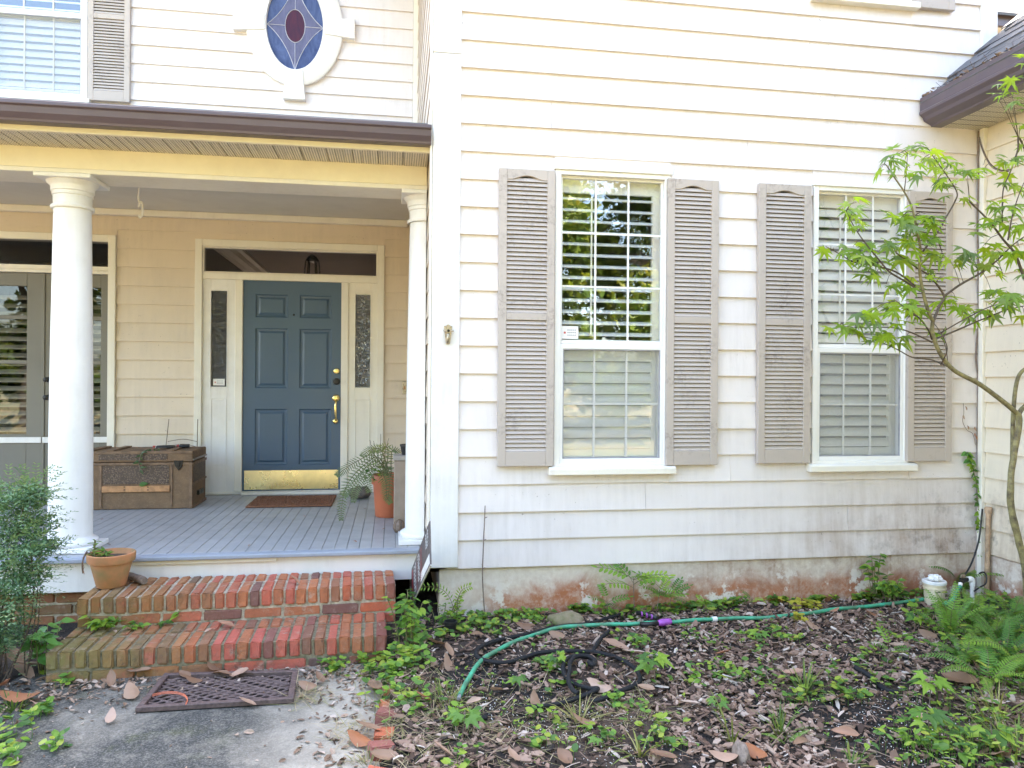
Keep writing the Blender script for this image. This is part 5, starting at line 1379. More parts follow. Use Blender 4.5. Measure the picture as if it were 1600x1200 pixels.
for i in range(14):
    inst('leaf', rr.choice(DEADL), dv, orient(pth[6+i % 12], Vector((rr.uniform(-.6, .6), rr.uniform(-.6, .3), -1)), Vector((1, 0, 0)), rr.uniform(.02, .035)))
a = at(196, 906, 'z', .236); b = at(224, 915, 'z', .236)
wl = MB().tube(smooth_path([(a.x-.02, a.y+.03, .262), ((a.x+b.x)/2, (a.y+b.y)/2+.02, .262), (b.x, b.y+.02, .258)]), [.020, .021, .022, .022, .023, .022, .022, .023, .024, .024, .024, .023, .021], 10).build('wood_stick', M['twig'], None, smooth=True, angle=50)
tag(wl, 'short weathered stick lying behind the terracotta pot on the step', 'stick')

# leaning yard sign
def sign():
    FBp = at(641.5, 951, 'z', -.06); BB = at(674.5, 882, 'x', .196)
    FT = at(647, 884, 'y', FBp.y+.01); BTp = at(669.5, 821, 'y', BB.y)
    # rectangle: keep the bottom edge, average the two uprights
    up = ((FT-FBp)+(BTp-BB))/2; ed = BB-FBp; up = up-ed*(up.dot(ed)/ed.dot(ed))
    wv = ed.length; hv = up.length; ex = ed/wv; ez = up/hv; nn = ex.cross(ez)
    if nn.x > 0: nn = -nn
    s = thing('yard_sign', 'dark yard sign with red and white lettering leaning on its edge beside the steps', 'sign', FBp)
    mtx = Matrix(((ex.x, nn.x, ez.x, FBp.x), (ex.y, nn.y, ez.y, FBp.y), (ex.z, nn.z, ez.z, FBp.z), (0, 0, 0, 1)))
    def slab(name, u0, u1, v0, v1, d0, d1, mat):
        pts = [mtx@Vector((u, d, v)) for d in (d0, d1) for u, v in ((u0, v0), (u1, v0), (u1, v1), (u0, v1))]
        MB().add(pts, [(0, 1, 2, 3), (7, 6, 5, 4), (0, 4, 5, 1), (1, 5, 6, 2), (2, 6, 7, 3), (3, 7, 4, 0)]).build(name, mat, s)
    slab('board', 0, wv, 0, hv, 0, .006, M['sign_dark'])
    slab('edge', 0, wv, -.004, -.0005, -.0005, .0065, M['sign_white'])
    rr = random.Random(1)
    def line(u0, u1, v0, v1, mat, n):     # one line of letters; it reads up the short side
        mb = MB(); k = (v1-v0)/n
        for i in range(n):
            a, b = v0+k*i, v0+k*(i+.72); 
            for (p, q, r_, t) in ((0, 1, 0, .26), (0, .25, 0, 1), (.75, 1, .0, 1) if rr.random() < .6 else (.4, .62, 0, 1)):
                pts = [mtx@Vector((u0+(u1-u0)*x, .0075, a+(b-a)*y)) for x, y in ((p, r_), (q, r_), (q, t), (p, t))]
                mb.add(pts, [(0, 1, 2, 3)])
        mb.build('lettering', mat, s, fix=False)
    slab('band', .012, wv*.10, .01, hv*.97, .0062, .0068, M['sign_white'])
    line(.02, wv*.09, .02, hv*.93, M['sign_dark'], 14)
    slab('band', wv*.16, wv*.24, .02, hv*.9, .0062, .0068, M['sign_red'])
    line(wv*.30, wv*.40, .12*hv, hv*.9, M['sign_white'], 8); line(wv*.44, wv*.47, .05*hv, hv*.8, M['sign_red'], 14)
    line(wv*.50, wv*.58, .2*hv, hv*.92, M['sign_white'], 9); line(wv*.61, wv*.64, .1*hv, hv*.9, M['sign_red'], 14); line(wv*.66, wv*.69, .1*hv, hv*.9, M['sign_red'], 14)
    slab('band', wv*.62, wv*.98, .012, hv*.28, .0070, .0074, M['sign_white'])
    line(wv*.85, wv*.95, hv*.55, hv*.92, M['sign_white'], 5)
sign()
# ------------------------------------------------------------------ garden: maple
def maple():
    Y = 3.62
    rr = random.Random(21)
    q = lambda px, py, dy=0: at(px, py, 'y', Y+dy)
    base = q(1612, 930, .02); base.z = height(base.x, base.y)-.03
    t = thing('japanese_maple', 'young maple tree with fresh green palmate leaves in the corner bed', 'tree', (base.x, base.y, base.z))
    tr = [base, q(1602, 890), q(1591, 845), q(1580, 795), q(1579, 750), q(1585, 705), q(1592, 660), q(1590, 645)]
    P_ = smooth_path(tr, 8); n = len(P_)
    MB().tube([p+Vector((noise.noise(p*9)*.004, noise.noise(p*9+Vector((5, 0, 0)))*.004, 0)) for p in P_], [(.0195-.004*i/n)*(1+.14*noise.noise(p*14)) for i, p in enumerate(P_)], 12).build('trunk', M['maple_bark'], t, smooth=True)
    B = []
    def branch(pts, r0, r1, mat='branch', name='branch'):
        P_ = smooth_path([q(*p) for p in pts], 6); n = len(P_)
        MB().tube(P_, [r0+(r1-r0)*i/(n-1) for i in range(n)], 8 if r0 > .006 else 5).build(name, M[mat], t, smooth=True)
        B.append(P_); return P_
    branch([(1590, 647), (1568, 628, -.02), (1530, 600, -.03), (1490, 578, -.04), (1468, 550, -.04), (1457, 520, -.04), (1458, 500, -.04)], .0135, .0095, 'maple_bark', 'limb')
    branch([(1591, 650), (1596, 640, .02), (1612, 625, .04)], .014, .011, 'maple_bark', 'limb')
    branch([(1582, 720, .08), (1583, 650, .08), (1588, 600, .08), (1597, 580, .08), (1612, 572, .08)], .012, .009, 'maple_bark', 'limb')
    branch([(1458, 502, -.04), (1450, 485, -.05), (1441, 450, -.05), (1437, 420, -.06), (1438, 390, -.06), (1434, 365, -.07), (1425, 325, -.08), (1413, 300, -.08), (1398, 278, -.1), (1385, 258, -.1)], .010, .003, 'maple_bark')
    branch([(1459, 500, -.04), (1468, 478, 0), (1475, 463, .02), (1462, 442, .02), (1452, 430, .02), (1432, 418, 0), (1400, 395, -.02)], .008, .003)
    branch([(1475, 463, .02), (1500, 445, .05), (1535, 425, .06), (1560, 405, .08), (1580, 385, .08), (1600, 370, .08)], .007, .003)
    branch([(1440, 395, -.06), (1460, 370, -.02), (1475, 345, 0), (1492, 315, 0), (1495, 300, 0), (1480, 275, .02), (1462, 250, .02), (1450, 232, .02)], .006, .002)
    branch([(1438, 455, -.05), (1415, 440, -.08), (1390, 425, -.12), (1375, 408, -.14), (1352, 380, -.16), (1335, 355, -.16), (1322, 330, -.18)], .006, .002)
    branch([(1430, 447, -.06), (1400, 425, -.04), (1365, 415, 0), (1335, 410, 0), (1305, 393, 0), (1290, 385, 0)], .005, .0018)
    branch([(1456, 530, -.04), (1450, 515, -.1), (1436, 497, -.14), (1420, 485, -.2), (1400, 470, -.22)], .005, .0018)
    branch([(1457, 535, -.04), (1425, 520, 0), (1395, 512, .02), (1350, 512, .02), (1320, 510, .02)], .005, .0015)
    branch([(1480, 572, -.04), (1455, 562, .03), (1425, 558, .05), (1400, 545, .05), (1365, 530, .05), (1340, 525, .05)], .005, .0015)
    branch([(1460, 530, -.04), (1490, 518, .04), (1520, 505, .07), (1545, 495, .09), (1570, 485, .1), (1600, 478, .1)], .006, .003)
    branch([(1470, 520, .02), (1505, 500, -.05), (1540, 482, -.1), (1575, 470, -.12), (1605, 462, -.12)], .004, .0018)
    branch([(1612, 460, .06), (1597, 425, .06), (1585, 395, .06), (1568, 375, .06), (1545, 345, .05), (1515, 315, .05)], .009, .004)
    branch([(1608, 250, .1), (1592, 215, .1), (1590, 235, .1), (1578, 270, .1), (1567, 300, .1), (1566, 360, .1)], .006, .003)
    branch([(1575, 375, 0), (1580, 345, 0), (1590, 310, -.02), (1600, 285, -.02)], .005, .002)
    branch([(1413, 300, -.08), (1416, 270, -.1), (1418, 240, -.1)], .003, .0012)
    branch([(1576, 268, .1), (1555, 262, .1), (1540, 245, .1), (1530, 220, .1)], .003, .0015)
    branch([(1470, 570, -.02), (1480, 545, -.1), (1470, 520, -.1), (1455, 500, -.1)], .004, .0015)
    branch([(1481, 568, 0), (1477, 540, .06), (1465, 515, .08)], .0035, .0015)
    # leaves in layered sprays: (px, py, dy, spread in px across, in px down, count)
    S = [(1395, 240, -.1, 26, 12, 7), (1385, 262, -.1, 22, 14, 7), (1412, 268, -.12, 16, 22, 4), (1440, 235, .02, 26, 12, 8), (1462, 245, .02, 20, 12, 7), (1436, 262, -.02, 18, 10, 4), (1478, 262, .02, 22, 16, 8), (1492, 290, 0, 24, 22, 10), (1470, 290, .02, 18, 16, 6), (1515, 275, .05, 22, 22, 7),
         (1530, 262, .06, 10, 24, 4), (1335, 318, -.18, 22, 12, 6), (1330, 340, -.18, 24, 12, 6), (1350, 352, -.16, 18, 10, 5), (1395, 342, -.1, 28, 12, 8), (1420, 350, -.1, 26, 14, 9), (1442, 336, -.08, 26, 14, 9), (1452, 358, -.06, 20, 14, 7), (1430, 372, -.06, 30, 10, 8),
         (1350, 385, -.12, 26, 12, 7), (1375, 380, -.1, 24, 12, 7), (1400, 378, -.04, 24, 12, 7), (1300, 388, 0, 24, 8, 5), (1330, 400, .02, 20, 12, 6), (1355, 408, .0, 24, 10, 7), (1390, 405, -.03, 28, 10, 8), (1425, 402, -.04, 30, 10, 8), (1460, 398, 0, 26, 10, 7), (1490, 405, .04, 24, 14, 8),
         (1515, 400, .05, 26, 16, 8), (1545, 390, .08, 24, 14, 7), (1575, 395, .08, 22, 14, 7), (1595, 380, .08, 14, 16, 5), (1365, 428, -.12, 24, 8, 6), (1390, 440, -.1, 24, 12, 6), (1428, 440, -.05, 20, 12, 6), (1470, 432, .02, 20, 12, 5), (1480, 470, .03, 26, 10, 7), (1420, 470, -.15, 20, 12, 5),
         (1372, 485, -.2, 28, 10, 8), (1400, 482, -.2, 24, 12, 7), (1428, 478, -.16, 18, 12, 6), (1510, 488, .06, 16, 14, 6), (1535, 490, .08, 22, 8, 6), (1560, 470, .05, 26, 14, 9), (1585, 462, -.1, 20, 14, 7), (1560, 455, .06, 22, 8, 6), (1590, 490, .1, 16, 10, 5), (1325, 508, .02, 22, 8, 6), (1345, 514, .03, 18, 8, 5),
         (1370, 525, .05, 22, 10, 6), (1385, 520, .05, 24, 12, 8), (1412, 530, .05, 16, 12, 5), (1470, 515, 0, 14, 8, 3), (1420, 500, -.1, 24, 8, 5), (1575, 250, .1, 24, 14, 8), (1595, 230, .1, 12, 22, 6), (1560, 140, .1, 20, 10, 5), (1590, 150, .1, 14, 26, 8), (1598, 100, .08, 8, 30, 5), (1595, 195, .1, 10, 18, 5),
         (1560, 320, .05, 26, 10, 7), (1590, 330, 0, 14, 14, 5), (1582, 285, .08, 20, 14, 6), (1570, 345, .06, 24, 14, 7), (1598, 355, .02, 8, 14, 4), (1575, 425, .08, 20, 10, 6), (1525, 355, .06, 14, 6, 3)]
    cnt = 0; LV = []
    for (px, py, dy, sx_, sy_, n) in S:
        for i in range(max(2, int(n*.92+.3))):
            cnt += 1
            p = q(px+rr.gauss(0, .55)*sx_, py+rr.gauss(0, .55)*sy_, dy+rr.uniform(-.12, .12))
            d = Vector((rr.uniform(-1, 1), rr.uniform(-1, .4), rr.uniform(-.55, .1)))
            up = Vector((rr.uniform(-.5, .5), rr.uniform(-.75, .1), 1))
            LV.append((rr.uniform(.050, .086)*(1.12 if py > 300 else 1), orient, p, d, up))
    LV.sort(key=lambda v: -v[0]); small = MB(); small.t = []
    for i, (s, _, p, d, up) in enumerate(LV):
        me = rr.choice(MAPLE); X = orient(p, d, up, s)
        if i < 298: inst('leaf', me, t, X)
        else:
            small.add([X@v.co for v in me.vertices], [tuple(f.vertices) for f in me.polygons]); small.t += [rr.random()]*len(me.polygons)
            small.t[-len(me.polygons):] = [small.t[-1]]*len(me.polygons)
    if small.v: small.build('leaves', M['maple_t'], t, smooth=True, fix=False)['kind'] = 'stuff'
    # fine twigs from sprays to the nearest branch
    tw = MB(); allp = [p for b in B for p in b]
    for (px, py, dy, sx_, sy_, n) in S:
        for k in range(2):
            p = q(px+rr.uniform(-.7, .7)*sx_, py+rr.uniform(-.5, .5)*sy_, dy); b = min(allp, key=lambda v: (v-p).length)
            if (b-p).length < .30: tw.tube([b, (b+p)/2+Vector((0, 0, .015)), p], [.0022, .0017, .0012], 4)
    o = tw.build('twigs', M['branch'], t, smooth=True); o['kind'] = 'stuff'
maple()

# ------------------------------------------------------------------ shrub on the left
def leaf_cloud(mb, centres, n, size, rr, flat=.5, wd=.42):
    mb.t = mb.t if mb.t is not None else []
    for i in range(n):
        c, r_ = rr.choice(centres)
        d = Vector((rr.gauss(0, 1), rr.gauss(0, 1), rr.gauss(0, 1))).normalized()*(rr.random()**.45)
        p = Vector(c)+Vector((d.x*r_[0], d.y*r_[1], d.z*r_[2]))
        y = Vector((rr.uniform(-1, 1), rr.uniform(-1, 1), rr.uniform(-.6, .8))).normalized(); x = y.cross(Vector((rr.uniform(-1, 1), rr.uniform(-1, 1), 1.2))).normalized()
        s = size*rr.uniform(.7, 1.25); z = x.cross(y)
        mb.add([p, p+y*s*.45+x*s*wd*.5+z*s*.06, p+y*s, p+y*s*.45-x*s*wd*.5+z*s*.06], [(0, 1, 2, 3)])
        mb.t.append(min(1, max(0, rr.gauss(.45, .22)+.2*d.z)))
def shrub():
    rr = random.Random(8); Y = 4.15
    q = lambda px, py, dy=0: at(px, py, 'y', Y+dy)
    b = q(5, 995); b.z = height(b.x, b.y)
    t = thing('boxwood_shrub', 'fine-leaved grey-green shrub at the foot of the left column', 'shrub', b)
    cs = []
    for (px, py, rpx, rpz, dy) in ((20, 780, 42, 26, .0), (48, 775, 26, 18, -.05), (10, 830, 50, 30, 0), (50, 820, 34, 24, 0), (30, 870, 50, 30, -.08), (62, 855, 26, 12, -.1), (5, 910, 50, 36, 0), (40, 905, 30, 20, -.1), (10, 955, 40, 34, 0), (0, 1000, 34, 20, .0), (-30, 850, 50, 80, 0), (-60, 820, 60, 90, .1)):
        c = q(px, py, dy); k = 4.1/1168; cs.append((c, (rpx*k, .16, rpz*k)))
    mb = MB(); leaf_cloud(mb, cs, 9500, .025, rr)
    # outer sprigs
    for i in range(480):
        c, r_ = rr.choice(cs); a = rr.uniform(0, 6.28); p0 = Vector(c)+Vector((r_[0]*.7*math.cos(a), rr.uniform(-.12, .08), r_[2]*.8*math.sin(a))); d = Vector((math.cos(a)*1.0+.3, rr.uniform(-.5, .2), math.sin(a)*.6+.35)).normalized()
        L_ = rr.uniform(.05, .17); P_ = [p0+d*L_*j/6+Vector((0, 0, -.02*(j/6)**2)) for j in range(7)]
        for j in range(2, 7):
            for s in (-1, 1):
                x = d.cross(Vector((0, .3, 1))).normalized()*s; y = (x*.8+d*.5+Vector((0, 0, rr.uniform(-.3, .3)))).normalized(); w_ = d*.0045; s_ = .021*rr.uniform(.8, 1.2)
                mb.add([P_[j], P_[j]+y*s_*.5+w_, P_[j]+y*s_, P_[j]+y*s_*.5-w_], [(0, 1, 2, 3)]); mb.t.append(rr.uniform(.4, 1))
    f = mb.build('foliage', M['shrub_t'], t, fix=False); f['kind'] = 'stuff'
    st = MB()
    for i in range(14):
        c, r_ = rr.choice(cs); e = Vector(c)+Vector((rr.uniform(-.7, .7)*r_[0], rr.uniform(-.1, .1), rr.uniform(-.3, .9)*r_[2]))
        g = b+Vector((rr.uniform(-.1, .1), rr.uniform(-.06, .06), -.02)); st.tube(smooth_path([g, g.lerp(e, .5)+Vector((rr.uniform(-.05, .05), .05, 0)), e], 4), [.0045-.0004*k for k in range(9)], 5)
    st.build('stems', M['branch'], t)
shrub()

# ------------------------------------------------------------------ smaller plants
def weed(name, label, cat, px, py, stems, meshes, size, hgt, spread, seed, group=None, per=5, lean=None, up=.35, stemmat='stem'):
    """a plant of several stems with separate leaves; sizes in metres"""
    rr = random.Random(seed); b = ground_at(px, py) if not isinstance(px, Vector) else px
    t = thing(name, label, cat, b, group)
    sb = MB()
    for i in range(stems):
        a = rr.uniform(0, 6.28); r_ = spread*rr.uniform(.15, 1)
        g = b+Vector((math.cos(a)*r_*.35, math.sin(a)*r_*.35, -.01)); e = b+Vector((math.cos(a)*r_, math.sin(a)*r_, hgt*rr.uniform(.65, 1.05)))
        if lean: e += Vector(lean)*rr.uniform(.6, 1.1)
        P_ = smooth_path([g, g.lerp(e, .55)+Vector((0, 0, hgt*.12)), e], 4)
        sb.tube(P_, [.0028]*4+[.0022]*4+[.0016], 4)
        for j in range(per):
            p = P_[min(8, 3+int(6*j/max(1, per-1)))] if per > 1 else P_[-1]
            d = rdir(rr, -.35, .35)+Vector((math.cos(a), math.sin(a), 0))*.6
            inst('leaf', rr.choice(meshes), t, orient(p, d, Vector((rr.uniform(-.4, .4), rr.uniform(-.6, .1), 1)), size*rr.uniform(.7, 1.2)))
    sb.build('stem', M[stemmat], t)
    return t
def patch(name, label, cat, pts, n, size, seed, hgt=.06, mat='weed_t', wd=.75, spread=None, group=None):
    """low creeping cover nobody could count: one mass"""
    rr = random.Random(seed); mb = MB(); mb.t = []
    P_ = [ground_at(*p[:2]) for p in pts]
    b = P_[0]; 
    for i in range(n):
        k = rr.randrange(len(P_)); c = P_[k]; rx = pts[k][2]*.0035; ry = rx*1.3
        x, y = c.x+rr.gauss(0, .5)*rx, c.y+rr.gauss(0, .5)*ry
        y = min(y, 4.64) if x > .3 else y
        z = gz(x, y)+rr.uniform(.005, hgt)
        for s in range(rr.choice((2, 3, 3))):
            a = rr.uniform(0, 6.28); y_ = Vector((math.cos(a), math.sin(a), rr.uniform(-.3, .5))).normalized(); x_ = y_.cross(Vector((rr.uniform(-.4, .4), rr.uniform(-.7, .1), 1))).normalized()
            s_ = size*rr.uniform(.6, 1.3); p = Vector((x, y, z)); zz = x_.cross(y_)
            mb.add([p, p+y_*s_*.3+x_*s_*wd*.42+zz*s_*.04, p+y_*s_*.7+x_*s_*wd*.38, p+y_*s_, p+y_*s_*.7-x_*s_*wd*.38, p+y_*s_*.3-x_*s_*wd*.42+zz*s_*.04], [(0, 1, 2, 3), (0, 3, 4, 5)])
            mb.t += [rr.random()]*2
        mb.tube([(x, y, gz(x, y)-.005), (x, y, z)], .0012, 3, cap=False); mb.t += [.3]*3
    o = mb.build(name, M[mat], None, fix=False); tag(o, label, cat, group, 'stuff'); return o

weed('broadleaf_weed', 'broad-leaved green weed beside the left end of the lower step', 'weed', 68, 1052, 9, BROAD, .085, .26, .10, 1, per=4)
rr0 = random.Random(77)
def on_step(px, py, z=.070): return at(px, py, 'z', z)
weed('step_weed', 'bright weed tuft growing at the left of the upper riser', 'weed', on_step(162, 982), None, 11, OVAL, .050, .07, .13, 3, per=5)
weed('step_weed', 'small three-leaf weed sprouting from the middle of the brick riser', 'weed', on_step(277, 972), None, 2, OVAL, .055, .08, .05, 4, per=4)
weed('step_weed', 'low weed sprig lying on the lower tread between the two left weed tufts', 'weed', on_step(225, 978), None, 5, OVAL, .046, .03, .13, 5, per=4)
t = weed('leafy_weed', 'bushy bright green weed at the right end of the brick steps', 'weed', 638, 1010, 16, OVAL, .050, .27, .17, 6, per=8)
weed('leafy_weed', 'fresh yellow-green weeds spreading below the sign by the foundation corner', 'weed', 690, 975, 9, OVAL, .045, .12, .18, 7, per=6)
patch('ground_weeds', 'low green weeds at the right foot of the steps', 'weeds', [(600, 1040, 40), (640, 1035, 34), (560, 1035, 26), (520, 1045, 26), (660, 1005, 40), (615, 1055, 30)], 210, .042, 8, .07)
patch('ground_weeds', 'leafy weeds thick among the ferns on the right', 'weeds', [(1490, 1000, 50), (1540, 990, 50), (1580, 1000, 40), (1520, 1040, 50), (1575, 1050, 44)], 240, .042, 61, .13, wd=.5)
patch('ground_weeds', 'low yellow-green weeds along the foot of the stucco foundation', 'weeds', [(700, 990, 40), (740, 975, 36), (800, 965, 30), (770, 985, 40), (900, 950, 20), (1060, 945, 40), (1130, 935, 44), (1190, 930, 36), (1250, 930, 30), (1040, 960, 30), (1400, 915, 30), (1310, 922, 30), (990, 962, 34), (950, 962, 26), (840, 968, 26), (1100, 950, 40)], 460, .036, 9, .055)
patch('ground_weeds', 'scattered small green weeds in the bark mulch', 'weeds', [(860, 1040, 30), (990, 1010, 30), (1010, 1045, 25), (880, 1075, 24), (1100, 1000, 30), (1180, 1010, 40), (1080, 1060, 30), (1330, 1060, 60), (1370, 1045, 60), (1290, 1085, 40), (1260, 1100, 30), (1230, 1000, 30), (1400, 1000, 30), (1030, 1150, 30), (1000, 1120, 40), (960, 1100, 20), (1180, 1060, 22), (1340, 1090, 26), (1130, 1060, 20)], 300, .034, 10, .05)
patch('ground_weeds', 'weeds crowding the mulch in the right foreground', 'weeds', [(1530, 1130, 60), (1570, 1080, 50), (1500, 1180, 50), (1580, 1180, 60), (1450, 1190, 40), (1540, 1040, 40), (1590, 1010, 40)], 360, .037, 11, .12, wd=.42)
patch('yellow_weeds', 'yellow-leaved weeds behind the green hose in front of the foundation', 'weeds', [(1240, 952, 26), (1262, 950, 18), (1250, 974, 10)], 40, .034, 33, .05, mat='yellow_t')
patch('fine_weeds', 'tiny sprouting weeds sprinkled over the bark mulch', 'weeds', [(900, 1020, 70), (1000, 1080, 90), (1100, 1020, 90), (1200, 1050, 90), (1300, 1010, 90), (1400, 1060, 90), (1250, 1130, 90), (1050, 1150, 90), (760, 1060, 60), (850, 1150, 80), (1450, 1140, 80), (1180, 980, 60), (700, 1130, 60), (1380, 980, 60)], 420, .017, 41, .035, wd=.6)
patch('ground_weeds', 'sparse weeds at the left edge of the concrete path', 'weeds', [(20, 1150, 26), (45, 1130, 20), (20, 1165, 20), (100, 1070, 22), (80, 1050, 24), (15, 1190, 24), (120, 1050, 16), (65, 1120, 12), (85, 1170, 8)], 75, .038, 12, .05)
patch('ground_weeds', 'seedlings in the straw and soil in the middle foreground', 'weeds', [(640, 1090, 30), (680, 1075, 30), (720, 1130, 26), (730, 1190, 26), (850, 1170, 20), (940, 1160, 14), (860, 1130, 20), (600, 1110, 20), (640, 1110, 26)], 95, .036, 13, .06)
patch('ground_weeds', 'dense weeds along the edging between bucket and maple', 'weeds', [(1330, 915, 30), (1370, 925, 36), (1395, 935, 26), (1490, 960, 40), (1540, 950, 40), (1585, 960, 40), (1440, 965, 40)], 200, .045, 14, .10, wd=.55)

def seedling(px, py, n, size, hgt, label, seed, meshes=None, cat='seedling', group=None, name='maple_seedling'):
    rr = random.Random(seed); b = ground_at(px, py); t = thing(name, label, cat, b, group)
    top = b+Vector((rr.uniform(-.02, .02), rr.uniform(-.02, .02), hgt))
    MB().tube([b-Vector((0, 0, .01)), (b+top)/2+Vector((.004, 0, 0)), top], [.0026, .0022, .0018], 5).build('stem', M['twig'], t)
    for i in range(n):
        a = 2*math.pi*i/n+rr.uniform(-.4, .4); p = b.lerp(top, rr.uniform(.72, 1.0))+Vector((math.cos(a), math.sin(a), .1))*size*.35
        inst('leaf', rr.choice(meshes or SEEDL), t, orient(p, Vector((math.cos(a), math.sin(a), rr.uniform(-.35, .0))), Vector((rr.uniform(-.2, .2), -.45, 1)), size*.84*rr.uniform(.7, 1.15)))
    return t
seedling(1024, 1070, 7, .10, .14, 'maple seedling with a flat rosette of star leaves below the purple hose coupling', 1)
seedling(1452, 1105, 8, .10, .15, 'largest star-leaved seedling in the dark soil on the right', 2)
seedling(1452, 1170, 6, .085, .16, 'slender star-leaved seedling standing in front of the largest one', 3)
seedling(1428, 1165, 5, .062, .04, 'low star-leaved seedling in the black soil left of the slender one', 4)
seedling(1120, 1110, 5, .062, .05, 'low seedling among bark chips behind the forked grass stem', 5)
seedling(722, 1150, 6, .085, .10, 'bright seedling in dry grass left of the cut hose ends', 6)
seedling(870, 1045, 6, .065, .09, 'bright yellow-green seedling rising between the black hose loops', 7)
seedling(812, 1080, 4, .058, .07, 'small seedling in front of the green hose', 8)
seedling(1000, 1010, 5, .055, .06, 'yellow-green seedling in front of the purple hose coupling', 9)
seedling(1185, 1000, 6, .06, .05, 'spreading seedling between green hose and bark mulch', 10)
seedling(1435, 985, 7, .085, .10, 'broad star-leaved seedling in front of the cream bucket', 11)
seedling(1550, 1170, 6, .10, .10, 'coarse seedling in the right foreground weeds', 12, meshes=OVAL)
seedling(1500, 1195, 6, .075, .07, 'dark oval-leaved seedling at the bottom edge on the right', 13, meshes=OVAL)
seedling(940, 1170, 4, .05, .05, 'pale small seedling in the black soil of the foreground', 14)
seedling(1345, 1180, 5, .05, .07, 'yellow-green seedling beside pale bark in the foreground', 15, meshes=OVAL)
# compound-leaved seedlings against the foundation
def pinnate_plant(px, py, leaves, size, hgt, label, seed, meshes=None, pts=None, name='compound_leaf_seedling', cat='seedling'):
    rr = random.Random(seed); b = ground_at(px, py); b.y = min(b.y, 4.58); b.z = height(b.x, b.y); t = thing(name, label, cat, b)
    top = b+Vector((rr.uniform(-.02, .02), -.02, hgt))
    MB().tube([b-Vector((0, 0, .01)), (b+top)/2, top], [.003, .0026, .0022], 5).build('stem', M['twig'], t)
    for i in range(leaves):
        a = 2*math.pi*(i+rr.uniform(-.2, .2))/leaves; p = b.lerp(top, rr.uniform(.7, 1)); d = Vector((math.cos(a), math.sin(a)*.6-.25, rr.uniform(.1, .6)))
        inst('leaf', rr.choice(meshes or WPIN), t, orient(p, d, Vector((0, -.5, 1)), size*rr.uniform(.8, 1.15)))
pinnate_plant(985, 955, 7, .22, .24, 'tallest feathery compound-leaved seedling against the stained foundation', 1)
pinnate_plant(1014, 952, 6, .16, .17, 'second compound-leaved seedling, just right of the tallest one', 2)
pinnate_plant(1036, 952, 6, .13, .14, 'bushy compound-leaved seedling right of the tall pair by the foundation', 5)
pinnate_plant(942, 952, 4, .15, .10, 'low feathery seedling left of the tallest one by the foundation', 3)
pinnate_plant(1145, 930, 3, .09, .07, 'short compound-leaved seedling by the foundation below the first window edge', 4)
pinnate_plant(1385, 1040, 4, .12, .10, 'feathery seedling in mulch in front of the ferns', 6)
pinnate_plant(1085, 945, 4, .10, .05, 'low feathery seedling in the mulch behind the green hose', 7)
# two long pinnate shoots at the foundation corner
def corner_fern():
    b = ground_at(712, 975); b.y = min(b.y, 4.60); t = thing('wild_fern', 'wild fern with two arching fronds at the foundation corner', 'fern', b)
    rr = random.Random(2)
    for pts in ([(710, 955), (700, 930), (684, 918), (660, 917)], [(714, 955), (716, 935), (722, 922), (735, 916)]):
        P_ = smooth_path([b]+[at(px, py, 'y', b.y-.08-.03*i) for i, (px, py) in enumerate(pts)], 8); n = len(P_); mb = MB(); mb.tube(P_, [.003*(1-.7*i/n) for i in range(n)], 4, 1)
        for i in range(4, n, 2):
            tg = (P_[min(n-1, i+1)]-P_[i-1]).normalized(); side = tg.cross(Vector((0, -.85, .5))).normalized(); L_ = .034*(1-.5*abs(i/n-.6))
            for s in (-1, 1):
                d = (side*s*.85+tg*.4).normalized(); q = P_[i]; w_ = tg*.0055
                mb.add([q, q+d*L_*.5-w_, q+d*L_, q+d*L_*.5+w_], [(0, 1, 2, 3)], 0)
        mb.build('frond', [M['weed'], M['stem']], t, fix=False)
corner_fern()
# weed climbing on the foundation, and vine in the corner
weed('climbing_weed', 'narrow leafy weed climbing the stained foundation below the right window', 'weed', at(1365, 925, 'y', 4.58), None, 6, OVAL, .050, .26, .05, 31, per=9)
weed('foundation_weed', 'rounded green weed clump at the foundation left of the bucket', 'weed', at(1395, 935, 'y', 4.5), None, 9, OVAL, .045, .13, .12, 32, per=7)
def vine():
    rr = random.Random(6); Y = YM-.045
    pts = [(1530, 905), (1533, 860), (1531, 820), (1528, 790), (1526, 760), (1521, 735), (1515, 715), (1512, 706)]
    P_ = smooth_path([at(x, y, 'y', Y) for x, y in pts], 8); b = P_[0].copy()
    t = thing('climbing_vine', 'leafy green vine climbing the wall corner below the right shutter', 'vine', b)
    MB().tube(P_, .003, 5).build('stem', M['twig'], t)
    for i in range(100):
        p = P_[min(len(P_)-1, int(len(P_)*(.12+.88*rr.random())))]
        inst('leaf', rr.choice(LANCE+OVAL), t, orient(p, Vector((rr.uniform(-1, 1), -.35, rr.uniform(-.8, .25))), Vector((0, -1, .5)), rr.uniform(.028, .055)))
    for i in range(2):
        for a in (-1, 1): inst('leaf', BROAD[i], t, orient(P_[-3-8*i], Vector((a-.5, -.2, -.3)), Vector((0, -.7, .7)), .055))
vine()
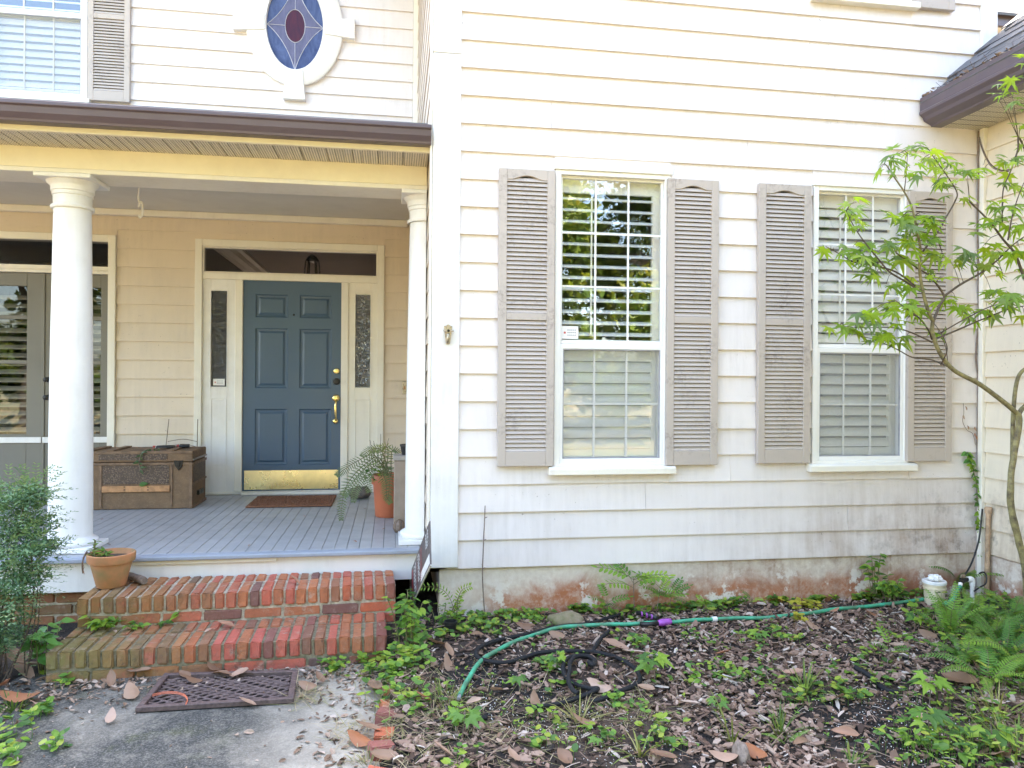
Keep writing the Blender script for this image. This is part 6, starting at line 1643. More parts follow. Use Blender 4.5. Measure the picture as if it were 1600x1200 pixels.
# dry creeper left on the siding near the corner, dry stem near the corner board
q = lambda x, y: at(x, y, 'y', YM-.032)
dc = thing('dry_creeper', 'dead creeper with shrivelled leaves clinging to the siding near the corner', 'dead vine', q(1520, 690))
MB().tube(smooth_path([q(1505, 630), q(1506, 645), q(1504, 658), q(1511, 672), q(1520, 678), q(1524, 695)], 5), .002, 4).build('stem', M['twig'], dc)
for (x, y) in ((1508, 638), (1504, 652), (1511, 668), (1522, 670), (1522, 680), (1524, 684)):
    inst('leaf', DEADL[x % 3], dc, orient(q(x, y)+Vector((0, -.008, 0)), Vector((.2, -.2, -1)), Vector((0, -1, 0)), .032))
g0 = ground_at(757, 960); 
dsn = thing('dried_vine', 'bare dry vine stem standing against the siding right of the corner board', 'stem', (g0.x, 4.615, g0.z))
P_ = smooth_path([Vector((at(758, 955, 'y', 4.615).x, 4.615, g0.z-.01)), at(754, 905, 'y', 4.615), at(755, 860, 'y', 4.622), at(757, 815, 'y', 4.622), at(758, 790, 'y', 4.62)], 6)
MB().tube(P_, [.0045-.00006*i for i in range(len(P_))], 6).build('stalk', M['twig'], dsn, smooth=True)
for i in (8, 14, 19): MB().tube([P_[i], P_[i]+Vector((.015, -.012, .008))], [.004, .002], 5).build('bud', M['twig'], dsn)

# ferns on the right
def fern(px, py, n, size, label, seed, meshes, hi=.7, dirs=None):
    rr = random.Random(seed); b = ground_at(px, py); t = thing('fern', label, 'fern', b)
    for i in range(n):
        a = 2*math.pi*i/n+rr.uniform(-.3, .3); d = Vector((math.cos(a), math.sin(a)*.8-.15, hi*rr.uniform(.5, 1.3)))
        inst('frond', rr.choice(meshes), t, orient(b+Vector((0, 0, .005)), d, Vector((0, -.25, 1)), size*rr.uniform(.75, 1.15)))
fern(1478, 1000, 7, .34, 'upright dark green fern in front of the cream bucket', 1, FROND_UP, 1.6)
fern(1500, 930, 6, .36, 'arching fern by the wall behind the bucket', 2, FROND, 1.1)
fern(1548, 1010, 9, .34, 'light green fern spreading before the wing wall', 3, FROND, .8)
fern(1575, 975, 7, .30, 'fern with narrow fronds under the maple trunk', 4, FROND, .9)
fern(1540, 1075, 6, .32, 'yellow-green fern with one long frond reaching left', 5, FROND, .5)
fern(1592, 1060, 7, .36, 'fern at the right edge of the picture by the maple', 6, FROND, .7)
fern(1425, 910, 4, .24, 'small fern bending over the mulch left of the bucket', 7, FROND, .6)
fern(1515, 985, 9, .30, 'bright fern between the cream bucket and the maple trunk', 9, FROND, 1.0)
fern(1500, 1040, 8, .28, 'low bright fern in front of the upright dark one', 10, FROND, .7)
fern(1568, 1035, 8, .30, 'bushy fern between the light green and the edge ferns', 11, FROND_UP, 1.2)
fern(1230, 1165, 2, .14, 'tiny dark green fern frond among the bark chips', 8, FROND_UP, .6)

# grass
def grass(px, py, n, L_, label, seed, name='grass_tuft', cat='grass', mat='grass_t', spread=.03, lo=.3, wdt=.004, tint=(0, .6)):
    rr = random.Random(seed); b = ground_at(px, py); mb = MB(); mb.t = []
    for i in range(n):
        a = rr.uniform(0, 6.28); g = b+Vector((math.cos(a), math.sin(a), 0))*spread*rr.random(); g.z -= .005
        el = rr.uniform(lo, 1.4); d = Vector((math.cos(a)*math.cos(el), math.sin(a)*math.cos(el), math.sin(el))); l = L_*rr.uniform(.5, 1.1); s = d.cross(Vector((0, 0, 1))).normalized()*wdt*rr.uniform(.6, 1.2)
        pts = [g+d*l*t_+Vector((0, 0, -.35*l*t_*t_)) for t_ in (0, .35, .7, 1)]
        mb.add([pts[0]-s, pts[0]+s, pts[1]+s, pts[1]-s, pts[2]+s*.7, pts[2]-s*.7, pts[3]], [(0, 1, 2, 3), (3, 2, 4, 5), (5, 4, 6)]); tt = rr.uniform(*tint); mb.t += [tt]*3
    o = mb.build(name, M[mat], None, fix=False); return tag(o, label, cat, None, None)
grass(1258, 1085, 40, .26, 'largest green grass tuft in the middle of the mulch', 1)
grass(1145, 1165, 12, .33, 'tall thin yellowish grass stems standing in the foreground bark', 2, lo=1.0, spread=.012, tint=(.4, .8))
grass(1220, 1150, 45, .24, 'fine dark grass tuft right of the tall grass stems', 3, wdt=.0025)
grass(700, 1100, 70, .16, 'pale green grass clump beside the cut end of the green hose', 4, spread=.10, wdt=.0022, tint=(.2, .9))
grass(905, 1130, 26, .20, 'yellow grass blades in front of the black hose coil', 5, spread=.03, wdt=.003, tint=(.5, 1))
grass(20, 1110, 40, .15, 'grass tuft at the left edge beside the path', 6, spread=.05)
grass(1560, 1120, 50, .26, 'long yellowish grass in the right foreground', 7, spread=.12, tint=(.3, .9))
grass(1590, 1180, 60, .26, 'rough grass at the bottom right corner', 8, spread=.14, tint=(.3, 1))
grass(1000, 1180, 20, .22, 'bent grass blades at the lower middle edge', 9, lo=.2, tint=(.4, .9))
grass(575, 1195, 50, .10, 'thin dry grass growing from the path edge', 10, spread=.10, wdt=.0018, mat='straw_t')
grass(1330, 1195, 24, .14, 'short grass blades at the bottom between bark chips', 11, lo=.2)
def straw():
    rr = random.Random(12); mb = MB(); mb.t = []
    spots = [(640, 1130, 45), (690, 1120, 55), (760, 1120, 60), (820, 1130, 60), (880, 1110, 50), (640, 1180, 50), (720, 1175, 70), (800, 1165, 70), (560, 1150, 30), (600, 1080, 30), (930, 1120, 50), (1000, 1110, 40), (660, 1060, 40), (1560, 1090, 40), (1590, 1150, 40), (480, 1090, 20)]
    P_ = [(ground_at(x, y), r_) for x, y, r_ in spots]
    for i in range(1500):
        c, r_ = rr.choice(P_); x, y = c.x+rr.gauss(0, .5)*r_*.004, c.y+rr.gauss(0, .5)*r_*.006; z = gz(x, y)+rr.uniform(.002, .02)
        a = rr.uniform(0, 6.28); d = Vector((math.cos(a), math.sin(a), rr.uniform(-.1, .5))).normalized(); l = rr.uniform(.05, .17); s = d.cross(Vector((0, 0, 1))).normalized()*rr.uniform(.0009, .0018)
        b_ = Vector((rr.uniform(-.02, .02), rr.uniform(-.02, .02), -.02*rr.random())); p = Vector((x, y, z))
        mb.add([p-s, p+s, p+d*l*.5+b_+s, p+d*l*.5+b_-s, p+d*l+b_*2], [(0, 1, 2, 3), (3, 2, 4)]); mb.t += [rr.uniform(.1, 1)]*2
    o = mb.build('dry_grass', M['straw_t'], None, fix=False); tag(o, 'matted dry grass between the path edging and the hose coil', 'dry grass', None, 'stuff')
straw()

# ------------------------------------------------------------------ mulch, litter and fallen leaves
def in_bed(x, y): return x > .02 and y < 4.62 and x < 4.02
DARK = [(930, 1130, .30), (850, 1120, .22), (1330, 1110, .30), (1420, 1130, .40), (1480, 1150, .30), (960, 1180, .3), (1400, 1180, .3), (760, 1090, .2)]
DP = [(ground_at(x, y), r_) for x, y, r_ in DARK]
def bark():
    rr = random.Random(15); mb = MB(); mb.t = []; n = 0
    while n < 15500:
        y = 2.35+(4.62-2.35)*rr.random()**1.25; x = rr.uniform(.0, 4.0)
        if not in_bed(x, y) or x > .95*y+1.3: continue
        k = noise.noise(Vector((x*1.7, y*1.7, 4)))
        dens = .45+.55*sstep(.9, 1.7, x)+.3*k
        if y > 4.35: dens *= .55
        if any((Vector((x, y, 0))-Vector((c.x, c.y, 0))).length < r_ for c, r_ in DP): dens *= .12
        if rr.random() > dens: continue
        n += 1; s = rr.choice((.008, .011, .014, .018, .023, .032))*rr.uniform(.7, 1.25); a = rr.uniform(0, 6.28)
        M_ = Matrix.Translation((x, y, height(x, y)+rr.uniform(.0, .022)))@Euler((rr.gauss(0, .42), rr.gauss(0, .42), a)).to_matrix().to_4x4()
        w_ = s*rr.uniform(.28, .62); h = s*rr.uniform(.10, .26); k_ = 5
        top = []; 
        for i in range(k_):
            q = 2*math.pi*i/k_; u = rr.uniform(.75, 1.1); top.append((s*u*math.cos(q), w_*u*math.sin(q)))
        vs = [M_@Vector((px_, py_, h/2+rr.uniform(-.3, .3)*h)) for px_, py_ in top]+[M_@Vector((px_*1.05, py_*1.05, -h/2)) for px_, py_ in top]
        mb.add(vs, [tuple(range(k_)), tuple(range(2*k_-1, k_-1, -1))]+[(i, k_+i, k_+(i+1) % k_, (i+1) % k_) for i in range(k_)])
        mb.t += [min(1, max(0, rr.gauss(.5, .27)))]*(k_+2)
    o = mb.build('bark_mulch', M['bark'], None); tag(o, 'brown and grey bark chips covering the garden bed', 'mulch', None, 'stuff')
bark()
def fibres():
    rr = random.Random(51); mb = MB(); mb.t = []
    for i in range(2600):
        x, y = rr.uniform(.0, 3.9), 2.4+2.22*rr.random()
        if x > .95*y+1.3: continue
        a = rr.uniform(0, 6.28); l = rr.uniform(.02, .09); p = Vector((x, y, height(x, y)+rr.uniform(.008, .026))); d = Vector((math.cos(a), math.sin(a), rr.gauss(0, .15)))
        mb.tube([p, p+d*l*.5+Vector((0, 0, rr.uniform(-.004, .006))), p+d*l], [rr.uniform(.0008, .0022)]*3, 3, cap=False); mb.t += [rr.random()]*6
    o = mb.build('mulch_fibres', M['bark'], None, fix=False); tag(o, 'thin twigs and fibres strewn over the bark chips', 'twigs', None, 'stuff')
fibres()
def litter():
    rr = random.Random(16); mb = MB(); mb.t = []
    def frag(x, y, z, s, t):
        a = rr.uniform(0, 6.28); M_ = Matrix.Translation((x, y, z))@Euler((rr.gauss(0, .3), rr.gauss(0, .3), a)).to_matrix().to_4x4(); w_ = s*rr.uniform(.3, .55); c = rr.uniform(-.4, .9)*s
        pr = [(-s, 0, 0), (-.4*s, w_, c*.35), (.4*s, w_*.9, c*.4), (s, 0, .1*c), (.35*s, -w_, c*.3), (-.5*s, -w_*.8, c*.45)]
        vs = [M_@Vector(p) for p in pr]+[M_@Vector((0, 0, -.05*s))]
        mb.add(vs, [(6, i, (i+1) % 6) for i in range(6)]); mb.t += [t]*6
    n = 0
    while n < 3600:     # garden bed
        x, y = rr.uniform(-.0, 3.9), 2.4+2.22*rr.random()
        if x > .95*y+1.3: continue
        frag(x, y, height(x, y)+rr.uniform(.004, .022), rr.choice((.006, .009, .013, .02, .028))*rr.uniform(.7, 1.2), min(1, max(0, rr.gauss(.42, .27)))); n += 1
    for i in range(1300):   # left bed
        x, y = rr.uniform(-3.5, -1.75), rr.uniform(2.6, 4.8)
        if x > -1.78 and y > 4.05: continue
        frag(x, y, gz(x, y)+rr.uniform(.004, .016), rr.uniform(.008, .03), min(1, max(0, rr.gauss(.45, .25))))
    for i in range(900):   # drifted against the step and on the slab
        t = rr.random(); x = -1.72+1.7*t; y = 4.09+.045*t-abs(rr.gauss(0, .15)); frag(x, y, gz(x, y)+rr.uniform(.003, .012), rr.uniform(.006, .022), rr.random())
    for i in range(260):   # left margin
        x = -1.92+abs(rr.gauss(0, .22)); y = rr.uniform(2.6, 4.15); frag(x, y, PATH_Z+.006, rr.uniform(.006, .026), rr.random())
    for i in range(240):
        x = rr.uniform(-1.9, -.1); y = rr.uniform(2.6, 4.2); 
        if -1.2 < x < -.45 and rr.random() < .6: continue
        frag(x, y, PATH_Z+.004, rr.uniform(.003, .012), rr.random())
    for i in range(330):   # right margin of the slab
        x = -.08-abs(rr.gauss(0, .17)); y = rr.uniform(2.5, 4.2); frag(x, y, PATH_Z+.006, rr.uniform(.006, .024), rr.random())
    o = mb.build('leaf_litter', M['litter'], None, fix=False); tag(o, 'small broken leaf litter over the soil and path', 'leaf litter', None, 'stuff')
    # perlite specks in the dark soil
    mb = MB()
    for i in range(1500):
        c, r_ = rr.choice(DP); a = rr.uniform(0, 6.28); q = r_*1.15*math.sqrt(rr.random()); x, y = c.x+q*math.cos(a), c.y+q*math.sin(a)*1.1
        s = rr.choice((.0012, .0016, .002, .003))*rr.uniform(.8, 1.3); z = height(x, y)+.008+.3*s
        p = Vector((x, y, z)); mb.add([p+Vector((s, 0, 0)), p+Vector((-s*.6, s, 0)), p+Vector((-s*.6, -s, 0)), p+Vector((0, 0, s*1.2)), p-Vector((0, 0, s))], [(0, 1, 3), (1, 2, 3), (2, 0, 3), (1, 0, 4), (2, 1, 4), (0, 2, 4)])
    o = mb.build('perlite', M['perlite'], None, fix=False); tag(o, 'white perlite specks in the black potting soil', 'perlite', None, 'stuff')
    mb = MB(); rr2 = random.Random(5); mb.t = []
    for i in range(900):   # crumbs and twigs over the dark soil
        c, r_ = rr2.choice(DP); a = rr2.uniform(0, 6.28); q = r_*1.1*math.sqrt(rr2.random()); x, y = c.x+q*math.cos(a), c.y+q*math.sin(a); s = rr2.uniform(.003, .009)
        mb.obox(Matrix.Translation((x, y, height(x, y)+.006))@Euler((rr2.random()*3, rr2.random()*3, rr2.random()*3)).to_matrix().to_4x4(), s*1.6, s, s*.7); mb.t += [rr2.uniform(0, .35)]*6
    o = mb.build('soil_crumbs', M['bark'], None, fix=False); tag(o, 'black crumbs of potting soil and fine bark', 'soil', None, 'stuff')
litter()
def fallen(px, py, size, label=None, yaw=None, k=None, z=None, tilt=.30, group=None, seed=0):
    rr = random.Random(int(px*7+py*13)); p = ground_at(px, py) if z is None else at(px, py, 'z', z)
    m = DEADL[k if k is not None else rr.randrange(6)]
    M_ = Matrix.Translation(p+Vector((0, 0, .016 if z is not None else .026)))@Euler((.12+rr.gauss(0, tilt), rr.gauss(0, tilt), yaw if yaw is not None else rr.uniform(0, 6.28))).to_matrix().to_4x4()@Matrix.Diagonal((size, size, size, 1))
    o = inst('fallen_leaf', m, None, M_)
    tag(o, label, 'leaf', group)
named = [(173, 1130, .085, 'pale pink fallen leaf standing out on the bare concrete', .1, 1), (289, 1065, .10, 'orange brown leaf curled on the rubber mat', .8, 0), (584, 1083, .12, 'large orange-brown leaf on the slab beside the edging bricks', .3, 3),
         (1077, 1110, .10, 'rust-coloured leaf lying on the bark mulch left of the tall grass stems', 1.3, 0), (1305, 1103, .13, 'pale tan leaf standing upright in the mulch at centre right', .2, 1), (1500, 1075, .17, 'big tan leaf on the dark soil in front of the ferns', .6, 3),
         (910, 1138, .13, 'broad brown leaf lying before the black hose coil', 1.5, 1), (893, 1068, .10, 'pale leaf lying inside the black hose coil', 2.3, 0), (935, 1080, .13, 'yellow-brown leaf beside the black hose coil', 1.0, 5), (1240, 1063, .12, 'grey-brown folded leaf on the bark behind the grass tuft', .9, 4),
         (882, 1195, .09, 'round tan leaf at the bottom edge of the bed', .4, 3), (1130, 1195, .12, 'yellow leaf under the dark bark piece at the bottom', 1.2, 1), (1440, 1132, .10, 'brown leaf at the black pipe stub', 1.3, 2), (1550, 1110, .11, 'tan leaf among weeds on the right', .9, 4)]
for (px, py, s, lab, yw, k) in named: fallen(px, py, s, lab, yw, k)
for (px, py, s, yw) in ((20, 1037, .17, 1.0), (40, 1050, .15, 1.3), (35, 1060, .18, 1.0), (30, 1102, .20, 1.5), (10, 1080, .13, .4), (60, 1110, .09, 2)):
    fallen(px, py, s, 'large brown leaf in the leaf litter left of the path', yw, group='brown leaves beside the left path edge')
for (px, py, s, yw) in ((335, 1055, .13, 1.0), (362, 1048, .11, 1.9), (320, 1050, .13, .6), (300, 1072, .10, 1.7), (375, 1063, .11, 1.4), (345, 1063, .12, 1.2), (218, 1060, .13, 1.4), (205, 1090, .12, .5), (175, 1070, .10, .2), (480, 1080, .10, 1.2), (500, 1068, .09, .5), (385, 1108, .09, 1.5), (240, 1055, .10, 1.1)):
    fallen(px, py, s, 'dry curled leaf at the foot of the brick steps', yw, group='dry leaves gathered at the foot of the steps')
for (px, py, s, yw) in ((560, 1165, .12, 1.1), (575, 1150, .13, 1.6), (600, 1085, .09, .6), (660, 1100, .09, 1), (680, 1015, .13, 1.4), (700, 1025, .11, .4), (730, 960, .10, .8), (745, 1000, .10, 2), (820, 985, .12, 1.5), (700, 1045, .12, 1.1), (775, 1090, .10, .3), (740, 1105, .08, 1.7), (835, 1105, .10, .4), (960, 1020, .16, 1.5), (990, 1030, .13, 1.3), (870, 1000, .10, .9), (1320, 1155, .12, 1.2), (1250, 1170, .10, 2.0), (1180, 1185, .11, .5), (1035, 1195, .12, 1.0), (800, 1195, .10, .3), (690, 1185, .11, 1.2), (1400, 1020, .12, 1.9), (1450, 1000, .11, .4), (1360, 965, .10, 1.5), (1270, 985, .09, .5), (1130, 1030, .09, 1.1), (1300, 960, .10, 1.4), (1530, 1060, .12, 1), (1560, 1190, .12, .3), (600, 1195, .12, 1.3), (1010, 1085, .09, .9)):
    fallen(px, py, s, 'brown leaf fallen on the mulch of the garden bed', yw, group='brown leaves fallen on the garden bed')
fallen(460, 912, .10, 'dark curled leaf on the right half of the upper tread', 1.4, 2, .237)
fallen(346, 977, .06, 'bright orange leaf on the lower tread', 1.1, 0, .066)
fallen(355, 981, .09, 'long brown leaf lying beside the orange one on the lower tread', 1.5, 2, .066)
for (x, y, z) in ((505, 980, .066), (180, 992, .066), (210, 985, .066), (592, 981, .066), (325, 990, .066)):
    fallen(x, y, .05, 'scrap of dry leaf on the lower brick tread', None, 2, z, group='leaf scraps on the lower tread')
for (x, y) in ((160, 815), (555, 850), (447, 795), (475, 810), (600, 830), (420, 790), (170, 855), (622, 832), (390, 856), (570, 798)):
    fallen(x, y, .035, 'small dry leaf scrap on the grey porch deck', None, 2, DZ-.008, group='leaf scraps on the porch deck')

# ------------------------------------------------------------------ edging bricks, rubber mat, hoses, bucket, pipes
EB = [brick_mesh('edging_brick', .20, .095, .075, M['brick_edge'], 60+i) for i in range(3)]
for i, (px, py, yw) in enumerate(((621, 1047, 1.45), (615, 1071, 1.5), (611, 1094, 1.6), (606, 1118, 1.55), (602, 1150, 1.5), (596, 1182, 1.6), (590, 1215, 1.5))):
    p = ground_at(px, py); p.z = -.098+.012*(i % 2)
    o = inst('edging_brick', EB[i % 3], None, Matrix.Translation(p)@Euler((.12*(-1)**i, .08, yw*0+.25*(i % 3-1))).to_matrix().to_4x4()@Matrix.Diagonal((.50, .92, 1, 1)))
    tag(o, ('edging brick closest to the brick steps', 'second edging brick from the steps along the path', 'third edging brick from the steps, ringed by weeds', 'fourth edging brick from the steps', 'fifth edging brick from the steps, beside dry leaves', 'edging brick second from the bottom of the picture', 'edging brick cut off at the bottom of the picture')[i], 'brick', 'red bricks edging the path')
def rubber_mat():
    c = [at(px, py, 'z', PATH_Z+.02) for px, py in ((211, 1109), (459, 1094), (466, 1049), (257, 1054))]
    t = thing('rubber_doormat', 'brown openwork rubber doormat with a raised border on the concrete path', 'doormat', (c[0]+c[2])/2-Vector((0, 0, .02)))
    def pt(u, v, z): p = (c[0]*(1-u)+c[1]*u)*(1-v)+(c[3]*(1-u)+c[2]*u)*v; return Vector((p.x, p.y, PATH_Z+z))
    def bar(u0, v0, u1, v1, z0, z1, name, mat):
        pts = [pt(u0, v0, z0), pt(u1, v0, z0), pt(u1, v1, z0), pt(u0, v1, z0), pt(u0, v0, z1), pt(u1, v0, z1), pt(u1, v1, z1), pt(u0, v1, z1)]
        MB().add(pts, [(0, 3, 2, 1), (4, 5, 6, 7), (0, 1, 5, 4), (1, 2, 6, 5), (2, 3, 7, 6), (3, 0, 4, 7)]).build(name, mat, t, bevel=.003)
    bar(0, 0, 1, .07, .005, .030, 'border', M['rubber']); bar(0, .93, 1, 1, .005, .030, 'border', M['rubber'])
    bar(0, .072, .042, .928, .005, .030, 'border', M['rubber']); bar(.958, .072, 1, .928, .005, .030, 'border', M['rubber'])
    bar(.043, .073, .957, .927, .004, .007, 'backing', M['black'])
    mb = MB(); rr = random.Random(4)
    for i in range(15):    # interlaced strands
        v = .10+.055*i
        P_ = [pt(.045+.91*j/46, min(.925, max(.075, v+.020*math.sin(j*.9+i*2.1+.5*math.sin(j*.37+i)))), .011+.004*math.cos(j*1.3+i*math.pi)) for j in range(47)]
        mb.tube(P_, [.0065+.0015*rr.uniform(-1, 1) for _ in P_], 6)
    mb.build('weave', M['rubber'], t, smooth=True)
    s = MB(); base = at(265, 1087, 'z', PATH_Z+.03)
    for k in range(3):
        P_ = [at(px, py+k*1.5, 'z', PATH_Z+.028+.006*k) for px, py in ((238, 1085), (255, 1081), (275, 1081), (288, 1085), (293, 1092), (290, 1098))]
        s.tube(smooth_path(P_), .0016, 5)
    o = s.build('orange_twine', M['twine'], None); tag(o, 'loose strands of orange twine on the rubber doormat', 'twine')
M['twine'] = simple('orange_twine', (.55, .14, .07), .7)
rubber_mat()

def hose(name, label, pts, rad, mat, dz=.0, parent=None, cat='hose', lift=None):
    P_ = []
    for i, (px, py) in enumerate(pts):
        g = ground_at(px, py); g.z = height(g.x, g.y)+rad+.014+(lift[i] if lift else 0); P_.append(g)
    P_ = smooth_path(P_, 8)
    P_ = [p+Vector((.010*noise.noise(p*4.5), .010*noise.noise(p*4.5+Vector((9, 0, 0))), .008*noise.noise(p*3.7+Vector((0, 9, 0))))) for p in P_]
    o = MB().tube(P_, [rad*(1+.05*noise.noise(p*11)) for p in P_], 12).build(name, mat, None, smooth=True, angle=60)
    tag(o, label, cat); return o, P_
go, GP = hose('garden_hose', 'green garden hose running across the bed from the bucket to the grass', [(719, 1096), (730, 1070), (748, 1045), (775, 1024), (808, 1008), (845, 996), (885, 987), (930, 983), (985, 981.5), (1035, 980), (1085, 975), (1140, 973), (1190, 971), (1240, 967), (1300, 960), (1360, 953), (1415, 947), (1450, 942)], .0118, M['hose_green'])
MB().tube([GP[0], GP[0]-(GP[1]-GP[0]).normalized()*.03], .0085, 10).build('hose_end', M['print_grey'], go)
k = min(range(len(GP)), key=lambda i: (GP[i]-ground_at(1109, 973)).length); MB().tube(GP[k:k+2], .0165, 12).build('mender', M['paper'], go)
hose('soaker_hose', 'black fabric hose lying in loose loops on the bark', [(975, 965), (955, 970), (920, 980), (870, 988), (820, 998), (780, 1007), (755, 1016), (744, 1026), (747, 1036), (765, 1042), (790, 1043), (815, 1035), (840, 1028), (870, 1025), (905, 1024), (935, 1026), (960, 1033), (980, 1043), (995, 1056), (999, 1070), (990, 1080), (970, 1090), (945, 1100), (925, 1104)], .0115, M['hose_black'])
hose('soaker_hose', 'black fabric hose coiled tightly in the middle of the bed', [(950, 995), (940, 1005), (930, 1018), (926, 1026)], .0115, M['hose_black'])
hose('soaker_hose', 'tight coil of black fabric hose around a pale leaf', [(920, 1052), (927, 1046), (922, 1040), (908, 1037), (892, 1038), (881, 1048), (879, 1060), (885, 1070), (900, 1080), (922, 1086), (935, 1086), (925, 1092), (905, 1100), (880, 1108), (850, 1113), (822, 1115)], .0115, M['hose_black'], lift=[.012]*6+[.004]*10)
hose('soaker_hose', 'inner black hose loop lying on the tight coil', [(918, 1050), (925, 1055), (928, 1048), (918, 1040), (900, 1041), (890, 1052), (889, 1064), (888, 1078), (895, 1092), (905, 1098)], .0110, M['hose_black'], lift=[.022]*10)
hose('pipe_stub', 'short black pipe stub half buried in the dark soil on the right', [(1336, 1053), (1352, 1062), (1365, 1068), (1385, 1082), (1405, 1086)], .0135, M['hose_black'], cat='pipe', lift=[.006, .008, .0, -.01, -.015])
hose('pipe_stub', 'small black stub sticking out of the straw', [(748, 1132), (755, 1130), (762, 1130)], .012, M['hose_black'], cat='pipe')
# purple coupling with black grip
cpt = ground_at(1037, 980); cz = height(cpt.x, cpt.y)+.034
cu = thing('hose_coupling', 'purple and black hose splitter joining the green hose', 'hose fitting', (cpt.x, cpt.y, cz-.03))
def W(px, py): g = ground_at(px, py); return Vector((g.x, g.y, height(g.x, g.y)+.034))
a, b = W(1048, 980), W(1028, 983)
MB().tube([a, a.lerp(b, .3), a.lerp(b, .7), b], [.017, .021, .022, .016], 14).build('collar', M['purple'], cu, smooth=True, angle=40)
MB().tube([b, W(1012, 985), W(1000, 984)], [.015, .015, .013], 12).build('body', M['black'], cu, smooth=True)
MB().tube([W(1026, 978)+Vector((0, 0, .012)), W(1010, 972)+Vector((0, 0, .016)), W(995, 969)+Vector((0, 0, .010))], [.012, .015, .014], 12).build('grip', M['black'], cu, smooth=True)
for tt in (.25, .5, .75):
    p = (W(1026, 978)+Vector((0, 0, .012))).lerp(W(995, 969)+Vector((0, 0, .012)), tt); MB().tube([p-Vector((.003, 0, 0)), p+Vector((.003, 0, 0))], .0165, 12).build('grip_ring', M['purple'], cu, smooth=True)
# bucket
bb = ground_at(1460, 954); bz = height(bb.x, bb.y+.08)
bk = thing('plastic_bucket', 'small cream plastic bucket with its lid on near the wall corner', 'bucket', (bb.x, bb.y+.09, bz))
bt = at(1460, 914, 'y', bb.y+.01).z-bz; bbx = at(1460, 930, 'y', bb.y+.09).x; c = (bbx, bb.y+.09, bz); rb_ = .063
MB().lathe([(.0001, -.01), (rb_-.006, -.01), (rb_-.004, 0), (rb_+.002, bt-.045), (rb_+.007, bt-.044), (rb_+.007, bt-.034), (rb_+.002, bt-.033), (rb_+.002, bt-.022), (rb_+.006, bt-.021), (rb_+.006, bt-.012), (rb_+.003, bt-.011)], c, 36).build('bucket_body', M['bucket'], bk, smooth=True, angle=35)
MB().lathe([(rb_+.003, bt-.0105), (rb_+.010, bt-.010), (rb_+.010, bt+.006), (rb_+.004, bt+.010), (rb_-.006, bt+.008), (rb_-.012, bt+.004), (.0001, bt+.005)], c, 36).build('lid', M['pvc'], bk, smooth=True, angle=35)
m2 = bmesh.new(); bmesh.ops.create_icosphere(m2, subdivisions=4, radius=1)
for v in m2.verts:
    d = 1+.30*noise.noise(v.co*2.1)+.14*noise.noise(v.co*5); v.co = Vector((v.co.x*.042*d, v.co.y*.040*d, max(-.006, v.co.z*.022*d+.012)))
me = bpy.data.meshes.new('rag'); m2.to_mesh(me); m2.free(); me.materials.append(M['pvc'])
o = link(bpy.data.objects.new('crumpled_rag', me), None, (bbx, bb.y+.085, bz+bt+.014)); tag(o, 'crumpled white rag on the lid of the cream bucket', 'rag')
# spigot, pipes and cable in the corner
pv = ground_at(1519, 940); pv.y = 4.44; pv.x = at(1519, 930, 'y', 4.44).x; zb_ = height(pv.x, pv.y); zt_ = at(1515, 905, 'y', 4.44).z
pp = thing('water_spigot', 'white plastic standpipe with a green hose end in the wall corner', 'standpipe', (pv.x, pv.y, zb_))
x2 = at(1500, 905, 'y', 4.44).x
MB().tube([(pv.x, pv.y, zb_-.02), (pv.x, pv.y, zt_-.03)], .014, 12).build('riser', M['pvc'], pp, smooth=True, angle=50)
MB().tube(smooth_path([(pv.x, pv.y, zt_-.045), (pv.x, pv.y, zt_-.012), (pv.x-.012, pv.y, zt_), (pv.x-.035, pv.y, zt_)]), .019, 12).build('elbow', M['pvc'], pp, smooth=True, angle=50)
MB().tube([(pv.x-.036, pv.y, zt_), (x2+.01, pv.y-.01, zt_-.008), (x2-.012, pv.y-.02, zt_-.014)], [.013, .016, .014], 12).build('valve', M['black_metal'], pp, smooth=True, angle=50)
MB().obox(Matrix.Translation((x2+.012, pv.y-.012, zt_+.025)), .035, .008, .02).build('lever', M['nickel'], pp, bevel=.002)
MB().tube([(x2-.014, pv.y-.021, zt_-.016), (x2-.022, pv.y-.03, zt_-.034)], [.013, .014], 12).build('collar', M['paper'], pp, smooth=True)
P_ = smooth_path([Vector((x2-.023, pv.y-.031, zt_-.036)), at(1494, 925, 'y', 4.38), at(1490, 936, 'y', 4.34), at(1480, 942, 'y', 4.33), at(1474, 945, 'y', 4.34)], 6)
MB().tube(P_, .0125, 12).build('hose', M['hose_green'], pp, smooth=True)
rp = at(1543, 860, 'y', 4.52); z1_ = at(1545, 792, 'y', 4.52).z
po = thing('rusty_pipe', 'rusty upright pipe with a cap in the corner of the two walls', 'pipe', (rp.x, 4.52, 0))
MB().tube([(rp.x-.004, 4.52, -.05), (rp.x, 4.52, .3), (rp.x+.004, 4.52, z1_-.02)], .0155, 14).build('pipe', M['rust_pipe'], po, smooth=True, angle=50)
MB().lathe([(.017, -.045), (.022, -.044), (.024, -.01), (.018, .0), (.0001, .002)], (rp.x+.004, 4.52, z1_), 16).build('cap', M['rust_pipe'], po, smooth=True, angle=40)
q = lambda x, y, yy=YM-.030: at(x, y, 'y', yy)
P_ = smooth_path([q(1529, 205), q(1528, 240), q(1529, 280), q(1527, 330), q(1528, 400), q(1529, 460), q(1529, 505), q(1526, 535), q(1525, 560), q(1528, 590), q(1528, 640), q(1527, 690), q(1528, 730), q(1527, 780), q(1530, 812)], 5)
ca = MB().tube(P_, .0055, 7).build('wall_cable', M['twig'], None, smooth=True); tag(ca, 'thin brown cable running down the inner wall corner', 'cable')
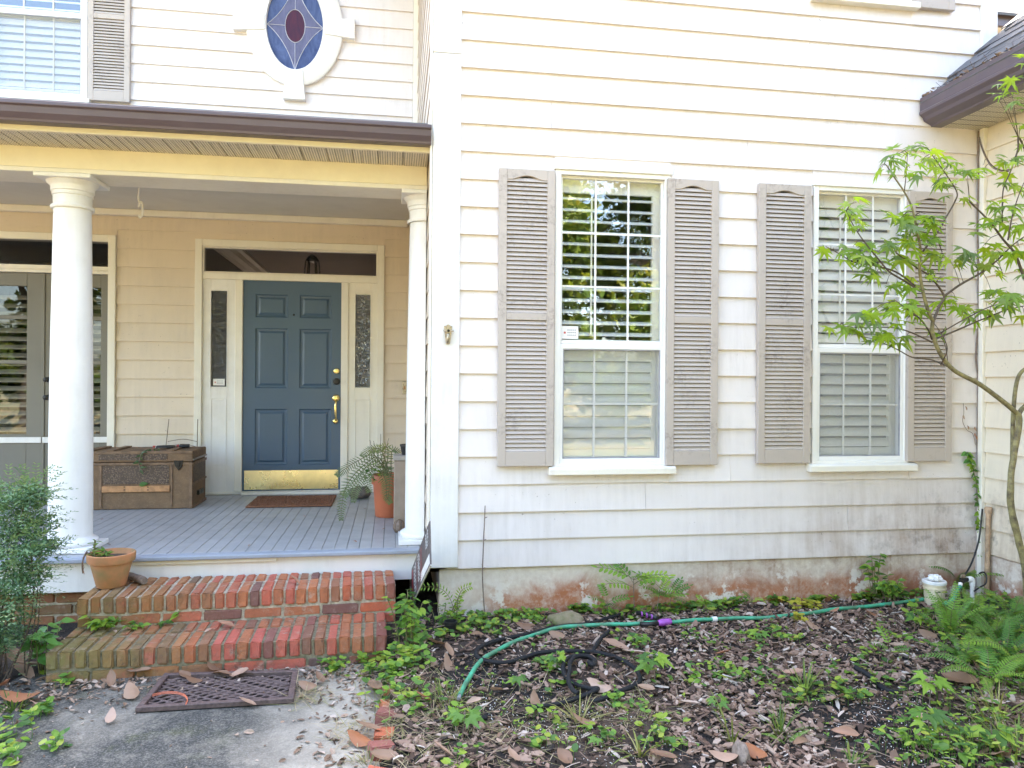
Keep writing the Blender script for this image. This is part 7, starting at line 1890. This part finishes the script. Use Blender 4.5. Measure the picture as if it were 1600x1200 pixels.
P_ = smooth_path([q(1535, 795, 4.56), q(1532, 825, 4.55), q(1528, 850, 4.53), q(1518, 880, 4.5), q(1506, 900, 4.47), q(1500, 904, 4.45)], 5)
ca = MB().tube(P_, .006, 7).build('black_cable', M['black'], None, smooth=True); tag(ca, 'black cable sloping from the vine to the spigot', 'cable')
P_ = smooth_path([q(1530, 896, 4.46), q(1537, 894, 4.46), q(1541, 900, 4.45), q(1540, 912, 4.43), q(1530, 918, 4.42), q(1522, 924, 4.42)], 5)
ca = MB().tube(P_, .005, 7).build('black_cable', M['black'], None, smooth=True); tag(ca, 'loop of thin black cable by the foot of the rusty pipe', 'cable')
P_ = smooth_path([at(1530, 215, 'y', 4.58), at(1536, 235, 'y', 4.5), at(1548, 258, 'y', 4.42), at(1562, 266, 'y', 4.3), at(1580, 265, 'y', 4.2)], 6)
ca = MB().tube(P_, .006, 6).build('dry_tendril', M['twig'], None, smooth=True); tag(ca, 'dry tendril sagging from the corner under the wing eave', 'tendril')
# field stone and others
def stone(px, py, sx_, sy_, sz_, label, seed, mat='rock'):
    p = ground_at(px, py); p.y = min(p.y, 4.5); m2 = bmesh.new(); bmesh.ops.create_icosphere(m2, subdivisions=4, radius=1); off = Vector((seed*3.1, 0, 0))
    for v in m2.verts:
        d = 1+.22*noise.noise(v.co*1.3+off)+.06*noise.noise(v.co*4+off); v.co = Vector((v.co.x*sx_*d, v.co.y*sy_*d, v.co.z*sz_*d))
    me = bpy.data.meshes.new('stone'); m2.to_mesh(me); m2.free(); me.materials.append(M[mat]); me.polygons.foreach_set('use_smooth', [True]*len(me.polygons))
    o = link(bpy.data.objects.new('field_stone', me), None, (p.x, p.y, height(p.x, p.y)+sz_*.5)); tag(o, label, 'stone')
stone(885, 976, .115, .07, .050, 'mossy tan field stone against the foundation behind the hose', 1)
stone(1158, 1190, .03, .05, .055, 'dark upright chunk of wood at the bottom of the bed', 2, 'twig')
p = ground_at(1098, 1195)
dk = ground_at(704, 992); nb = MB().lathe([(.028, 0), (.036, .065), (.040, .067), (.040, .080), (.034, .080), (.026, .01)], (dk.x, dk.y, dk.z), 20).build('black_pot', M['black'], None, smooth=True, angle=40); tag(nb, 'small black nursery pot among the weeds at the foundation corner', 'pot')
bs = ground_at(1560, 945); bs.y = 4.3
sau = MB().lathe([(.0001, .0), (.13, .0), (.16, .03), (.165, .03), (.155, .004), (.13, .012), (.0001, .012)], (at(1570, 945, 'y', 4.25).x, 4.25, height(3.8, 4.25)+.02), 28).build('black_saucer', M['black'], None, smooth=True, angle=40); tag(sau, 'black plastic saucer on the ground under the rusty pipe', 'saucer')
# debris caught along the wing gutter
def gutter_debris():
    xo, top, base, d, nrm = WE; rr = random.Random(31); mb = MB(); mb.t = []
    for i in range(170):
        y = YM-.05-rr.random()**1.6*1.6; s = rr.uniform(.008, .024); p = Vector((xo+rr.uniform(.0, .06), y, top+rr.uniform(-.004, .02)))
        M_ = Matrix.Translation(p)@Euler((rr.uniform(-1, 1), rr.uniform(-1, 1), rr.uniform(0, 6.28))).to_matrix().to_4x4()
        mb.add([M_@Vector(v) for v in ((-s, 0, 0), (0, s*.5, s*.2), (s, 0, 0), (0, -s*.5, s*.3))], [(0, 1, 2, 3)]); mb.t.append(rr.random()*.8)
    for i in range(40):
        y = YM-.05-rr.random()*1.3; p = Vector((xo+rr.uniform(-.01, .04), y, top)); e = p+Vector((rr.uniform(-.05, .03), rr.uniform(-.05, .05), rr.uniform(.0, .05))); mb.tube([p, e], .0015, 3, cap=False); mb.t += [.1]*3
    o = mb.build('gutter_debris', M['litter'], None, fix=False); tag(o, 'dead leaves and twigs caught in the brown wing gutter', 'leaf litter', None, 'stuff')
gutter_debris()

# ------------------------------------------------------------------ yard trees opposite the house (mirrored in the panes)
def tree_mesh(seed, hgt, rad):
    rr = random.Random(seed); cs = []
    for i in range(22):
        a = rr.uniform(0, 6.28); z = rr.uniform(.14, 1.0); r_ = rad*rr.uniform(.2, .95)*(1-.5*max(0, z-.6))
        cs.append((Vector((math.cos(a)*r_, math.sin(a)*r_, hgt*z)), (rad*rr.uniform(.28, .45), rad*rr.uniform(.28, .45), hgt*.10)))
    mb = MB(); leaf_cloud(mb, cs, 11000, .26, rr, wd=.6); me = mb.mesh('crown', M['tree_t'], fix=False)
    tb = MB(); tb.tube(smooth_path([(0, 0, -.2), (.1, .05, hgt*.3), (-.05, .1, hgt*.7)]), [.22-.012*i for i in range(13)], 9)
    for c, r_ in cs[:9]: tb.tube([(0, .05, hgt*rr.uniform(.25, .5)), c], [.07, .02], 5)
    return me, tb.mesh('trunk', M['tree_bark'], smooth=True)
TM = [tree_mesh(1, 9, 3.2), tree_mesh(2, 7, 2.6), tree_mesh(3, 11, 3.6)]
for i, (x, y, k, lab) in enumerate(((-6.5, -9, 0, 'tree with a rounded crown across the yard, left of the path'), (-1.5, -13, 2, 'tall tree straight across the yard behind the path'), (3.5, -10, 1, 'low spreading tree across the yard from the first window'), (8, -12, 2, 'tall tree across the yard on the right'), (12.5, -9, 0, 'rounded tree at the far right of the yard'), (-12, -12, 1, 'low tree at the far left of the yard'), (1.0, -18, 0, 'farther rounded tree behind the tall one'), (16, -16, 2, 'farthest tall tree on the right of the yard'), (5.5, -16, 2, 'tall tree behind the low spreading one'), (-4.5, -17, 2, 'tall tree behind the left rounded one'), (10, -18, 0, 'rounded tree behind the tall right one'))):
    t = thing('yard_tree', lab, 'tree', (x, y, height(x, y)), 'trees across the front yard')
    Mx = Matrix.Translation((x, y, height(x, y)))@Matrix.Rotation(i*1.3, 4, 'Z')
    c = inst('crown', TM[k][0], t, Mx); inst('trunk', TM[k][1], t, Mx)
